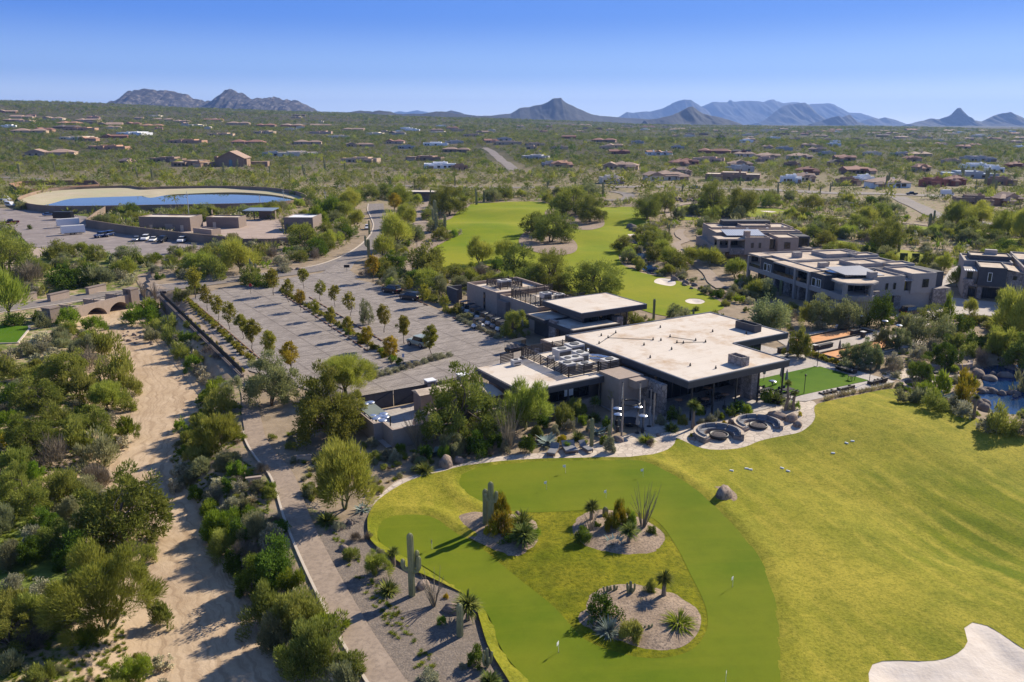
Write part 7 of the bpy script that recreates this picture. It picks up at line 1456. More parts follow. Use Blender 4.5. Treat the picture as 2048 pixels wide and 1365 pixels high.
o = empty('notice_board', LW(40.2, 15.0, 0.12), TH, 'tilted black notice board at the head of the orange court', 'board'); MB().add([(-0.5, 0, 0.9), (0.5, 0, 0.9), (0.5, 0.35, 2.0), (-0.5, 0.35, 2.0), (-0.5, 0.06, 0.9), (0.5, 0.06, 0.9), (0.5, 0.41, 2.0), (-0.5, 0.41, 2.0)], [(0, 1, 2, 3), (7, 6, 5, 4), (0, 4, 5, 1), (1, 5, 6, 2), (2, 6, 7, 3), (3, 7, 4, 0)]).build('board_face', M_BLACK, o)
for x in (-0.4, 0.4): MB().box(x - 0.03, x + 0.03, 0.1, 0.16, 0, 1.3).build('leg', M_STEEL, o)
for (x, y, l) in ((1671, 660, 'white plastic chair at the edge of the long court'),): q = G(x, y); chair((q[0], q[1], 0.1), 2.0, l, M_WHITE, 'white chairs by the courts')
# flags and tee blocks
for k, (x, y, l) in enumerate(((1131, 948, 'white flag near the flagstone walk on the upper green'), (1286, 956, 'white flag near the far curve of the upper green'), (1093, 981, 'white flag above the twin saguaros on the upper green'), (1212, 999, 'white flag behind the yucca island'), (1465, 1175, 'white flag alone on the outer sweep of the green'), (1117, 1307, 'white flag on the lower corridor of the green'), (1451, 1368, 'white flag at the bottom of the outer sweep'), (864, 1100, 'dark flag on the round lobe of the green'))):
 q = G(x, y); o = empty('golf_flag', (q[0], q[1], 0.09), 0.2 * k, l, 'flag', 'small flags on the practice green'); MB().tube([(0, 0, -0.05), (0, 0, 0.95)], 0.012, 5).build('pin', M_WHITE, o); MB().add([(0, -0.01, 0.66), (-0.3, -0.03, 0.66), (-0.3, -0.03, 0.92), (0, -0.01, 0.94), (0, 0.01, 0.66), (-0.3, -0.01, 0.66), (-0.3, -0.01, 0.92), (0, 0.01, 0.94)], [(0, 1, 2, 3), (7, 6, 5, 4), (0, 4, 5, 1), (1, 5, 6, 2), (2, 6, 7, 3), (3, 7, 4, 0)]).build('cloth', M_WHITE if k < 7 else M_BLACK, o); MB().lathe([(0.055, 0), (0.055, 0.006), (0.01, 0.006)], (0, 0, 0.002), 10).build('cup', M_BLACK, o)
tb = MB(); tb.add([(-0.21, -0.08, 0), (0.21, -0.08, 0), (0.21, 0.08, 0), (-0.21, 0.08, 0), (-0.19, -0.06, 0.12), (0.19, -0.06, 0.12), (0.19, 0.06, 0.12), (-0.19, 0.06, 0.12)], [(0, 3, 2, 1), (4, 5, 6, 7), (0, 1, 5, 4), (1, 2, 6, 5), (2, 3, 7, 6), (3, 0, 4, 7)]); tbm = mesh_from('tee_block', tb.V, tb.F, M_WHITE)
for (x, y, l) in ((1463, 943, 'white tee block on its own nearest the boulder'.replace('nearest', 'towards'), ), (1493, 939, 'white tee block of the middle pair, boulder side'), (1501, 941, 'white tee block of the middle pair, pond side'), (1564, 938, 'white tee block of the pair below the flagstone bend, higher'), (1576, 944, 'white tee block of the pair below the flagstone bend, lower'), (1666, 908, 'white tee block alone on the slope of the rough'), (1693, 888, 'white tee block of the high pair, boulder side'), (1705, 884, 'white tee block of the high pair, pond side')):
 q = T(x, y); o = build_obj('tee_block', tbm); o.location = (q[0], q[1], q[2] + 0.05); o.rotation_euler = (0, 0, RNG.random() * 0.8 - 0.9); tag(o, l, 'tee block', 'tee blocks on the rough')
q = T(502, 590); put((('post', MB().tube([(0, 0, -0.2), (0, 0, 2.0)], 0.04, 6), M_STEEL), ('sign_plate', MB().lathe([(0.38, -0.02), (0.38, 0.02)], (0, 0, 0), 8, Matrix.Translation((0, 0, 2.15)) @ Matrix.Rotation(math.pi / 2, 4, 'X')), mat('sign_red', (0.35, 0.03, 0.03), None, rough=0.5))), 'road_sign', q, -0.2, 'small red road sign at the top of the median', 'sign')
q = T(658, 725); put((('post', MB().tube([(0, 0, -0.2), (0, 0, 2.0)], 0.03, 6), M_STEEL), ('sign_plate', MB().box(-0.18, 0.18, -0.03, -0.01, 1.5, 2.1), mat('sign_blue', (0.35, 0.42, 0.55), None, rough=0.5))), 'road_sign', (G(807, 735)[0], G(807, 735)[1], 0.1), 0.2, 'small pale blue sign at the foot of the median', 'sign')
q = T(694, 545); put((('post', MB().tube([(0, 0, -0.2), (0, 0, 1.6)], 0.04, 6), M_STEEL), ('sign_plate', MB().box(-0.7, 0.7, -0.05, 0.0, 1.2, 1.9), M_BLACK)), 'road_sign', q, 0.1, 'low black sign board at the car park bend', 'sign')
q = T(329, 596); put((('post', MB().tube([(0, 0, -0.2), (0, 0, 1.4)], 0.04, 6), M_STEEL), ('sign_plate', MB().box(-0.5, 0.5, -0.05, 0.0, 1.0, 1.5), M_BLACK)), 'road_sign', q, 0.1, 'low black sign at the bridge end of the fence', 'sign')
gb = T(840, 402); o = empty('gatehouse', gb, R(-8), 'flat roofed gatehouse with dark fascia behind the road trees', 'building'); MB().box(-9, 9, -4, 5, 3.8, 4.6).build('roof', M_FASC, o); MB().box(-8.7, 8.7, -3.7, 4.7, 4.603, 4.66).build('membrane', M_MEMB, o); MB().box(-5, 8, -2, 4, -0.5, 3.79).build('wall', M_STUCD, o); MB().box(-8.6, -8.2, -3.6, -3.2, -0.5, 3.79).build('post', M_STEEL, o)
# ---------------------------------------------------------------- desert houses
WALLC = {'tan': ((0.45, 0.331, 0.231), (0.525, 0.388, 0.275)), 'pink': ((0.5, 0.338, 0.256), (0.575, 0.4, 0.312)), 'white': ((0.82, 0.82, 0.8), (0.82, 0.82, 0.82)), 'brown': ((0.25, 0.169, 0.119), (0.312, 0.213, 0.15)), 'orange': ((0.407, 0.237, 0.154), (0.468, 0.286, 0.192)), 'maroon': ((0.25, 0.0938, 0.0688), (0.312, 0.125, 0.0875)), 'grey': ((0.375, 0.362, 0.356), (0.45, 0.438, 0.425)), 'cream': ((0.675, 0.575, 0.438), (0.75, 0.65, 0.5))}
ROOFC = {'tile': ((0.312, 0.213, 0.156), (0.413, 0.288, 0.213)), 'red': ((0.267, 0.129, 0.093), (0.347, 0.181, 0.133)), 'orange': ((0.402, 0.212, 0.129), (0.483, 0.277, 0.175)), 'dark': ((0.125, 0.1, 0.0875), (0.175, 0.144, 0.125)), 'white': ((0.82, 0.82, 0.8), (0.82, 0.82, 0.82)), 'flat': ((0.575, 0.475, 0.362), (0.663, 0.562, 0.438)), 'blue': ((0.325, 0.4, 0.475), (0.388, 0.463, 0.537))}
HW = {k: mat('house_wall_' + k, *v, 0.4, 0.9) for k, v in WALLC.items()}; HR = {k: mat('house_roof_' + k, *v, 0.5, 0.85) for k, v in ROOFC.items()}
def hip(b, x0, x1, y0, y1, z, rise, ov=0.6, gable=False):
 x0 -= ov; x1 += ov; y0 -= ov; y1 += ov; w2 = (y1 - y0) / 2; ym = (y0 + y1) / 2
 if x1 - x0 > y1 - y0:
  k = 0 if gable else min(w2, (x1 - x0) / 2 - 0.1); R_ = [(x0 + k, ym, z + rise), (x1 - k, ym, z + rise)]
  b.add([(x0, y0, z), (x1, y0, z), (x1, y1, z), (x0, y1, z)] + R_ + [(x0, y0, z - 0.25), (x1, y0, z - 0.25), (x1, y1, z - 0.25), (x0, y1, z - 0.25)], [(0, 1, 5, 4), (1, 2, 5), (2, 3, 4, 5), (3, 0, 4), (6, 7, 1, 0), (7, 8, 2, 1), (8, 9, 3, 2), (9, 6, 0, 3), (9, 8, 7, 6)])
 else:
  xm = (x0 + x1) / 2; k = 0 if gable else min((x1 - x0) / 2, (y1 - y0) / 2 - 0.1); R_ = [(xm, y0 + k, z + rise), (xm, y1 - k, z + rise)]
  b.add([(x0, y0, z), (x1, y0, z), (x1, y1, z), (x0, y1, z)] + R_ + [(x0, y0, z - 0.25), (x1, y0, z - 0.25), (x1, y1, z - 0.25), (x0, y1, z - 0.25)], [(0, 1, 4), (1, 2, 5, 4), (2, 3, 5), (3, 0, 4, 5), (6, 7, 1, 0), (7, 8, 2, 1), (8, 9, 3, 2), (9, 6, 0, 3), (9, 8, 7, 6)])
LIMB = []
def house(px_, py_, w_px, roof, wall, label=None, seed=None, two=False, rz=None):
 p = T(px_, py_); s = mpp(p); dist = p.length; w2 = min(46, max(13, w_px * s)); rng = np.random.default_rng(seed if seed is not None else int(px_ * 7 + py_ * 13))
 rz = (rng.random() - 0.5) * 0.7 if rz is None else rz
 o = empty('desert_house', p, rz, label, 'house', 'houses across the desert'); wb = MB(); rb = MB()
 d = w2 * (0.38 + 0.25 * rng.random()); h = 3.2 + 0.7 * rng.random() + (2.8 if two else 0); flat = roof in ('flat', 'white', 'blue') or (roof == 'dark' and rng.random() < 0.6)
 cut = w2 * (0.35 + 0.2 * rng.random()); side = 1 if rng.random() < 0.5 else -1
 blocks = [(-w2 / 2, -w2 / 2 + cut, 0 + rng.random() * 2, d, h), (-w2 / 2 + cut, w2 / 2, 1.5 + rng.random() * 3, d * (0.7 + 0.5 * rng.random()), h - 0.5 * rng.random()), (-w2 * 0.22, w2 * 0.24, d * 0.3, d * 1.2, h + (0.9 if flat else 0.5))]
 if dist < 900: blocks.append((w2 * (0.18 if side > 0 else -0.42), w2 * (0.42 if side > 0 else -0.18), -2.8, 1.45, h - 0.9))
 for i, (x0, x1, y0, y1, hh) in enumerate(blocks):
  e = 0.013 * i; wb.box(x0 + e, x1 - e, y0 + e, y1 - e, -1.5, hh + e)
  if flat: ring(wb, x0 + e, x1 - e, y0 + e, y1 - e, hh + e, hh + 0.45, 0.35); rb.box(x0 + 0.4, x1 - 0.4, y0 + 0.4, y1 - 0.4, hh + e + 0.003, hh + 0.09)
  elif i != 2 or dist < 900: hip(rb, x0, x1, y0, y1, hh + 0.02 + e, 1.2 + 0.09 * (y1 - y0), gable=rng.random() < 0.3)
 wb.build('wall', HW[wall], o); rb.build('roof', HR[roof], o)
 if dist < 1500:
  nw = 5 if dist < 800 else 3
  for k in range(nw):
   bl_ = blocks[k % 2]; x = bl_[0] + (bl_[1] - bl_[0]) * (0.2 + 0.3 * (k // 2)); ww = 1.2 + 1.6 * rng.random(); f = MB().box(x, min(bl_[1] - 0.2, x + ww), bl_[2] - 0.07, bl_[2] + 0.005, 0.7, 2.4).build('window', M_GLASS, o)
  x = blocks[1][0] + 0.5; MB().box(x + 3.2, x + 4.4, blocks[1][2] - 0.06, blocks[1][2] + 0.004, 0, 2.2).build('door', M_WOOD, o)
  if dist < 900: x0, x1 = blocks[3][:2]; MB().box(x0 + 0.5, x1 - 0.5, -2.88, -2.795, 0, 2.3).build('garage_door', HW['brown' if wall != 'brown' else 'tan'], o)
  MB().box(w2 * 0.1, w2 * 0.1 + 1.3, d * 0.55, d * 0.55 + 1.0, h, h + 2.2).build('chimney', HW[wall], o)
 OCC.append((p[0], p[1] + d / 2, w2 * 0.52)); OCC.append((p[0], p[1] - 10, w2 * 0.55)); OCC.append((p[0], p[1] - 24, w2 * 0.4)); return o
WN = {'tan': 'tan', 'pink': 'pinkish', 'white': 'white', 'brown': 'brown', 'orange': 'orange', 'maroon': 'maroon', 'grey': 'grey', 'cream': 'cream'}
RN = {'tile': 'brown tiled roof', 'red': 'red tiled roof', 'orange': 'orange tiled roof', 'dark': 'dark roof', 'white': 'white flat roof', 'flat': 'flat tan roof', 'blue': 'blue grey flat roof'}
HL = [(99, 312, 118, 'tile', 'tan'), (56, 266, 85, 'tile', 'tan'), (143, 280, 75, 'flat', 'cream'), (173, 283, 30, 'orange', 'orange'), (212, 300, 62, 'flat', 'orange'), (229, 277, 40, 'red', 'maroon'), (256, 270, 68, 'white', 'white'), (369, 287, 92, 'flat', 'orange'), (492, 289, 60, 'red', 'orange'), (547, 313, 40, 'blue', 'grey'), (597, 313, 75, 'flat', 'cream'), (615, 289, 50, 'tile', 'tan'), (376, 334, 70, 'flat', 'brown'), (330, 325, 60, 'white', 'brown'), (250, 330, 24, 'tile', 'brown'),
      (102, 240, 34, 'tile', 'cream'), (130, 250, 44, 'orange', 'orange'), (171, 244, 40, 'tile', 'tan'), (219, 252, 40, 'tile', 'brown'), (263, 251, 26, 'red', 'orange'), (184, 238, 24, 'red', 'pink'), (41, 237, 34, 'tile', 'tan'), (10, 226, 30, 'tile', 'maroon'), (20, 244, 34, 'tile', 'brown'), (48, 246, 30, 'flat', 'tan'), (325, 242, 36, 'tile', 'tan'), (359, 246, 30, 'tile', 'pink'), (475, 250, 50, 'tile', 'tan'), (530, 254, 34, 'red', 'brown'), (581, 254, 40, 'tile', 'maroon'), (642, 254, 38, 'tile', 'tan'), (383, 254, 40, 'white', 'cream'), (526, 268, 36, 'white', 'tan'), (677, 277, 40, 'flat', 'cream'), (301, 255, 40, 'orange', 'orange'), (424, 243, 34, 'red', 'tan'), (126, 258, 44, 'dark', 'brown'), (157, 261, 50, 'flat', 'orange'), (85, 264, 30, 'red', 'orange'), (640, 268, 40, 'flat', 'pink'), (705, 262, 40, 'tile', 'tan'), (440, 272, 44, 'flat', 'tan'),
      (721, 294, 52, 'tile', 'tan'), (789, 288, 34, 'red', 'pink'), (871, 292, 48, 'white', 'white'), (910, 288, 36, 'white', 'grey'), (911, 305, 52, 'tile', 'brown'), (813, 298, 34, 'dark', 'grey'), (716, 326, 72, 'flat', 'tan'), (880, 338, 62, 'white', 'white'), (922, 342, 32, 'flat', 'brown'), (845, 322, 72, 'flat', 'brown'), (1069, 320, 52, 'white', 'grey'), (1062, 299, 22, 'flat', 'tan'), (1128, 336, 40, 'orange', 'tan'), (1101, 334, 26, 'flat', 'grey'), (1240, 309, 40, 'red', 'maroon'), (1228, 296, 34, 'tile', 'tan'), (1206, 285, 46, 'red', 'brown'), (1018, 290, 50, 'white', 'tan'), (1011, 282, 26, 'dark', 'grey'), (1073, 293, 36, 'flat', 'tan'), (1213, 300, 34, 'white', 'tan'), (1306, 311, 24, 'orange', 'white'), (1327, 311, 32, 'orange', 'white'), (1240, 340, 68, 'tile', 'tan'), (1340, 362, 84, 'tile', 'cream'), (1362, 333, 36, 'red', 'brown'), (1227, 368, 46, 'white', 'cream'), (748, 270, 30, 'white', 'cream'), (793, 270, 30, 'dark', 'grey'), (824, 262, 28, 'white', 'white'), (878, 268, 40, 'flat', 'cream'), (947, 274, 40, 'flat', 'tan'), (1138, 278, 28, 'red', 'maroon'), (1275, 288, 24, 'dark', 'grey'), (1357, 299, 24, 'blue', 'grey'), (985, 286, 30, 'red', 'pink'), (1120, 300, 34, 'flat', 'tan'),
      (1363, 352, 40, 'tile', 'cream'), (1372, 330, 46, 'red', 'maroon'), (1416, 325, 58, 'flat', 'pink'), (1427, 308, 60, 'red', 'maroon'), (1481, 309, 34, 'dark', 'maroon'), (1492, 314, 38, 'tile', 'cream'), (1540, 318, 46, 'tile', 'tan'), (1529, 324, 34, 'flat', 'pink'), (1488, 345, 54, 'blue', 'grey'), (1481, 336, 46, 'tile', 'pink'), (1464, 362, 100, 'flat', 'brown'), (1604, 319, 42, 'tile', 'cream'), (1618, 350, 40, 'red', 'maroon'), (1587, 335, 26, 'dark', 'brown'), (1584, 366, 36, 'white', 'white'), (1611, 364, 34, 'tile', 'cream'), (1724, 349, 58, 'red', 'brown'), (1785, 377, 72, 'tile', 'white'), (1734, 367, 32, 'white', 'white'), (1693, 323, 38, 'red', 'brown'), (1673, 334, 26, 'dark', 'brown'), (1635, 305, 30, 'tile', 'pink'), (1659, 313, 30, 'blue', 'grey'), (1806, 314, 38, 'white', 'grey'), (1847, 315, 40, 'tile', 'tan'), (1967, 324, 50, 'flat', 'grey'), (1960, 340, 54, 'white', 'white'), (1943, 358, 88, 'blue', 'grey'), (1850, 344, 24, 'orange', 'tan'), (2038, 338, 32, 'red', 'maroon'), (1881, 375, 46, 'flat', 'maroon'), (1950, 415, 62, 'flat', 'brown'), (2030, 412, 46, 'tile', 'brown'), (1826, 325, 30, 'red', 'tan'), (1905, 330, 30, 'flat', 'tan'), (1750, 312, 30, 'flat', 'cream'), (1571, 302, 30, 'white', 'grey'), (1920, 372, 30, 'red', 'maroon'), (1700, 372, 40, 'flat', 'brown'), (2010, 372, 40, 'flat', 'brown'), (1990, 346, 30, 'white', 'white')]
for a in HL:
 o = house(*a); PLACED.append((o, '%s house with %s' % (WN[a[4]], RN[a[3]]), o.location[0], o.location[1], 'houses across the desert'))
# far rows: many small pale houses
rg = np.random.default_rng(44); n0 = 0
FARB = [(690, 1360, 252, 268, 34), (1348, 2048, 259, 284, 88), (1380, 2048, 285, 300, 22), (0, 660, 232, 262, 26)]
for (xa, xb, ya, yb, n) in FARB:
 for k in range(n):
  x = xa + (xb - xa) * rg.random(); y = ya + (yb - ya) * rg.random(); q = T(x, y)
  if any((q[0] - c[0]) ** 2 + (q[1] - c[1]) ** 2 < (c[2] + 16) ** 2 for c in OCC): continue
  rf_, wl = [('tile', 'tan'), ('flat', 'cream'), ('red', 'pink'), ('white', 'white'), ('tile', 'pink'), ('flat', 'tan'), ('tile', 'cream'), ('dark', 'brown')][int(rg.integers(0, 8))]
  o = house(x, y, 12 + 14 * rg.random(), rf_, wl, seed=k + n * 100); PLACED.append((o, '%s house with %s' % (WN[wl], RN[rf_]), o.location[0], o.location[1], 'houses across the desert'))
# the gabled hall
p = T(462, 334); o = empty('gabled_hall', p, R(6), 'big brown gabled hall with an arched blue window beyond the reservoir', 'building'); OCC.append((p[0], p[1], 26))
b = MB(); b.box(-11, 11, 0, 26, -1.5, 7.0); b.add([(-11, 0.0, 7.0), (11, 0.0, 7.0), (0, 0.0, 12.6), (-11, 26, 7.0), (11, 26, 7.0), (0, 26, 12.6)], [(0, 1, 2), (3, 5, 4)]); b.box(-13.5, -11.02, 1.5, 6, -1.5, 8.6); b.box(11.02, 13.0, 1.5, 6, -1.5, 6.5); b.build('wall', HW['brown'], o)
rb = MB(); rb.add([(-12.2, -1.2, 6.75), (0, -1.2, 12.85), (0, 26.5, 12.85), (-12.2, 26.5, 6.75), (12.2, -1.2, 6.75), (12.2, 26.5, 6.75), (-12.2, -1.2, 6.45), (0, -1.2, 12.55), (12.2, -1.2, 6.45)], [(0, 1, 2, 3), (1, 4, 5, 2), (6, 7, 1, 0), (7, 8, 4, 1)]); rb.build('roof', HR['tile'], o)
b = MB(); n = 10; P = [(-1.4, 0.0), (1.4, 0.0), (1.4, 4.6)] + [(1.4 * math.cos(t), 4.6 + 1.4 * math.sin(t)) for t in np.linspace(0.2, 2.94, n)] + [(-1.4, 4.6)]; b.add([(x, -0.08, z) for x, z in P], [tuple(range(len(P)))]); b.build('arched_window', mat('blue_glass', (0.10, 0.20, 0.26), None, rough=0.15, spec=0.6), o)
for (x, y, w2, l) in ((395, 330, 22, 0), (520, 334, 14, 0)):
 q = T(x, y); d_ = q - p; MB().box(d_.x - w2 / 2, d_.x + w2 / 2, d_.y, d_.y + 10, d_.z - 1.5, d_.z + 4.2).build('side_wing', HW['brown'], o)
# ---------------------------------------------------------------- plants seen one by one in the photograph
def at(kind, x, y, w_px, h_px=None, group=None, stem=None, var=None, base=True):
 """stand a plant so that its foot is at (x, y); sizes as seen"""
 p = T(x, y); s = mpp(p); ov = 0.95
 return plant(kind, p, (h_px * s * 1.06 if h_px else None), w_px * s * ov, var, None, group, stem)
PK_ = 'young trees in the car park'
for x, y, h in ((391, 599, 58), (415, 623, 46), (436, 642, 47), (460, 661, 52), (484, 681, 49), (509, 705, 62), (541, 726, 60)): at('oak' if x != 391 else 'oak', x, y, h * 0.60, h, PK_, 'young oak beside the walk hedge')
at('autumn', 581, 752, 42, 66, PK_, 'pointed gold tree beside the walk')
for x, y, h in ((547, 592, 52), (578, 606, 44), (602, 623, 42), (631, 642, 40), (663, 661, 44), (697, 681, 46), (735, 703, 50), (783, 731, 60)): at('oak' if x not in (735, 783, 602) else 'autumn', x, y, h * 0.58, h, PK_, 'young oak on the outer median edge' if x not in (735, 783, 602) else 'gold tinged tree on the median')
for x, y, h in ((608, 579, 40), (642, 604, 40), (670, 616, 44), (700, 633, 46), (732, 650, 50), (768, 667, 54), (809, 690, 56), (862, 717, 64)): at('oak' if x != 732 else 'olive_tree', x, y, h * 0.62, h, PK_, 'young oak on the inner median edge' if x != 732 else 'thin pale olive tree on the median')
for x, y, h in ((746, 565, 50), (819, 590, 34), (849, 614, 44), (889, 630, 40)): at('autumn' if x == 746 else 'oak', x, y, h * 0.62, h, PK_, 'young oak beside the black cars')
at('olive_tree', 783, 574, 34, 38, PK_, 'pale olive tree above the black cars'); at('olive_tree', 880, 588, 36, 40, PK_, 'pale olive tree beside the dark screen wall'); at('mesquite', 1032, 676, 62, 58, PK_, 'round golden green tree in front of the golf carts')
TR = 'trees round the clubhouse and wash'
for k, x, y, w_, h in (
 ('ironwood', 543, 812, 118, 100), ('mesquite', 655, 885, 160, 140), ('paloverde', 690, 790, 150, 95), ('paloverde', 695, 1018, 178, 150), ('mesquite', 920, 880, 165, 150), ('paloverde', 1050, 860, 125, 110), ('mesquite', 700, 860, 90, 80), ('paloverde', 441, 905, 100, 82),
 ('mesquite', 258, 1092, 190, 135), ('paloverde', 215, 1262, 225, 170), ('paloverde', 750, 1153, 70, 52),
 ('paloverde', 478, 546, 100, 68), ('paloverde', 400, 545, 84, 44), ('mesquite', 612, 496, 66, 46), ('paloverde', 20, 640, 84, 92), ('mesquite', 14, 545, 110, 75), ('mesquite', 60, 560, 60, 40),
 ('paloverde', 800, 420, 70, 52), ('paloverde', 812, 455, 60, 48), ('paloverde', 790, 500, 92, 78), ('paloverde', 770, 520, 60, 50), ('mesquite', 900, 430, 70, 56), ('mesquite', 880, 420, 50, 40), ('mesquite', 852, 548, 82, 62), ('dark_tree', 792, 540, 56, 36), ('paloverde', 958, 530, 66, 56),
 ('mesquite', 1034, 558, 86, 68), ('mesquite', 1100, 572, 92, 72), ('mesquite', 1195, 590, 128, 78), ('paloverde', 1010, 520, 60, 46), ('mesquite', 1103, 486, 92, 74), ('mesquite', 1075, 470, 60, 50), ('mesquite', 1152, 430, 92, 66), ('mesquite', 1180, 445, 70, 50), ('mesquite', 1120, 430, 44, 40),
 ('mesquite', 1295, 440, 66, 52), ('mesquite', 1330, 425, 46, 40), ('mesquite', 1423, 424, 66, 56), ('mesquite', 1482, 430, 74, 58), ('ironwood', 1357, 440, 34, 26), ('paloverde', 1325, 512, 46, 36), ('paloverde', 1342, 534, 54, 42), ('paloverde', 1382, 528, 50, 38), ('paloverde', 1420, 532, 62, 40), ('mesquite', 1415, 480, 42, 26), ('ironwood', 1408, 460, 40, 24), ('ironwood', 1465, 548, 24, 26),
 ('mesquite', 1768, 505, 68, 58), ('paloverde', 1733, 450, 44, 36), ('mesquite', 1764, 445, 44, 38), ('mesquite', 1776, 404, 42, 36), ('paloverde', 1912, 460, 74, 56), ('paloverde', 1958, 452, 62, 44), ('mesquite', 1940, 480, 52, 44), ('paloverde', 2010, 480, 70, 56), ('paloverde', 2046, 492, 60, 66), ('paloverde', 1886, 545, 40, 34), ('paloverde', 1915, 575, 36, 40), ('mesquite', 1626, 420, 46, 32), ('mesquite', 1540, 415, 40, 26),
 ('ironwood', 1536, 665, 92, 70), ('mesquite', 1596, 716, 52, 72), ('dark_tree', 1760, 655, 56, 62), ('ironwood', 1640, 655, 60, 58), ('ironwood', 1690, 655, 60, 56), ('paloverde', 1620, 650, 50, 48), ('dark_tree', 1843, 766, 50, 48), ('dark_tree', 1885, 735, 56, 52), ('paloverde', 2030, 690, 110, 110), ('paloverde', 1996, 720, 70, 60), ('mesquite', 2048, 740, 80, 66), ('paloverde', 1940, 630, 30, 32), ('paloverde', 2005, 615, 36, 36), ('mesquite', 1865, 655, 52, 42), ('ironwood', 1732, 735, 62, 52), ('ironwood', 1700, 730, 48, 46), ('ironwood', 1765, 700, 40, 44), ('ironwood', 1830, 690, 54, 50), ('ironwood', 1880, 690, 50, 48), ('ironwood', 1800, 700, 40, 40), ('lime', 1893, 650, 22, 48), ('mesquite', 1525, 668, 52, 38), ('ironwood', 1348, 640, 40, 30), ('mesquite', 1240, 700, 30, 26),
 ('mesquite', 990, 358, 40, 30), ('mesquite', 1010, 400, 40, 30), ('ironwood', 985, 404, 36, 28), ('mesquite', 1240, 380, 70, 32), ('mesquite', 1285, 385, 52, 30), ('mesquite', 1315, 390, 56, 34), ('ironwood', 1180, 395, 46, 30), ('mesquite', 740, 400, 40, 30), ('mesquite', 770, 398, 40, 30), ('mesquite', 800, 400, 36, 28), ('mesquite', 715, 395, 34, 28), ('paloverde', 700, 420, 60, 44), ('paloverde', 690, 440, 54, 40), ('paloverde', 712, 455, 46, 36), ('autumn', 790, 432, 30, 42), ('mesquite', 340, 374, 44, 30), ('mesquite', 415, 360, 40, 26), ('mesquite', 280, 352, 44, 36), ('dark_tree', 1112, 322, 24, 44), ('dark_tree', 1145, 320, 18, 36), ('dark_tree', 1441, 292, 26, 22), ('dark_tree', 1535, 292, 16, 20), ('dark_tree', 70, 260, 22, 18), ('dark_tree', 155, 292, 8, 20), ('dark_tree', 165, 292, 8, 20), ('dark_tree', 70, 290, 7, 18), ('dark_tree', 80, 290, 7, 18)):
 at(k, x, y, w_, h, TR)
SHG = 'shrubs of the desert'
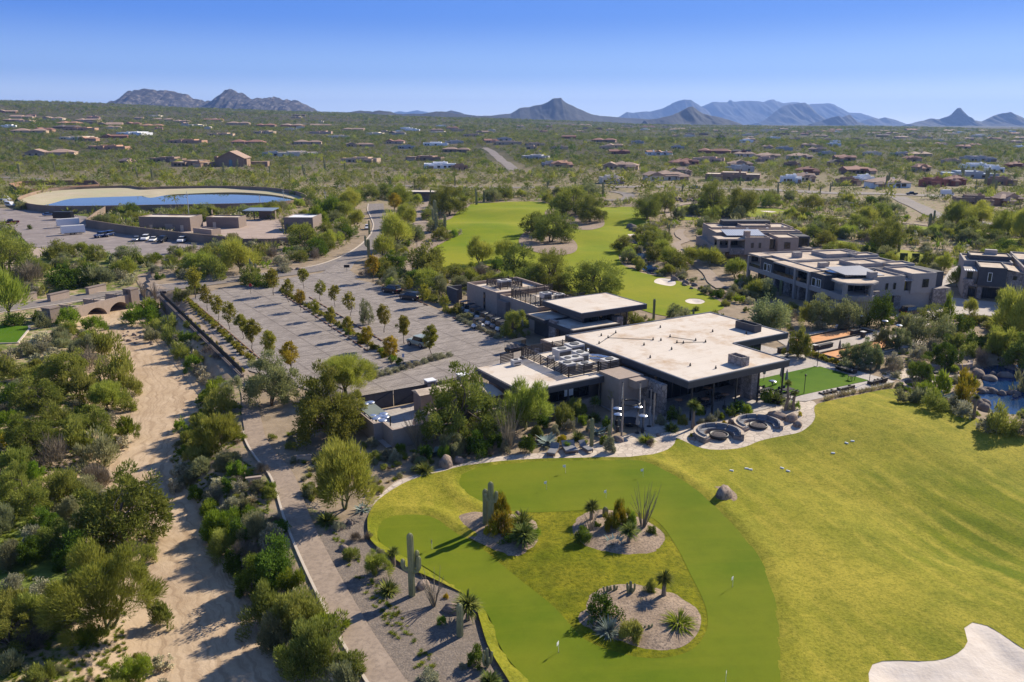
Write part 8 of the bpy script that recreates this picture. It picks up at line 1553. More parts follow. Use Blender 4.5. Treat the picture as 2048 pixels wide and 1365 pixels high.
for k, x, y, w_, h in (
 # left of the wash
 ('twig', 66, 570, 70, 44), ('dark', 130, 578, 70, 40), ('dark', 170, 572, 60, 42), ('jojoba', 205, 570, 60, 36), ('cholla', 155, 552, 40, 24), ('cholla', 240, 560, 40, 24), ('lime', 140, 650, 52, 26), ('lime', 192, 664, 46, 24), ('lime', 290, 648, 70, 34), ('jojoba', 88, 655, 34, 22), ('dark', 30, 650, 54, 22), ('dark', 72, 642, 20, 18), ('jojoba', 302, 684, 36, 26), ('creosote', 336, 668, 48, 30), ('creosote', 362, 720, 44, 30), ('cholla', 356, 694, 34, 24), ('cholla', 391, 722, 30, 20), ('cholla', 400, 750, 40, 24), ('cholla', 413, 770, 40, 26), ('lime', 386, 742, 40, 26), ('lime', 424, 796, 34, 26), ('creosote', 312, 660, 30, 20),
 ('cholla', 82, 684, 48, 16), ('brittle', 75, 703, 22, 12), ('brittle', 94, 697, 18, 10), ('twig', 10, 730, 30, 22), ('brittle', 73, 726, 26, 16), ('brittle', 113, 707, 14, 9),
 ('creosote', 205, 712, 86, 50), ('jojoba', 160, 716, 50, 40), ('twig', 181, 742, 88, 40), ('creosote', 239, 766, 72, 50), ('gold', 240, 742, 36, 24), ('mesquite', 130, 780, 108, 70), ('mesquite', 79, 822, 96, 66), ('dark', 20, 806, 56, 34), ('paloverde', 212, 822, 90, 62), ('creosote', 164, 800, 76, 48), ('creosote', 266, 790, 46, 30), ('mesquite', 185, 880, 98, 60), ('lime', 256, 880, 52, 38), ('cholla', 246, 898, 40, 24), ('lime', 20, 862, 54, 30), ('gold', 14, 892, 34, 22), ('twig', 106, 932, 86, 50), ('jojoba', 198, 930, 88, 50), ('creosote', 34, 940, 72, 44), ('twig', 198, 972, 80, 50), ('creosote', 126, 1004, 100, 56), ('creosote', 34, 985, 64, 44), ('brittle', 72, 1092, 52, 34), ('jojoba', 20, 1136, 70, 44), ('mesquite', 120, 1104, 76, 56), ('dark', 150, 1138, 96, 56), ('brittle', 85, 1200, 52, 34), ('creosote', 27, 1222, 54, 36), ('twig', 55, 1296, 88, 50), ('lime', 181, 1286, 52, 32), ('lime', 266, 1362, 78, 44), ('cholla', 321, 1340, 46, 26), ('creosote', 321, 1250, 52, 40), ('jojoba', 20, 1345, 48, 34), ('creosote', 82, 1365, 54, 32), ('creosote', 300, 1120, 40, 30), ('jojoba', 8, 1060, 60, 40), ('brittle', 30, 1180, 40, 26), ('creosote', 205, 1050, 60, 40), ('dark', 95, 1060, 60, 36), ('jojoba', 150, 1040, 70, 40),
 # bank between wash and cart path
 ('creosote', 441, 832, 72, 48), ('lime', 362, 862, 30, 20), ('jojoba', 461, 790, 46, 34), ('jojoba', 458, 940, 70, 34), ('cholla', 359, 960, 46, 30), ('lime', 437, 1076, 80, 56), ('jojoba', 516, 1074, 70, 52), ('twig', 499, 1130, 90, 60), ('dark', 550, 1170, 104, 84), ('creosote', 598, 1262, 116, 84), ('creosote', 640, 1330, 110, 80), ('jojoba', 580, 1340, 60, 46), ('dark', 470, 1150, 50, 44), ('twig', 560, 1240, 60, 50), ('jojoba', 690, 1375, 70, 50), ('creosote', 610, 1290, 60, 46), ('dark', 540, 1200, 60, 50), ('lime', 500, 1040, 40, 26), ('cholla', 352, 985, 30, 26), ('lime', 470, 950, 44, 24), ('creosote', 420, 910, 40, 26),
 ('creosote', 455, 1112, 70, 50), ('dark', 505, 1185, 90, 60), ('creosote', 540, 1250, 100, 70), ('jojoba', 560, 1300, 100, 70), ('creosote', 600, 1360, 120, 70), ('dark', 480, 1090, 60, 44), ('brittle', 545, 1090, 56, 36), ('lime', 585, 1180, 56, 40), ('twig', 520, 1140, 60, 44), ('brittle', 470, 1020, 40, 24), ('straw', 505, 1005, 26, 20), ('brittle', 430, 1000, 40, 24), ('lime', 420, 1030, 50, 30), ('cholla', 440, 975, 34, 22), ('creosote', 395, 930, 50, 30), ('brittle', 480, 985, 36, 22), ('lime', 445, 1100, 60, 40), ('creosote', 405, 870, 50, 34), ('dark', 400, 890, 30, 20),
 ('lime', 300, 630, 60, 26), ('cholla', 375, 708, 36, 26), ('cholla', 405, 760, 34, 24), ('creosote', 345, 690, 44, 30), ('cholla', 330, 672, 30, 22), ('creosote', 395, 735, 40, 26), ('dark', 372, 690, 34, 26),
 ('mesquite', 60, 905, 110, 66), ('creosote', 150, 905, 90, 46), ('mesquite', 40, 1030, 110, 70), ('jojoba', 180, 1000, 70, 40), ('lime', 60, 960, 50, 28), ('creosote', 110, 850, 60, 34), ('brittle', 225, 1010, 50, 30), ('creosote', 60, 1250, 90, 50), ('lime', 130, 1240, 60, 36), ('mesquite', 20, 1290, 110, 80), ('dark', 60, 1130, 70, 44), ('creosote', 10, 760, 50, 34), ('creosote', 250, 820, 50, 30), ('brittle', 220, 850, 36, 22), ('jojoba', 120, 690, 34, 20), ('creosote', 45, 760, 40, 26),
 # clubhouse planting
 ('dark', 1085, 858, 40, 30), ('brittle', 1140, 862, 30, 22), ('lime', 1165, 850, 26, 20), ('brittle', 1180, 862, 26, 20), ('dark', 1215, 860, 30, 24), ('creosote', 1072, 880, 36, 28), ('brittle', 1110, 870, 28, 20), ('lime', 1400, 832, 24, 16), ('brittle', 1420, 846, 26, 16), ('dark', 1460, 832, 30, 20), ('gold', 1448, 852, 14, 10), ('gold', 1475, 838, 12, 8), ('dark', 1345, 842, 34, 24), ('brittle', 1320, 850, 30, 20), ('creosote', 1365, 850, 24, 18), ('lime', 1590, 818, 20, 14), ('gold', 1600, 832, 12, 8), ('brittle', 1575, 820, 24, 16), ('dark', 985, 895, 44, 34), ('brittle', 1010, 905, 30, 22), ('creosote', 930, 895, 40, 30), ('dark', 850, 915, 40, 28), ('lime', 800, 905, 26, 18), ('brittle', 790, 925, 30, 20), ('brittle', 830, 925, 26, 16),
 ('dark', 1052, 905, 44, 34), ('dark', 955, 912, 52, 40), ('creosote', 1155, 830, 40, 30), ('gold', 1125, 888, 30, 18), ('creosote', 1128, 852, 46, 40), ('olive_tree', 905, 908, 60, 52), ('lime', 1205, 888, 24, 18), ('brittle', 1220, 905, 36, 30), ('lime', 890, 920, 30, 30), ('brittle', 955, 875, 36, 26), ('gold', 1382, 875, 12, 8), ('lime', 1440, 838, 24, 14), ('dark', 1480, 826, 40, 24), ('lime', 1495, 830, 26, 18), ('brittle', 1402, 850, 20, 12), ('dark', 1535, 806, 26, 28), ('twig', 1300, 892, 26, 16), ('brittle', 745, 895, 24, 20),
 # right of the lawn
 ('brittle', 1788, 738, 46, 28), ('twig', 1783, 748, 30, 22), ('brittle', 1835, 718, 46, 26), ('brittle', 1870, 705, 44, 24), ('brittle', 1690, 660, 40, 26), ('brittle', 1640, 662, 36, 24), ('jojoba', 1815, 660, 30, 24), ('creosote', 1908, 700, 34, 24), ('dark', 1920, 668, 44, 34), ('brittle', 1933, 690, 34, 24), ('creosote', 1940, 712, 30, 20), ('brittle', 1730, 742, 40, 20), ('jojoba', 1690, 742, 30, 18), ('lime', 1850, 800, 50, 30), ('jojoba', 1838, 806, 44, 24), ('creosote', 1868, 820, 50, 30), ('brittle', 1906, 820, 40, 24), ('brittle', 1925, 832, 44, 26), ('flame', 1918, 812, 50, 40), ('flame', 1930, 786, 40, 34), ('lime', 1880, 790, 36, 38), ('twig', 1960, 735, 40, 36), ('dark', 2020, 690, 60, 36), ('jojoba', 2046, 790, 36, 40), ('creosote', 1996, 866, 60, 44), ('brittle', 1970, 862, 40, 24), ('brittle', 2040, 868, 50, 26), ('dark', 1945, 700, 44, 30), ('creosote', 1975, 690, 34, 24), ('jojoba', 1805, 806, 36, 20),
 # beds on the green
 ('flame', 1003, 1035, 46, 48), ('flame', 1008, 1072, 60, 46), ('gold', 985, 1075, 36, 30), ('dark', 1020, 1085, 56, 24), ('lime', 1064, 1080, 36, 26), ('flame', 1240, 1055, 36, 48), ('flame', 1222, 1065, 40, 36), ('lime', 1262, 1056, 30, 34), ('dark', 1166, 1088, 50, 32), ('dark', 1194, 1060, 24, 16), ('dark', 1303, 1072, 26, 20), ('dark', 1200, 1240, 76, 42), ('creosote', 1262, 1285, 52, 44), ('creosote', 1302, 1190, 30, 26), ('lime', 1282, 1208, 16, 10),
 # bed beside the path
 ('dark', 952, 1330, 48, 34), ('brittle', 857, 1365, 50, 24), ('brittle', 676, 1060, 26, 18), ('twig', 712, 1082, 30, 22), ('creosote', 700, 1118, 40, 22), ('lime', 884, 1250, 22, 20), ('brittle', 925, 1338, 18, 12), ('gold', 892, 1196, 14, 10), ('brittle', 760, 1115, 22, 18),
 # above the road and by the yard
 ('creosote', 430, 560, 60, 36), ('twig', 545, 520, 40, 28), ('creosote', 505, 570, 60, 30), ('dark', 530, 574, 56, 26), ('cholla', 490, 560, 40, 22), ('brittle', 570, 545, 34, 18), ('twig', 630, 520, 34, 24), ('creosote', 655, 500, 36, 22), ('jojoba', 680, 480, 34, 22), ('dark', 610, 478, 50, 26), ('lime', 635, 455, 50, 36), ('lime', 660, 440, 60, 40), ('creosote', 690, 468, 40, 24), ('dark', 640, 430, 50, 30), ('creosote', 520, 520, 40, 24), ('dark', 60, 460, 10, 8)):
 at(k, x, y, w_, h, SHG if NAMES[k][1] == 'shrub' else TR)
# hedges
def hedge_row(a, b_, n, wpx, where, kind='hedge', jit=0.25):
 A_, B_ = G(*a), G(*b_)
 for k in range(n):
  q = A_ + (B_ - A_) * (k + 0.5) / n + RNG.normal(size=2) * jit * 0.3; o = plant(kind, (q[0], q[1], H1(q[0], q[1]) + 0.08), 0.8 + 0.3 * RNG.random(), wpx * (0.9 + 0.3 * RNG.random()), group='hedge shrubs', stem='x')
  PLACED.pop(); o['label'] = 'clipped shrub, %s of the hedge %s' % (ORD[k] if k < 30 else 'last', where); o['group'] = 'hedge shrubs'
hedge_row((372, 601), (508, 728), 24, 1.6, 'between walk and car park, from the road'); hedge_row((338, 604), (490, 752), 18, 0.9, 'along the picket fence, from the bridge')
hedge_row((560, 582), (790, 722), 28, 1.5, 'in the planted median, from the road'); hedge_row((738, 760), (905, 712), 12, 1.6, 'closing the foot of the median', 'brittle'); hedge_row((912, 640), (1000, 680), 10, 1.5, 'in front of the golf carts', 'brittle')
hedge_row((1618, 712), (1705, 742), 14, 1.1, 'between terrace and orange court'); hedge_row((1640, 812), (1786, 776), 18, 1.2, 'below the lawn seats on the rough edge', 'straw', 0.5)
for k in range(10): x = 690 + RNG.random() * 120; y = 660 + (x - 690) * 0.62 + RNG.random() * 8; at('flame' if k % 2 else 'lime', x, y, 14 + 8 * RNG.random(), 12, SHG, 'reddish median shrub' if k % 2 else None)
# spiky plants
def SPY(kind, x, y, w_px, label, trunk_px=0):
 p = T(x, y); s = mpp(p); spiky(kind, (p[0], p[1], p[2] + 0.05), w_px * s, label, trunk_px * s * 1.05)
for a in (('yucca', 654, 1046, 46, 'spiky yucca beside the big tree at the cart path'), ('agave', 725, 1022, 34, 'blue agave at the corner of the flagstone walk'), ('treeyucca', 787, 1132, 26, 'slim tree yucca above the big saguaro', 22), ('yucca', 776, 1186, 46, 'dark yucca in the gravel next to the big saguaro'), ('treeyucca', 936, 1240, 58, 'big tree yucca behind the short saguaro', 20), ('yucca', 980, 1368, 46, 'yucca at the lower edge beside the green'), ('yucca', 1044, 1062, 52, 'upper yucca of the first island bed', 8), ('treeyucca', 1048, 1092, 60, 'lower big yucca of the first island bed', 12),
          ('treeyucca', 1183, 1046, 34, 'tree yucca at the back of the second island bed', 26), ('treeyucca', 1258, 1092, 42, 'dark tree yucca at the front of the second island bed', 22), ('agave', 1229, 1092, 44, 'pale agave at the front of the second island bed'), ('treeyucca', 1327, 1198, 36, 'tree yucca with a stout trunk on the third island bed', 34), ('sotol', 1357, 1256, 74, 'big fountain shaped sotol on the third island bed'), ('blue', 1218, 1268, 58, 'round blue yucca on the third island bed'), ('agave', 1258, 1224, 10, 'tiny blue agave in the middle of the third island bed'),
          ('treeyucca', 1386, 858, 30, 'tall tree yucca in front of the terrace columns', 40), ('yucca', 1342, 862, 34, 'round yucca in the shade beside the courtyard'), ('sotol', 1293, 885, 40, 'pale sotol in front of the courtyard table'), ('treeyucca', 1190, 830, 26, 'tree yucca behind the courtyard agave', 22), ('yucca', 1188, 842, 34, 'spiky yucca under the tree yucca by the kitchen'), ('yucca', 1155, 880, 32, 'bright yucca beside the cactus by the loungers'), ('agave', 1196, 868, 40, 'large blue agave beside the slim cactus'), ('agave', 1095, 888, 50, 'large blue agave behind the loungers'), ('yucca', 850, 946, 42, 'dark yucca below the yard wall'), ('agave', 870, 908, 34, 'blue agave behind the dark yucca at the yard wall'), ('yucca', 1552, 806, 44, 'spreading yucca behind the rear fire pit'), ('treeyucca', 1571, 822, 18, 'tall leaning furry yucca beside the fire pits', 48), ('treeyucca', 1587, 822, 14, 'shorter leaning furry yucca beside the fire pits', 30), ('agave', 1885, 798, 34, 'big pale agave below the round stone seats'), ('treeyucca', 1947, 838, 14, 'shaggy yucca trunk at the edge of the rough', 34), ('sotol', 2000, 862, 40, 'wide sotol at the pond edge'), ('agave', 1460, 590, 14, 'pale agave on the creek bank'), ('yucca', 1427, 590, 20, 'dark yucca on the footpath bend'), ('yucca', 1392, 622, 18, 'yucca behind the clubhouse roof'), ('agave', 1405, 560, 12, 'agave by the creek footbridge'), ('yucca', 888, 912, 30, 'fine yucca at the tree foot by the yard wall')):
 SPY(*a)
# cacti
def SG(x, y, h_px, arms, label, fat=0.26):
 p = T(x, y); s = mpp(p); saguaro((p[0], p[1], p[2]), h_px * s * 1.06, [(a, z * s, o_ , t * s) for a, z, o_, t in arms], label, fat=fat)
SG(824, 1192, 124, ((0.0, 52, 0.62, 84), (3.14, 56, 0.62, 78), (0.6, 60, 0.55, 92)), 'tall saguaro with three upturned arms beside the cart path', 0.27); SG(920, 1273, 66, (), 'short armless saguaro beside the cart path bed', 0.25)
SG(971, 1056, 78, (), 'slimmer armless saguaro of the pair in the first island bed', 0.26); SG(982, 1062, 98, ((0.1, 62, 0.5, 84), (3.3, 66, 0.45, 80)), 'taller saguaro of the pair in the first island bed', 0.27); SG(1210, 1036, 22, (), 'stubby cactus at the back of the second island bed', 0.28)
SG(1183, 893, 56, (), 'slim pale saguaro beside the loungers', 0.24); SG(1218, 880, 30, (), 'short saguaro at the foot of the leaning pole', 0.22)
for x, y, h, l in ((1132, 672, 26, 'first'), (1138, 668, 30, 'second'), (1143, 670, 28, 'third'), (1146, 668, 22, 'fourth')): SG(x, y, h, (), '%s stem of the cactus clump between the two buildings' % l, 0.2)
SG(1307, 640, 40, (), 'tall single saguaro behind the main roof by the pool terrace', 0.24); SG(1386, 640, 20, (), 'dark short saguaro behind the main roof ridge', 0.2)
for x, y, h, l in ((1214, 1190, 18, 'small pale columnar cactus at the back of the third bed'), (1228, 1188, 18, 'second small columnar cactus at the back of the third bed'), (1297, 1266, 16, 'small green columnar cactus at the front of the third bed'), (1358, 836, 22, 'green columnar cactus in the terrace shade'), (1434, 842, 24, 'pale forked cactus before the terrace columns')): SG(x, y, h, ((0.5, h * 0.35, 0.3, h * 0.85), (2.8, h * 0.3, 0.3, h * 0.75)), l, 0.10)
for x, y, h, l in ((1260, 1192, 30, 'organ pipe cactus with many stems on the third bed'), (974, 1336, 40, 'clump of pale columnar cactus at the lower green edge')): SG(x, y, h, ((0.2, h * 0.2, 0.35, h * 0.85), (2.2, h * 0.15, 0.35, h * 0.8), (4.0, h * 0.2, 0.35, h * 0.9), (5.2, h * 0.2, 0.3, h * 0.7)), l, 0.11)
for x, y, h in ((1801, 660 + 72, 10), (1818, 732, 11), (1922, 720, 12), (1756, 738, 9), (1860, 714, 9)): SG(x, y, h, (), None, 0.32);
for x, y, h, na in ((505, 552, 26, 1), (513, 556, 18, 0), (739, 470, 24, 1), (862, 420, 40, 2), (873, 465, 38, 1), (890, 462, 32, 0), (870, 445, 44, 0), (738, 515, 36, 1), (1773, 502, 36, 1), (1797, 505, 30, 0), (1858, 459, 28, 1), (1364, 388, 16, 1), (1555, 388, 18, 1), (1618, 382, 14, 0), (1950, 385, 22, 2), (1970, 372, 26, 1), (1985, 374, 22, 1), (1990, 385, 20, 0), (1810, 365, 22, 2), (1772, 378, 24, 1), (968, 404, 22, 0), (953, 410, 26, 1), (840, 395, 20, 0), (1206, 394, 24, 1), (1556, 392, 14, 0), (1560, 592, 14, 0), (1338, 470, 18, 1), (305, 362, 22, 0), (275, 356, 18, 1), (448, 350, 22, 0), (475, 345, 20, 1), (580, 360, 26, 2), (610, 362, 26, 1), (650, 340, 20, 1), (690, 345, 18, 0), (540, 352, 18, 0), (40, 354, 22, 0), (110, 345, 16, 1), (1640, 390, 14, 0), (1480, 372, 18, 1), (1590, 430, 14, 1), (1925, 360, 20, 1), (1660, 384, 16, 1), (780, 380, 16, 1), (910, 372, 16, 0), (1095, 380, 16, 1), (1150, 378, 14, 0)):
 p = T(x, y); s = mpp(p); A = [(), ((0.4, 2.2, 0.7, 4.2),), ((0.2, 2.0, 0.7, 4.4), (3.3, 2.6, 0.65, 4.0))][na]; saguaro((p[0], p[1], p[2]), max(3.5, min(9, h * s)), A, None, key=('s', na), fat=0.30)
for x, y, h, sp, n, lf, l in ((868, 1213, 62, 1.5, 22, False, 'dry ocotillo fan beside the big saguaro'), (1285, 1060, 86, 1.7, 20, False, 'tall dry ocotillo on the second island bed'), (1181, 1068, 46, 1.0, 14, False, 'short pale ocotillo at the side of the second island bed'), (1018, 900, 92, 2.6, 42, False, 'big bare ocotillo fan by the yard wall tree'), (836, 900, 72, 1.9, 40, False, 'grey bare ocotillo against the yard wall'), (1724, 650, 46, 2.6, 26, True, 'green ocotillo beside the orange court'), (1877, 535, 36, 1.6, 22, True, 'yellowish ocotillo by the charcoal house'), (1858, 470, 30, 1.6, 16, False, 'brown ocotillo on the fairway bank'), (1230, 822, 40, 1.0, 18, True, 'red tipped candelilla behind the heaters'), (1832, 792, 40, 1.3, 16, False, 'bare branching shrub at the round stone seat'), (311, 600, 34, 1.4, 18, False, 'ocotillo at the bridge end of the fence'), (290, 598, 30, 1.2, 14, False, 'ocotillo beside the road before the bridge'), (285, 592, 26, 1.2, 14, False, 'small ocotillo on the road edge'), (1483, 568, 22, 0.8, 10, False, 'thin reeds before the grey block'), (1000, 610, 42, 2.4, 30, False, 'bare grey branches against the rear building'), (1950, 470, 24, 1.6, 16, False, 'brown ocotillo among the feathery trees')):
 p = T(x, y); s = mpp(p); ocotillo((p[0], p[1], p[2]), h * s * 1.1, sp * (1.0), l, n, lf, 0.026 if p[1] < 120 else 0.045)
# rocks
for i, (x, y, a, b_, c, l) in enumerate(((1447, 996, 1.35, 0.85, 1.15, 'tan boulder alone in the rough'), (845, 1175, 0.7, 0.5, 0.55, 'tan boulder behind the big saguaro'), (905, 1222, 0.9, 0.55, 0.5, 'tan boulder beside the big tree yucca'), (892, 932, 1.05, 0.9, 1.0, 'large round tan boulder on the flagstone walk edge'), (918, 926, 0.6, 0.5, 0.7, 'brown boulder beside the large round one'), (1212, 842, 0.8, 0.6, 0.6, 'tan boulder among the courtyard agaves'), (1236, 882, 0.8, 0.6, 0.6, 'tan boulder by the courtyard flagstones'), (1552, 836, 1.5, 0.8, 0.7, 'long tan boulder behind the rear fire pit'), (1583, 842, 1.0, 0.7, 0.8, 'tan boulder at the end of the rear fire pit'), (1595, 852, 0.8, 0.6, 0.6, 'small boulder at the flagstone bend'), (1462, 848, 0.5, 0.4, 0.6, 'pale upright rock between the fire pits'), (1386, 880, 0.4, 0.35, 0.35, 'small rock beside the front fire pit'), (1316, 872, 0.4, 0.3, 0.3, 'small rock on the courtyard edge'), (688, 1100, 0.5, 0.4, 0.4, 'grey rock in the gravel beside the cart path'), (700, 1048, 0.35, 0.3, 0.3, 'small rock under the big tree beside the path'), (2007, 766, 1.3, 0.9, 0.7, 'round dark rock in the middle of the pond'), (1955, 752, 1.3, 1.0, 1.0, 'tan boulder at the near pond bank'), (725, 1020, 0.3, 0.3, 0.3, 'little rock by the corner agave'), (1036, 1030, 0.4, 0.3, 0.3, 'small rock at the back of the first island bed'))):
 p = T(x, y); rock((p[0], p[1], max(p[2], -0.5)), a, b_, c, l, M_DBOULD if 'dark' in l or 'brown' in l else M_BOULD, i % 5, RNG.random() * 6)
rr_ = np.random.default_rng(5)
def rocks_along(P, n, s0, s1, jit, m, zmin=-0.55):
 P = [np.array(p) for p in P]
 for k in range(n):
  i = int(rr_.integers(0, len(P) - 1)); q = P[i] + (P[i + 1] - P[i]) * rr_.random() + rr_.normal(size=2) * jit; s = s0 + (s1 - s0) * rr_.random() ** 2
  rock((q[0], q[1], max(zmin, H1(q[0], q[1]))), s * (0.8 + 0.5 * rr_.random()), s * (0.7 + 0.4 * rr_.random()), s * (0.6 + 0.4 * rr_.random()), None, m, int(rr_.integers(0, 5)), rr_.random() * 6)
rocks_along(list(PONDS[0]) + [PONDS[0][0]], 46, 0.3, 1.1, 0.7, M_DBOULD); rocks_along(list(PONDS[1]) + [PONDS[1][0]], 34, 0.3, 0.9, 0.9, M_DBOULD)
rocks_along([G(1962, 776), G(1990, 780), G(2040, 784)], 18, 0.35, 0.9, 0.35, M_DBOULD, -0.5); rocks_along([T(1262, 462)[:2], T(1285, 458)[:2], T(1310, 462)[:2], T(1300, 470)[:2]], 26, 0.7, 1.9, 1.8, M_DBOULD, -9); rocks_along([T(1335, 398)[:2], T(1360, 402)[:2], T(1385, 402)[:2]], 30, 0.6, 1.6, 3.0, M_BOULD, -9); rocks_along([T(1322, 548)[:2], T(1350, 556)[:2], T(1392, 570)[:2], T(1440, 596)[:2]], 22, 0.4, 1.0, 1.5, M_DBOULD, -9)
rocks_along([T(255, 668)[:2], T(285, 672)[:2], T(300, 690)[:2]], 34, 0.2, 0.5, 1.6, M_BOULD, -9); rocks_along([T(550, 545)[:2], T(600, 540)[:2]], 8, 0.5, 0.9, 0.6, M_BOULD, -9)
# ---------------------------------------------------------------- the rest of the desert scrub
rs2 = np.random.default_rng(99)
def mask_ok(x, y, pad=0.0):
 ok = np.ones(x.shape, bool)
 for P in [P_ROUGH, P_FAIR, P_TEE, P_LOT, P_LOT2, P_YARD, P_COMP, P_APRON, P_FLAGW, RW, P_PBED] + P_FAIRS:
  ok &= ~inside(P, x, y)
 for C, w2 in [(ROADC, 9.0), ([b0 - (b1 - b0) * 0.5, b1], 9.0), (PATHC, 1.6), (DIRTC, 4), (FOOTC, 2.2), (CARTC, 3.0)] + RIB: ok &= poly_dist(x, y, [np.asarray(c)[:2] for c in C])[0] > w2
 # clubhouse, shop, yard, blocks
 du = (x - A0[0]) * U[0] + (y - A0[1]) * U[1]; dv = (x - A0[0]) * Vv[0] + (y - A0[1]) * Vv[1]
 ok &= ~((du > -36) & (du < 1) & (dv > 11) & (dv < 32)) & ~((du > -8) & (du < 39) & (dv > -5) & (dv < 28)) & ~((du > 5) & (du < 26) & (dv > 33) & (dv < 80)) & ~((du > 38) & (du < 63) & (dv > 6) & (dv < 23)) & ~((du > -45) & (du < 8) & (dv > 24) & (dv < 60))
 ok &= ~((np.abs(x - 74) < 17) & (y > 149) & (y < 250)) & ~((np.abs(x - 108) < 13) & (y > 160) & (y < 195))
 d, s, wv = poly_dist(x, y, WASH, WASHW); ok &= ~((d < wv + 0.6) & (np.hypot(x, y) < 400))
 for P in PONDS: ok &= ~inside(P, x, y)
 return ok
RIB = RIBS
for o in list(COL.objects):
 pass
OCA = np.array(OCC)
def free(x, y, pad):
 ok = np.ones(len(x), bool)
 for i in range(0, len(x), 4000):
  d = np.hypot(x[i:i + 4000, None] - OCA[None, :, 0], y[i:i + 4000, None] - OCA[None, :, 1]) - OCA[None, :, 2]
  ok[i:i + 4000] = d.min(1) > pad
 return ok
def scatter(n, r0, r1, clump=None, power=1.0):
 """points spread over the view wedge between two ranges"""
 r = np.sqrt(r0 ** 2 + (r1 ** 2 - r0 ** 2) * rs2.random(n) ** power); a = (rs2.random(n) - 0.5) * R(80)
 return r * np.sin(a), r * np.cos(a)
PTS = []            # x, y, kind index, size
def addp(n, r0, r1, kinds, probs, s0, s1, pad, thr=None, fs=30, power=1.0):
 x, y = scatter(n, r0, r1, power=power); k = mask_ok(x, y)
 if thr is not None: k &= fbm(x / fs, y / fs, 3, 77) > thr
 x, y = x[k], y[k]; k = free(x, y, pad); x, y = x[k], y[k]
 ki = rs2.choice(len(kinds), size=len(x), p=np.array(probs) / sum(probs)); sz = s0 + (s1 - s0) * rs2.random(len(x)) ** 1.6
 for a, b_, c, d in zip(x, y, ki, sz): PTS.append((a, b_, kinds[c], d))
TREES = ['mesquite', 'paloverde', 'ironwood', 'dark_tree']
addp(7500, 40, 150, ['creosote', 'brittle', 'jojoba', 'lime', 'tuft', 'straw', 'cholla', 'twig'], [3, 3, 2, 2, 4, 3, 1.2, 1], 0.35, 1.0, 0.12, 0.40, 9)
n0 = len(PTS); addp(2900, 44, 170, ['creosote', 'jojoba', 'lime', 'brittle', 'dark', 'twig', 'cholla'], [4, 2.5, 2.4, 2.4, 0.7, 1.0, 0.9], 0.55, 1.5, 0.15)
qs = np.array([(q[0], q[1]) for q in PTS[n0:]]); dq, sq, wq = poly_dist(qs[:, 0], qs[:, 1], WASH, WASHW); okq = ((sq < 0) & (dq > wq + 2.2) & (fbm(qs[:, 0] / 9, qs[:, 1] / 9, 3, 83) > 0.44) & ~((qs[:, 1] > 100) & (qs[:, 0] < -62) & (qs[:, 1] < 142)) | (sq > 0) & (dq < wq + 7) & (dq > wq + 1.0)); PTS[n0:] = [q for q, o in zip(PTS[n0:], okq) if o]
addp(13000, 140, 420, ['creosote', 'brittle', 'jojoba', 'lime', 'cholla', 'twig', 'dark'], [4, 2, 3, 1.5, 1.5, 1, 1], 0.7, 2.1, 0.1, 0.30, 22)
addp(1500, 170, 420, TREES, [2.4, 1.2, 1.2, 0.3], 0.6, 1.2, 0.6, 0.38, 40)
addp(3400, 400, 900, TREES, [2.6, 0.7, 1.3, 1.3], 0.6, 1.35, 0.6, 0.36, 60)
addp(12000, 400, 900, ['creosote', 'jojoba', 'dark', 'brittle'], [4, 3, 1, 1.2], 1.0, 2.2, 0.3, 0.30, 40)
addp(12000, 880, 1900, TREES, [2.2, 0.2, 1.2, 2.0], 0.7, 1.35, 1.0, 0.34, 90)
addp(20000, 880, 1900, ['creosote', 'jojoba', 'dark'], [4, 3, 1], 1.5, 2.8, 0.3, 0.28, 60)
addp(17000, 1850, 4200, TREES, [2.2, 0.1, 1.2, 2.4], 0.9, 1.9, 1.0, 0.36, 160)
addp(15000, 1850, 4600, ['creosote', 'jojoba'], [3, 3], 2.5, 5.0, 0.3, 0.30, 120)
PTS.sort(key=lambda q: -q[3] * (3 if q[2] in TREES else 1) / math.hypot(q[0], q[1]))
MORE = {'mesquite': 120, 'paloverde': 120, 'ironwood': 120, 'dark_tree': 60, 'creosote': 160, 'brittle': 120, 'jojoba': 130, 'lime': 90, 'tuft': 150, 'straw': 140, 'cholla': 90, 'twig': 60, 'dark': 90}
used = {}; REST = []
zz = H(np.array([q[0] for q in PTS]), np.array([q[1] for q in PTS]))
for (x, y, k, s), z in zip(PTS, zz):
 if used.get(k, 0) < MORE[k] and math.hypot(x, y) < 900:
  used[k] = used.get(k, 0) + 1; nh, nr = {'mesquite': (4.6, 3.2), 'ironwood': (4.6, 3.2), 'dark_tree': (4.6, 3.2), 'paloverde': (4.8, 3.0)}.get(k, (None, None))
  plant(k, (x, y, z), s * (nh if nh else {'tuft': 0.8, 'straw': 0.8, 'twig': 1.3}.get(k, 1.15)), None, group='trees of the open desert' if k in TREES else {'cholla': 'chollas of the open desert', 'tuft': 'grass tufts', 'straw': 'grass tufts'}.get(k, 'shrubs of the open desert'))
 else: REST.append((x, y, z, k, s))
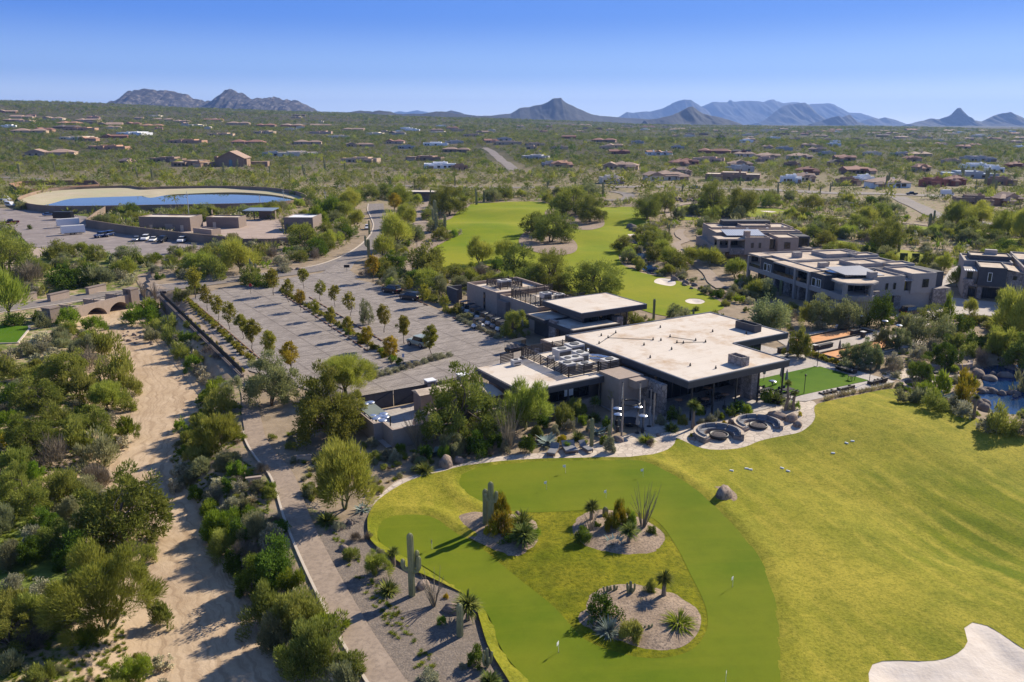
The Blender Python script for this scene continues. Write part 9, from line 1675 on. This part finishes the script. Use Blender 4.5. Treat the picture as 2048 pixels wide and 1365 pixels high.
# everything smaller: one mass of scrub, instanced from a few plants
def stuff_scatter(name, pts, kinds_mesh, label, cat):
 me = bpy.data.meshes.new(name); me.vertices.add(len(pts)); me.vertices.foreach_set('co', np.array([(p[0], p[1], p[2] - 0.03) for p in pts], np.float32).ravel())
 a = me.attributes.new('size', 'FLOAT', 'POINT'); a.data.foreach_set('value', np.array([p[3] for p in pts], np.float32))
 b_ = me.attributes.new('pick', 'INT', 'POINT'); b_.data.foreach_set('value', np.array([p[4] for p in pts], np.int32))
 c_ = me.attributes.new('turn', 'FLOAT', 'POINT'); c_.data.foreach_set('value', (rs2.random(len(pts)) * 6.283).astype(np.float32))
 o = build_obj(name, me); tag(o, label, cat, None, 'stuff')
 pc = bpy.data.collections.new(name + '_kinds')
 for i, m_ in enumerate(kinds_mesh):
  q = bpy.data.objects.new('%s_kind_%02d' % (name, i), m_); pc.objects.link(q)
 ng = bpy.data.node_groups.new(name + '_spread', 'GeometryNodeTree'); ng.interface.new_socket('Geometry', in_out='INPUT', socket_type='NodeSocketGeometry'); ng.interface.new_socket('Geometry', in_out='OUTPUT', socket_type='NodeSocketGeometry')
 N = ng.nodes; L = ng.links; gi = N.new('NodeGroupInput'); go = N.new('NodeGroupOutput'); ip = N.new('GeometryNodeInstanceOnPoints'); ci = N.new('GeometryNodeCollectionInfo')
 ci.inputs['Collection'].default_value = pc; ci.inputs['Separate Children'].default_value = True; ci.inputs['Reset Children'].default_value = True; ip.inputs['Pick Instance'].default_value = True
 def att(n, t):
  q = N.new('GeometryNodeInputNamedAttribute'); q.data_type = t; q.inputs['Name'].default_value = n; return q.outputs['Attribute']
 L.new(gi.outputs[0], ip.inputs['Points']); L.new(ci.outputs[0], ip.inputs['Instance']); L.new(att('pick', 'INT'), ip.inputs['Instance Index'])
 cx = N.new('ShaderNodeCombineXYZ'); L.new(att('turn', 'FLOAT'), cx.inputs['Z'])
 L.new(cx.outputs[0], ip.inputs['Rotation']); L.new(att('size', 'FLOAT'), ip.inputs['Scale']); L.new(ip.outputs[0], go.inputs[0])
 md = o.modifiers.new('spread', 'NODES'); md.node_group = ng; return o
def split(lo, hi, lod, name, label, cat):
 ks = []; pts = []
 for (x, y, z, k, s) in REST:
  d = math.hypot(x, y)
  if lo <= d < hi:
   v = int(rs2.integers(0, 3)); key = (k, v)
   if key not in ks: ks.append(key)
   pts.append((x, y, z, s, ks.index(key)))
 if pts: stuff_scatter(name, pts, [proto(k, v, lod)[0] for k, v in ks], label, cat)
split(0, 200, 1, 'low_scrub', 'scattered small scrub and grass tufts on the near desert floor', 'ground cover'); split(200, 900, 2, 'desert_scrub', 'olive desert scrub between the houses and roads', 'scrub'); split(900, 99999, 2, 'far_scrub', 'far off carpet of desert trees reaching to the hills', 'scrub')
# short green weeds on the sandy flat beside the wash
wx, wy = (rs2.random(22000) * 64 - 62), (rs2.random(22000) * 80 + 46); dW2, sW2, wW2 = poly_dist(wx, wy, WASH, WASHW)
k = (sW2 < 0) & (dW2 > wW2 + 2.5) & (fbm(wx / 7, wy / 7, 3, 61) + 0.16 * np.exp(-((wy - 60) / 22) ** 2) > 0.46) & (wy < 118); k |= (sW2 > 0) & (dW2 > wW2 + 0.8) & (dW2 < wW2 + 8) & (wy < 112) & (fbm(wx / 4, wy / 4, 3, 71) > 0.42) & (poly_dist(wx, wy, [np.asarray(c)[:2] for c in PATHC])[0] > 2.2)
wx, wy = wx[k], wy[k]; wz = H(wx, wy)
stuff_scatter('weeds', [(a, b_, c, 0.25 + 0.3 * rs2.random(), 0) for a, b_, c in zip(wx, wy, wz)], [proto('tuft', 0, 1)[0]], 'short green weeds over the sandy flat beside the wash', 'weeds')
# ---------------------------------------------------------------- labels: say where each repeat stands
LAND = [('the arched bridge', T(180, 620)), ('the cart path bend', T(500, 810)), ('the picket fence', T(400, 670)), ('the turf square', T(30, 670)), ('the sand wash bend', T(270, 910)), ('the mouth of the wash', T(430, 1300)), ('the big dark trunked mesquite', T(262, 1085)), ('the big saguaro', T(824, 1190)), ('the first island bed', T(990, 1075)), ('the second island bed', T(1240, 1075)), ('the third island bed', T(1290, 1240)),
  ('the service yard wall', T(800, 880)), ('the fire pits', T(1480, 862)), ('the courtyard table', T(1259, 853)), ('the car park median', T(690, 660)), ('the car park entrance', T(690, 545)), ('the black cars', T(800, 590)), ('the road bend', T(755, 480)), ('the gatehouse', T(840, 395)), ('the rear building', T(980, 610)), ('the fairway tree island', T(1100, 490)), ('the upper fairway island', T(1150, 440)), ('the creek pool', T(1290, 525)), ('the mauve block', T(1540, 500)), ('the grey block', T(1700, 620)), ('the charcoal house', T(1985, 590)), ('the orange courts', T(1690, 680)), ('the round stone seats', T(1865, 765)), ('the blue pond', T(2000, 790)), ('the dark screens', T(1822, 525)), ('the side street', T(1830, 412)), ('the wide street', T(1560, 380)), ('the box truck', T(1895, 392)), ('the drive loop', T(1250, 392)), ('the straight far street', T(1000, 320)), ('the white pueblo house', T(880, 338)), ('the gabled hall', T(462, 334)), ('the reservoir', T(325, 400)), ('the utility compound', T(430, 470)), ('the asphalt yard', T(150, 470)), ('the tank yard', T(100, 382)), ('the low tan house', T(99, 312)), ('the hillside', T(120, 250)), ('the butte foot', T(1120, 256)), ('the flat valley', T(1700, 275)), ('the dark pointed hill', T(1390, 262)), ('the pinnacle hill', T(1900, 275)), ('the boulder mountain', T(420, 245)), ('the footpath', T(300, 555)), ('the far bunker', T(1537, 424)), ('the brown street house', T(1950, 415)), ('the red roofed house', T(1618, 350)), ('the grey flat house', T(1943, 358)), ('the tiled garage house', T(1340, 362)), ('the two evergreens', T(1128, 320))]
LX = np.array([[l[1][0], l[1][1]] for l in LAND]); LR = np.maximum(12, np.hypot(LX[:, 0], LX[:, 1]) * 0.05)
by = {}
for (o, st, x, y, grp) in PLACED:
 d = np.hypot(LX[:, 0] - x, LX[:, 1] - y); i = int(np.argmin(d)); by.setdefault((st, i), []).append((d[i], o, grp))
for (st, i), L_ in by.items():
 L_.sort(key=lambda q: q[0])
 for n, (d, o, grp) in enumerate(L_):
  wh = LAND[i][0]
  o['label'] = '%s %s' % (st, ('by ' + wh) if len(L_) == 1 else '%s out from %s' % (ORD[n] if n < len(ORD) else 'last', wh)); o['group'] = grp
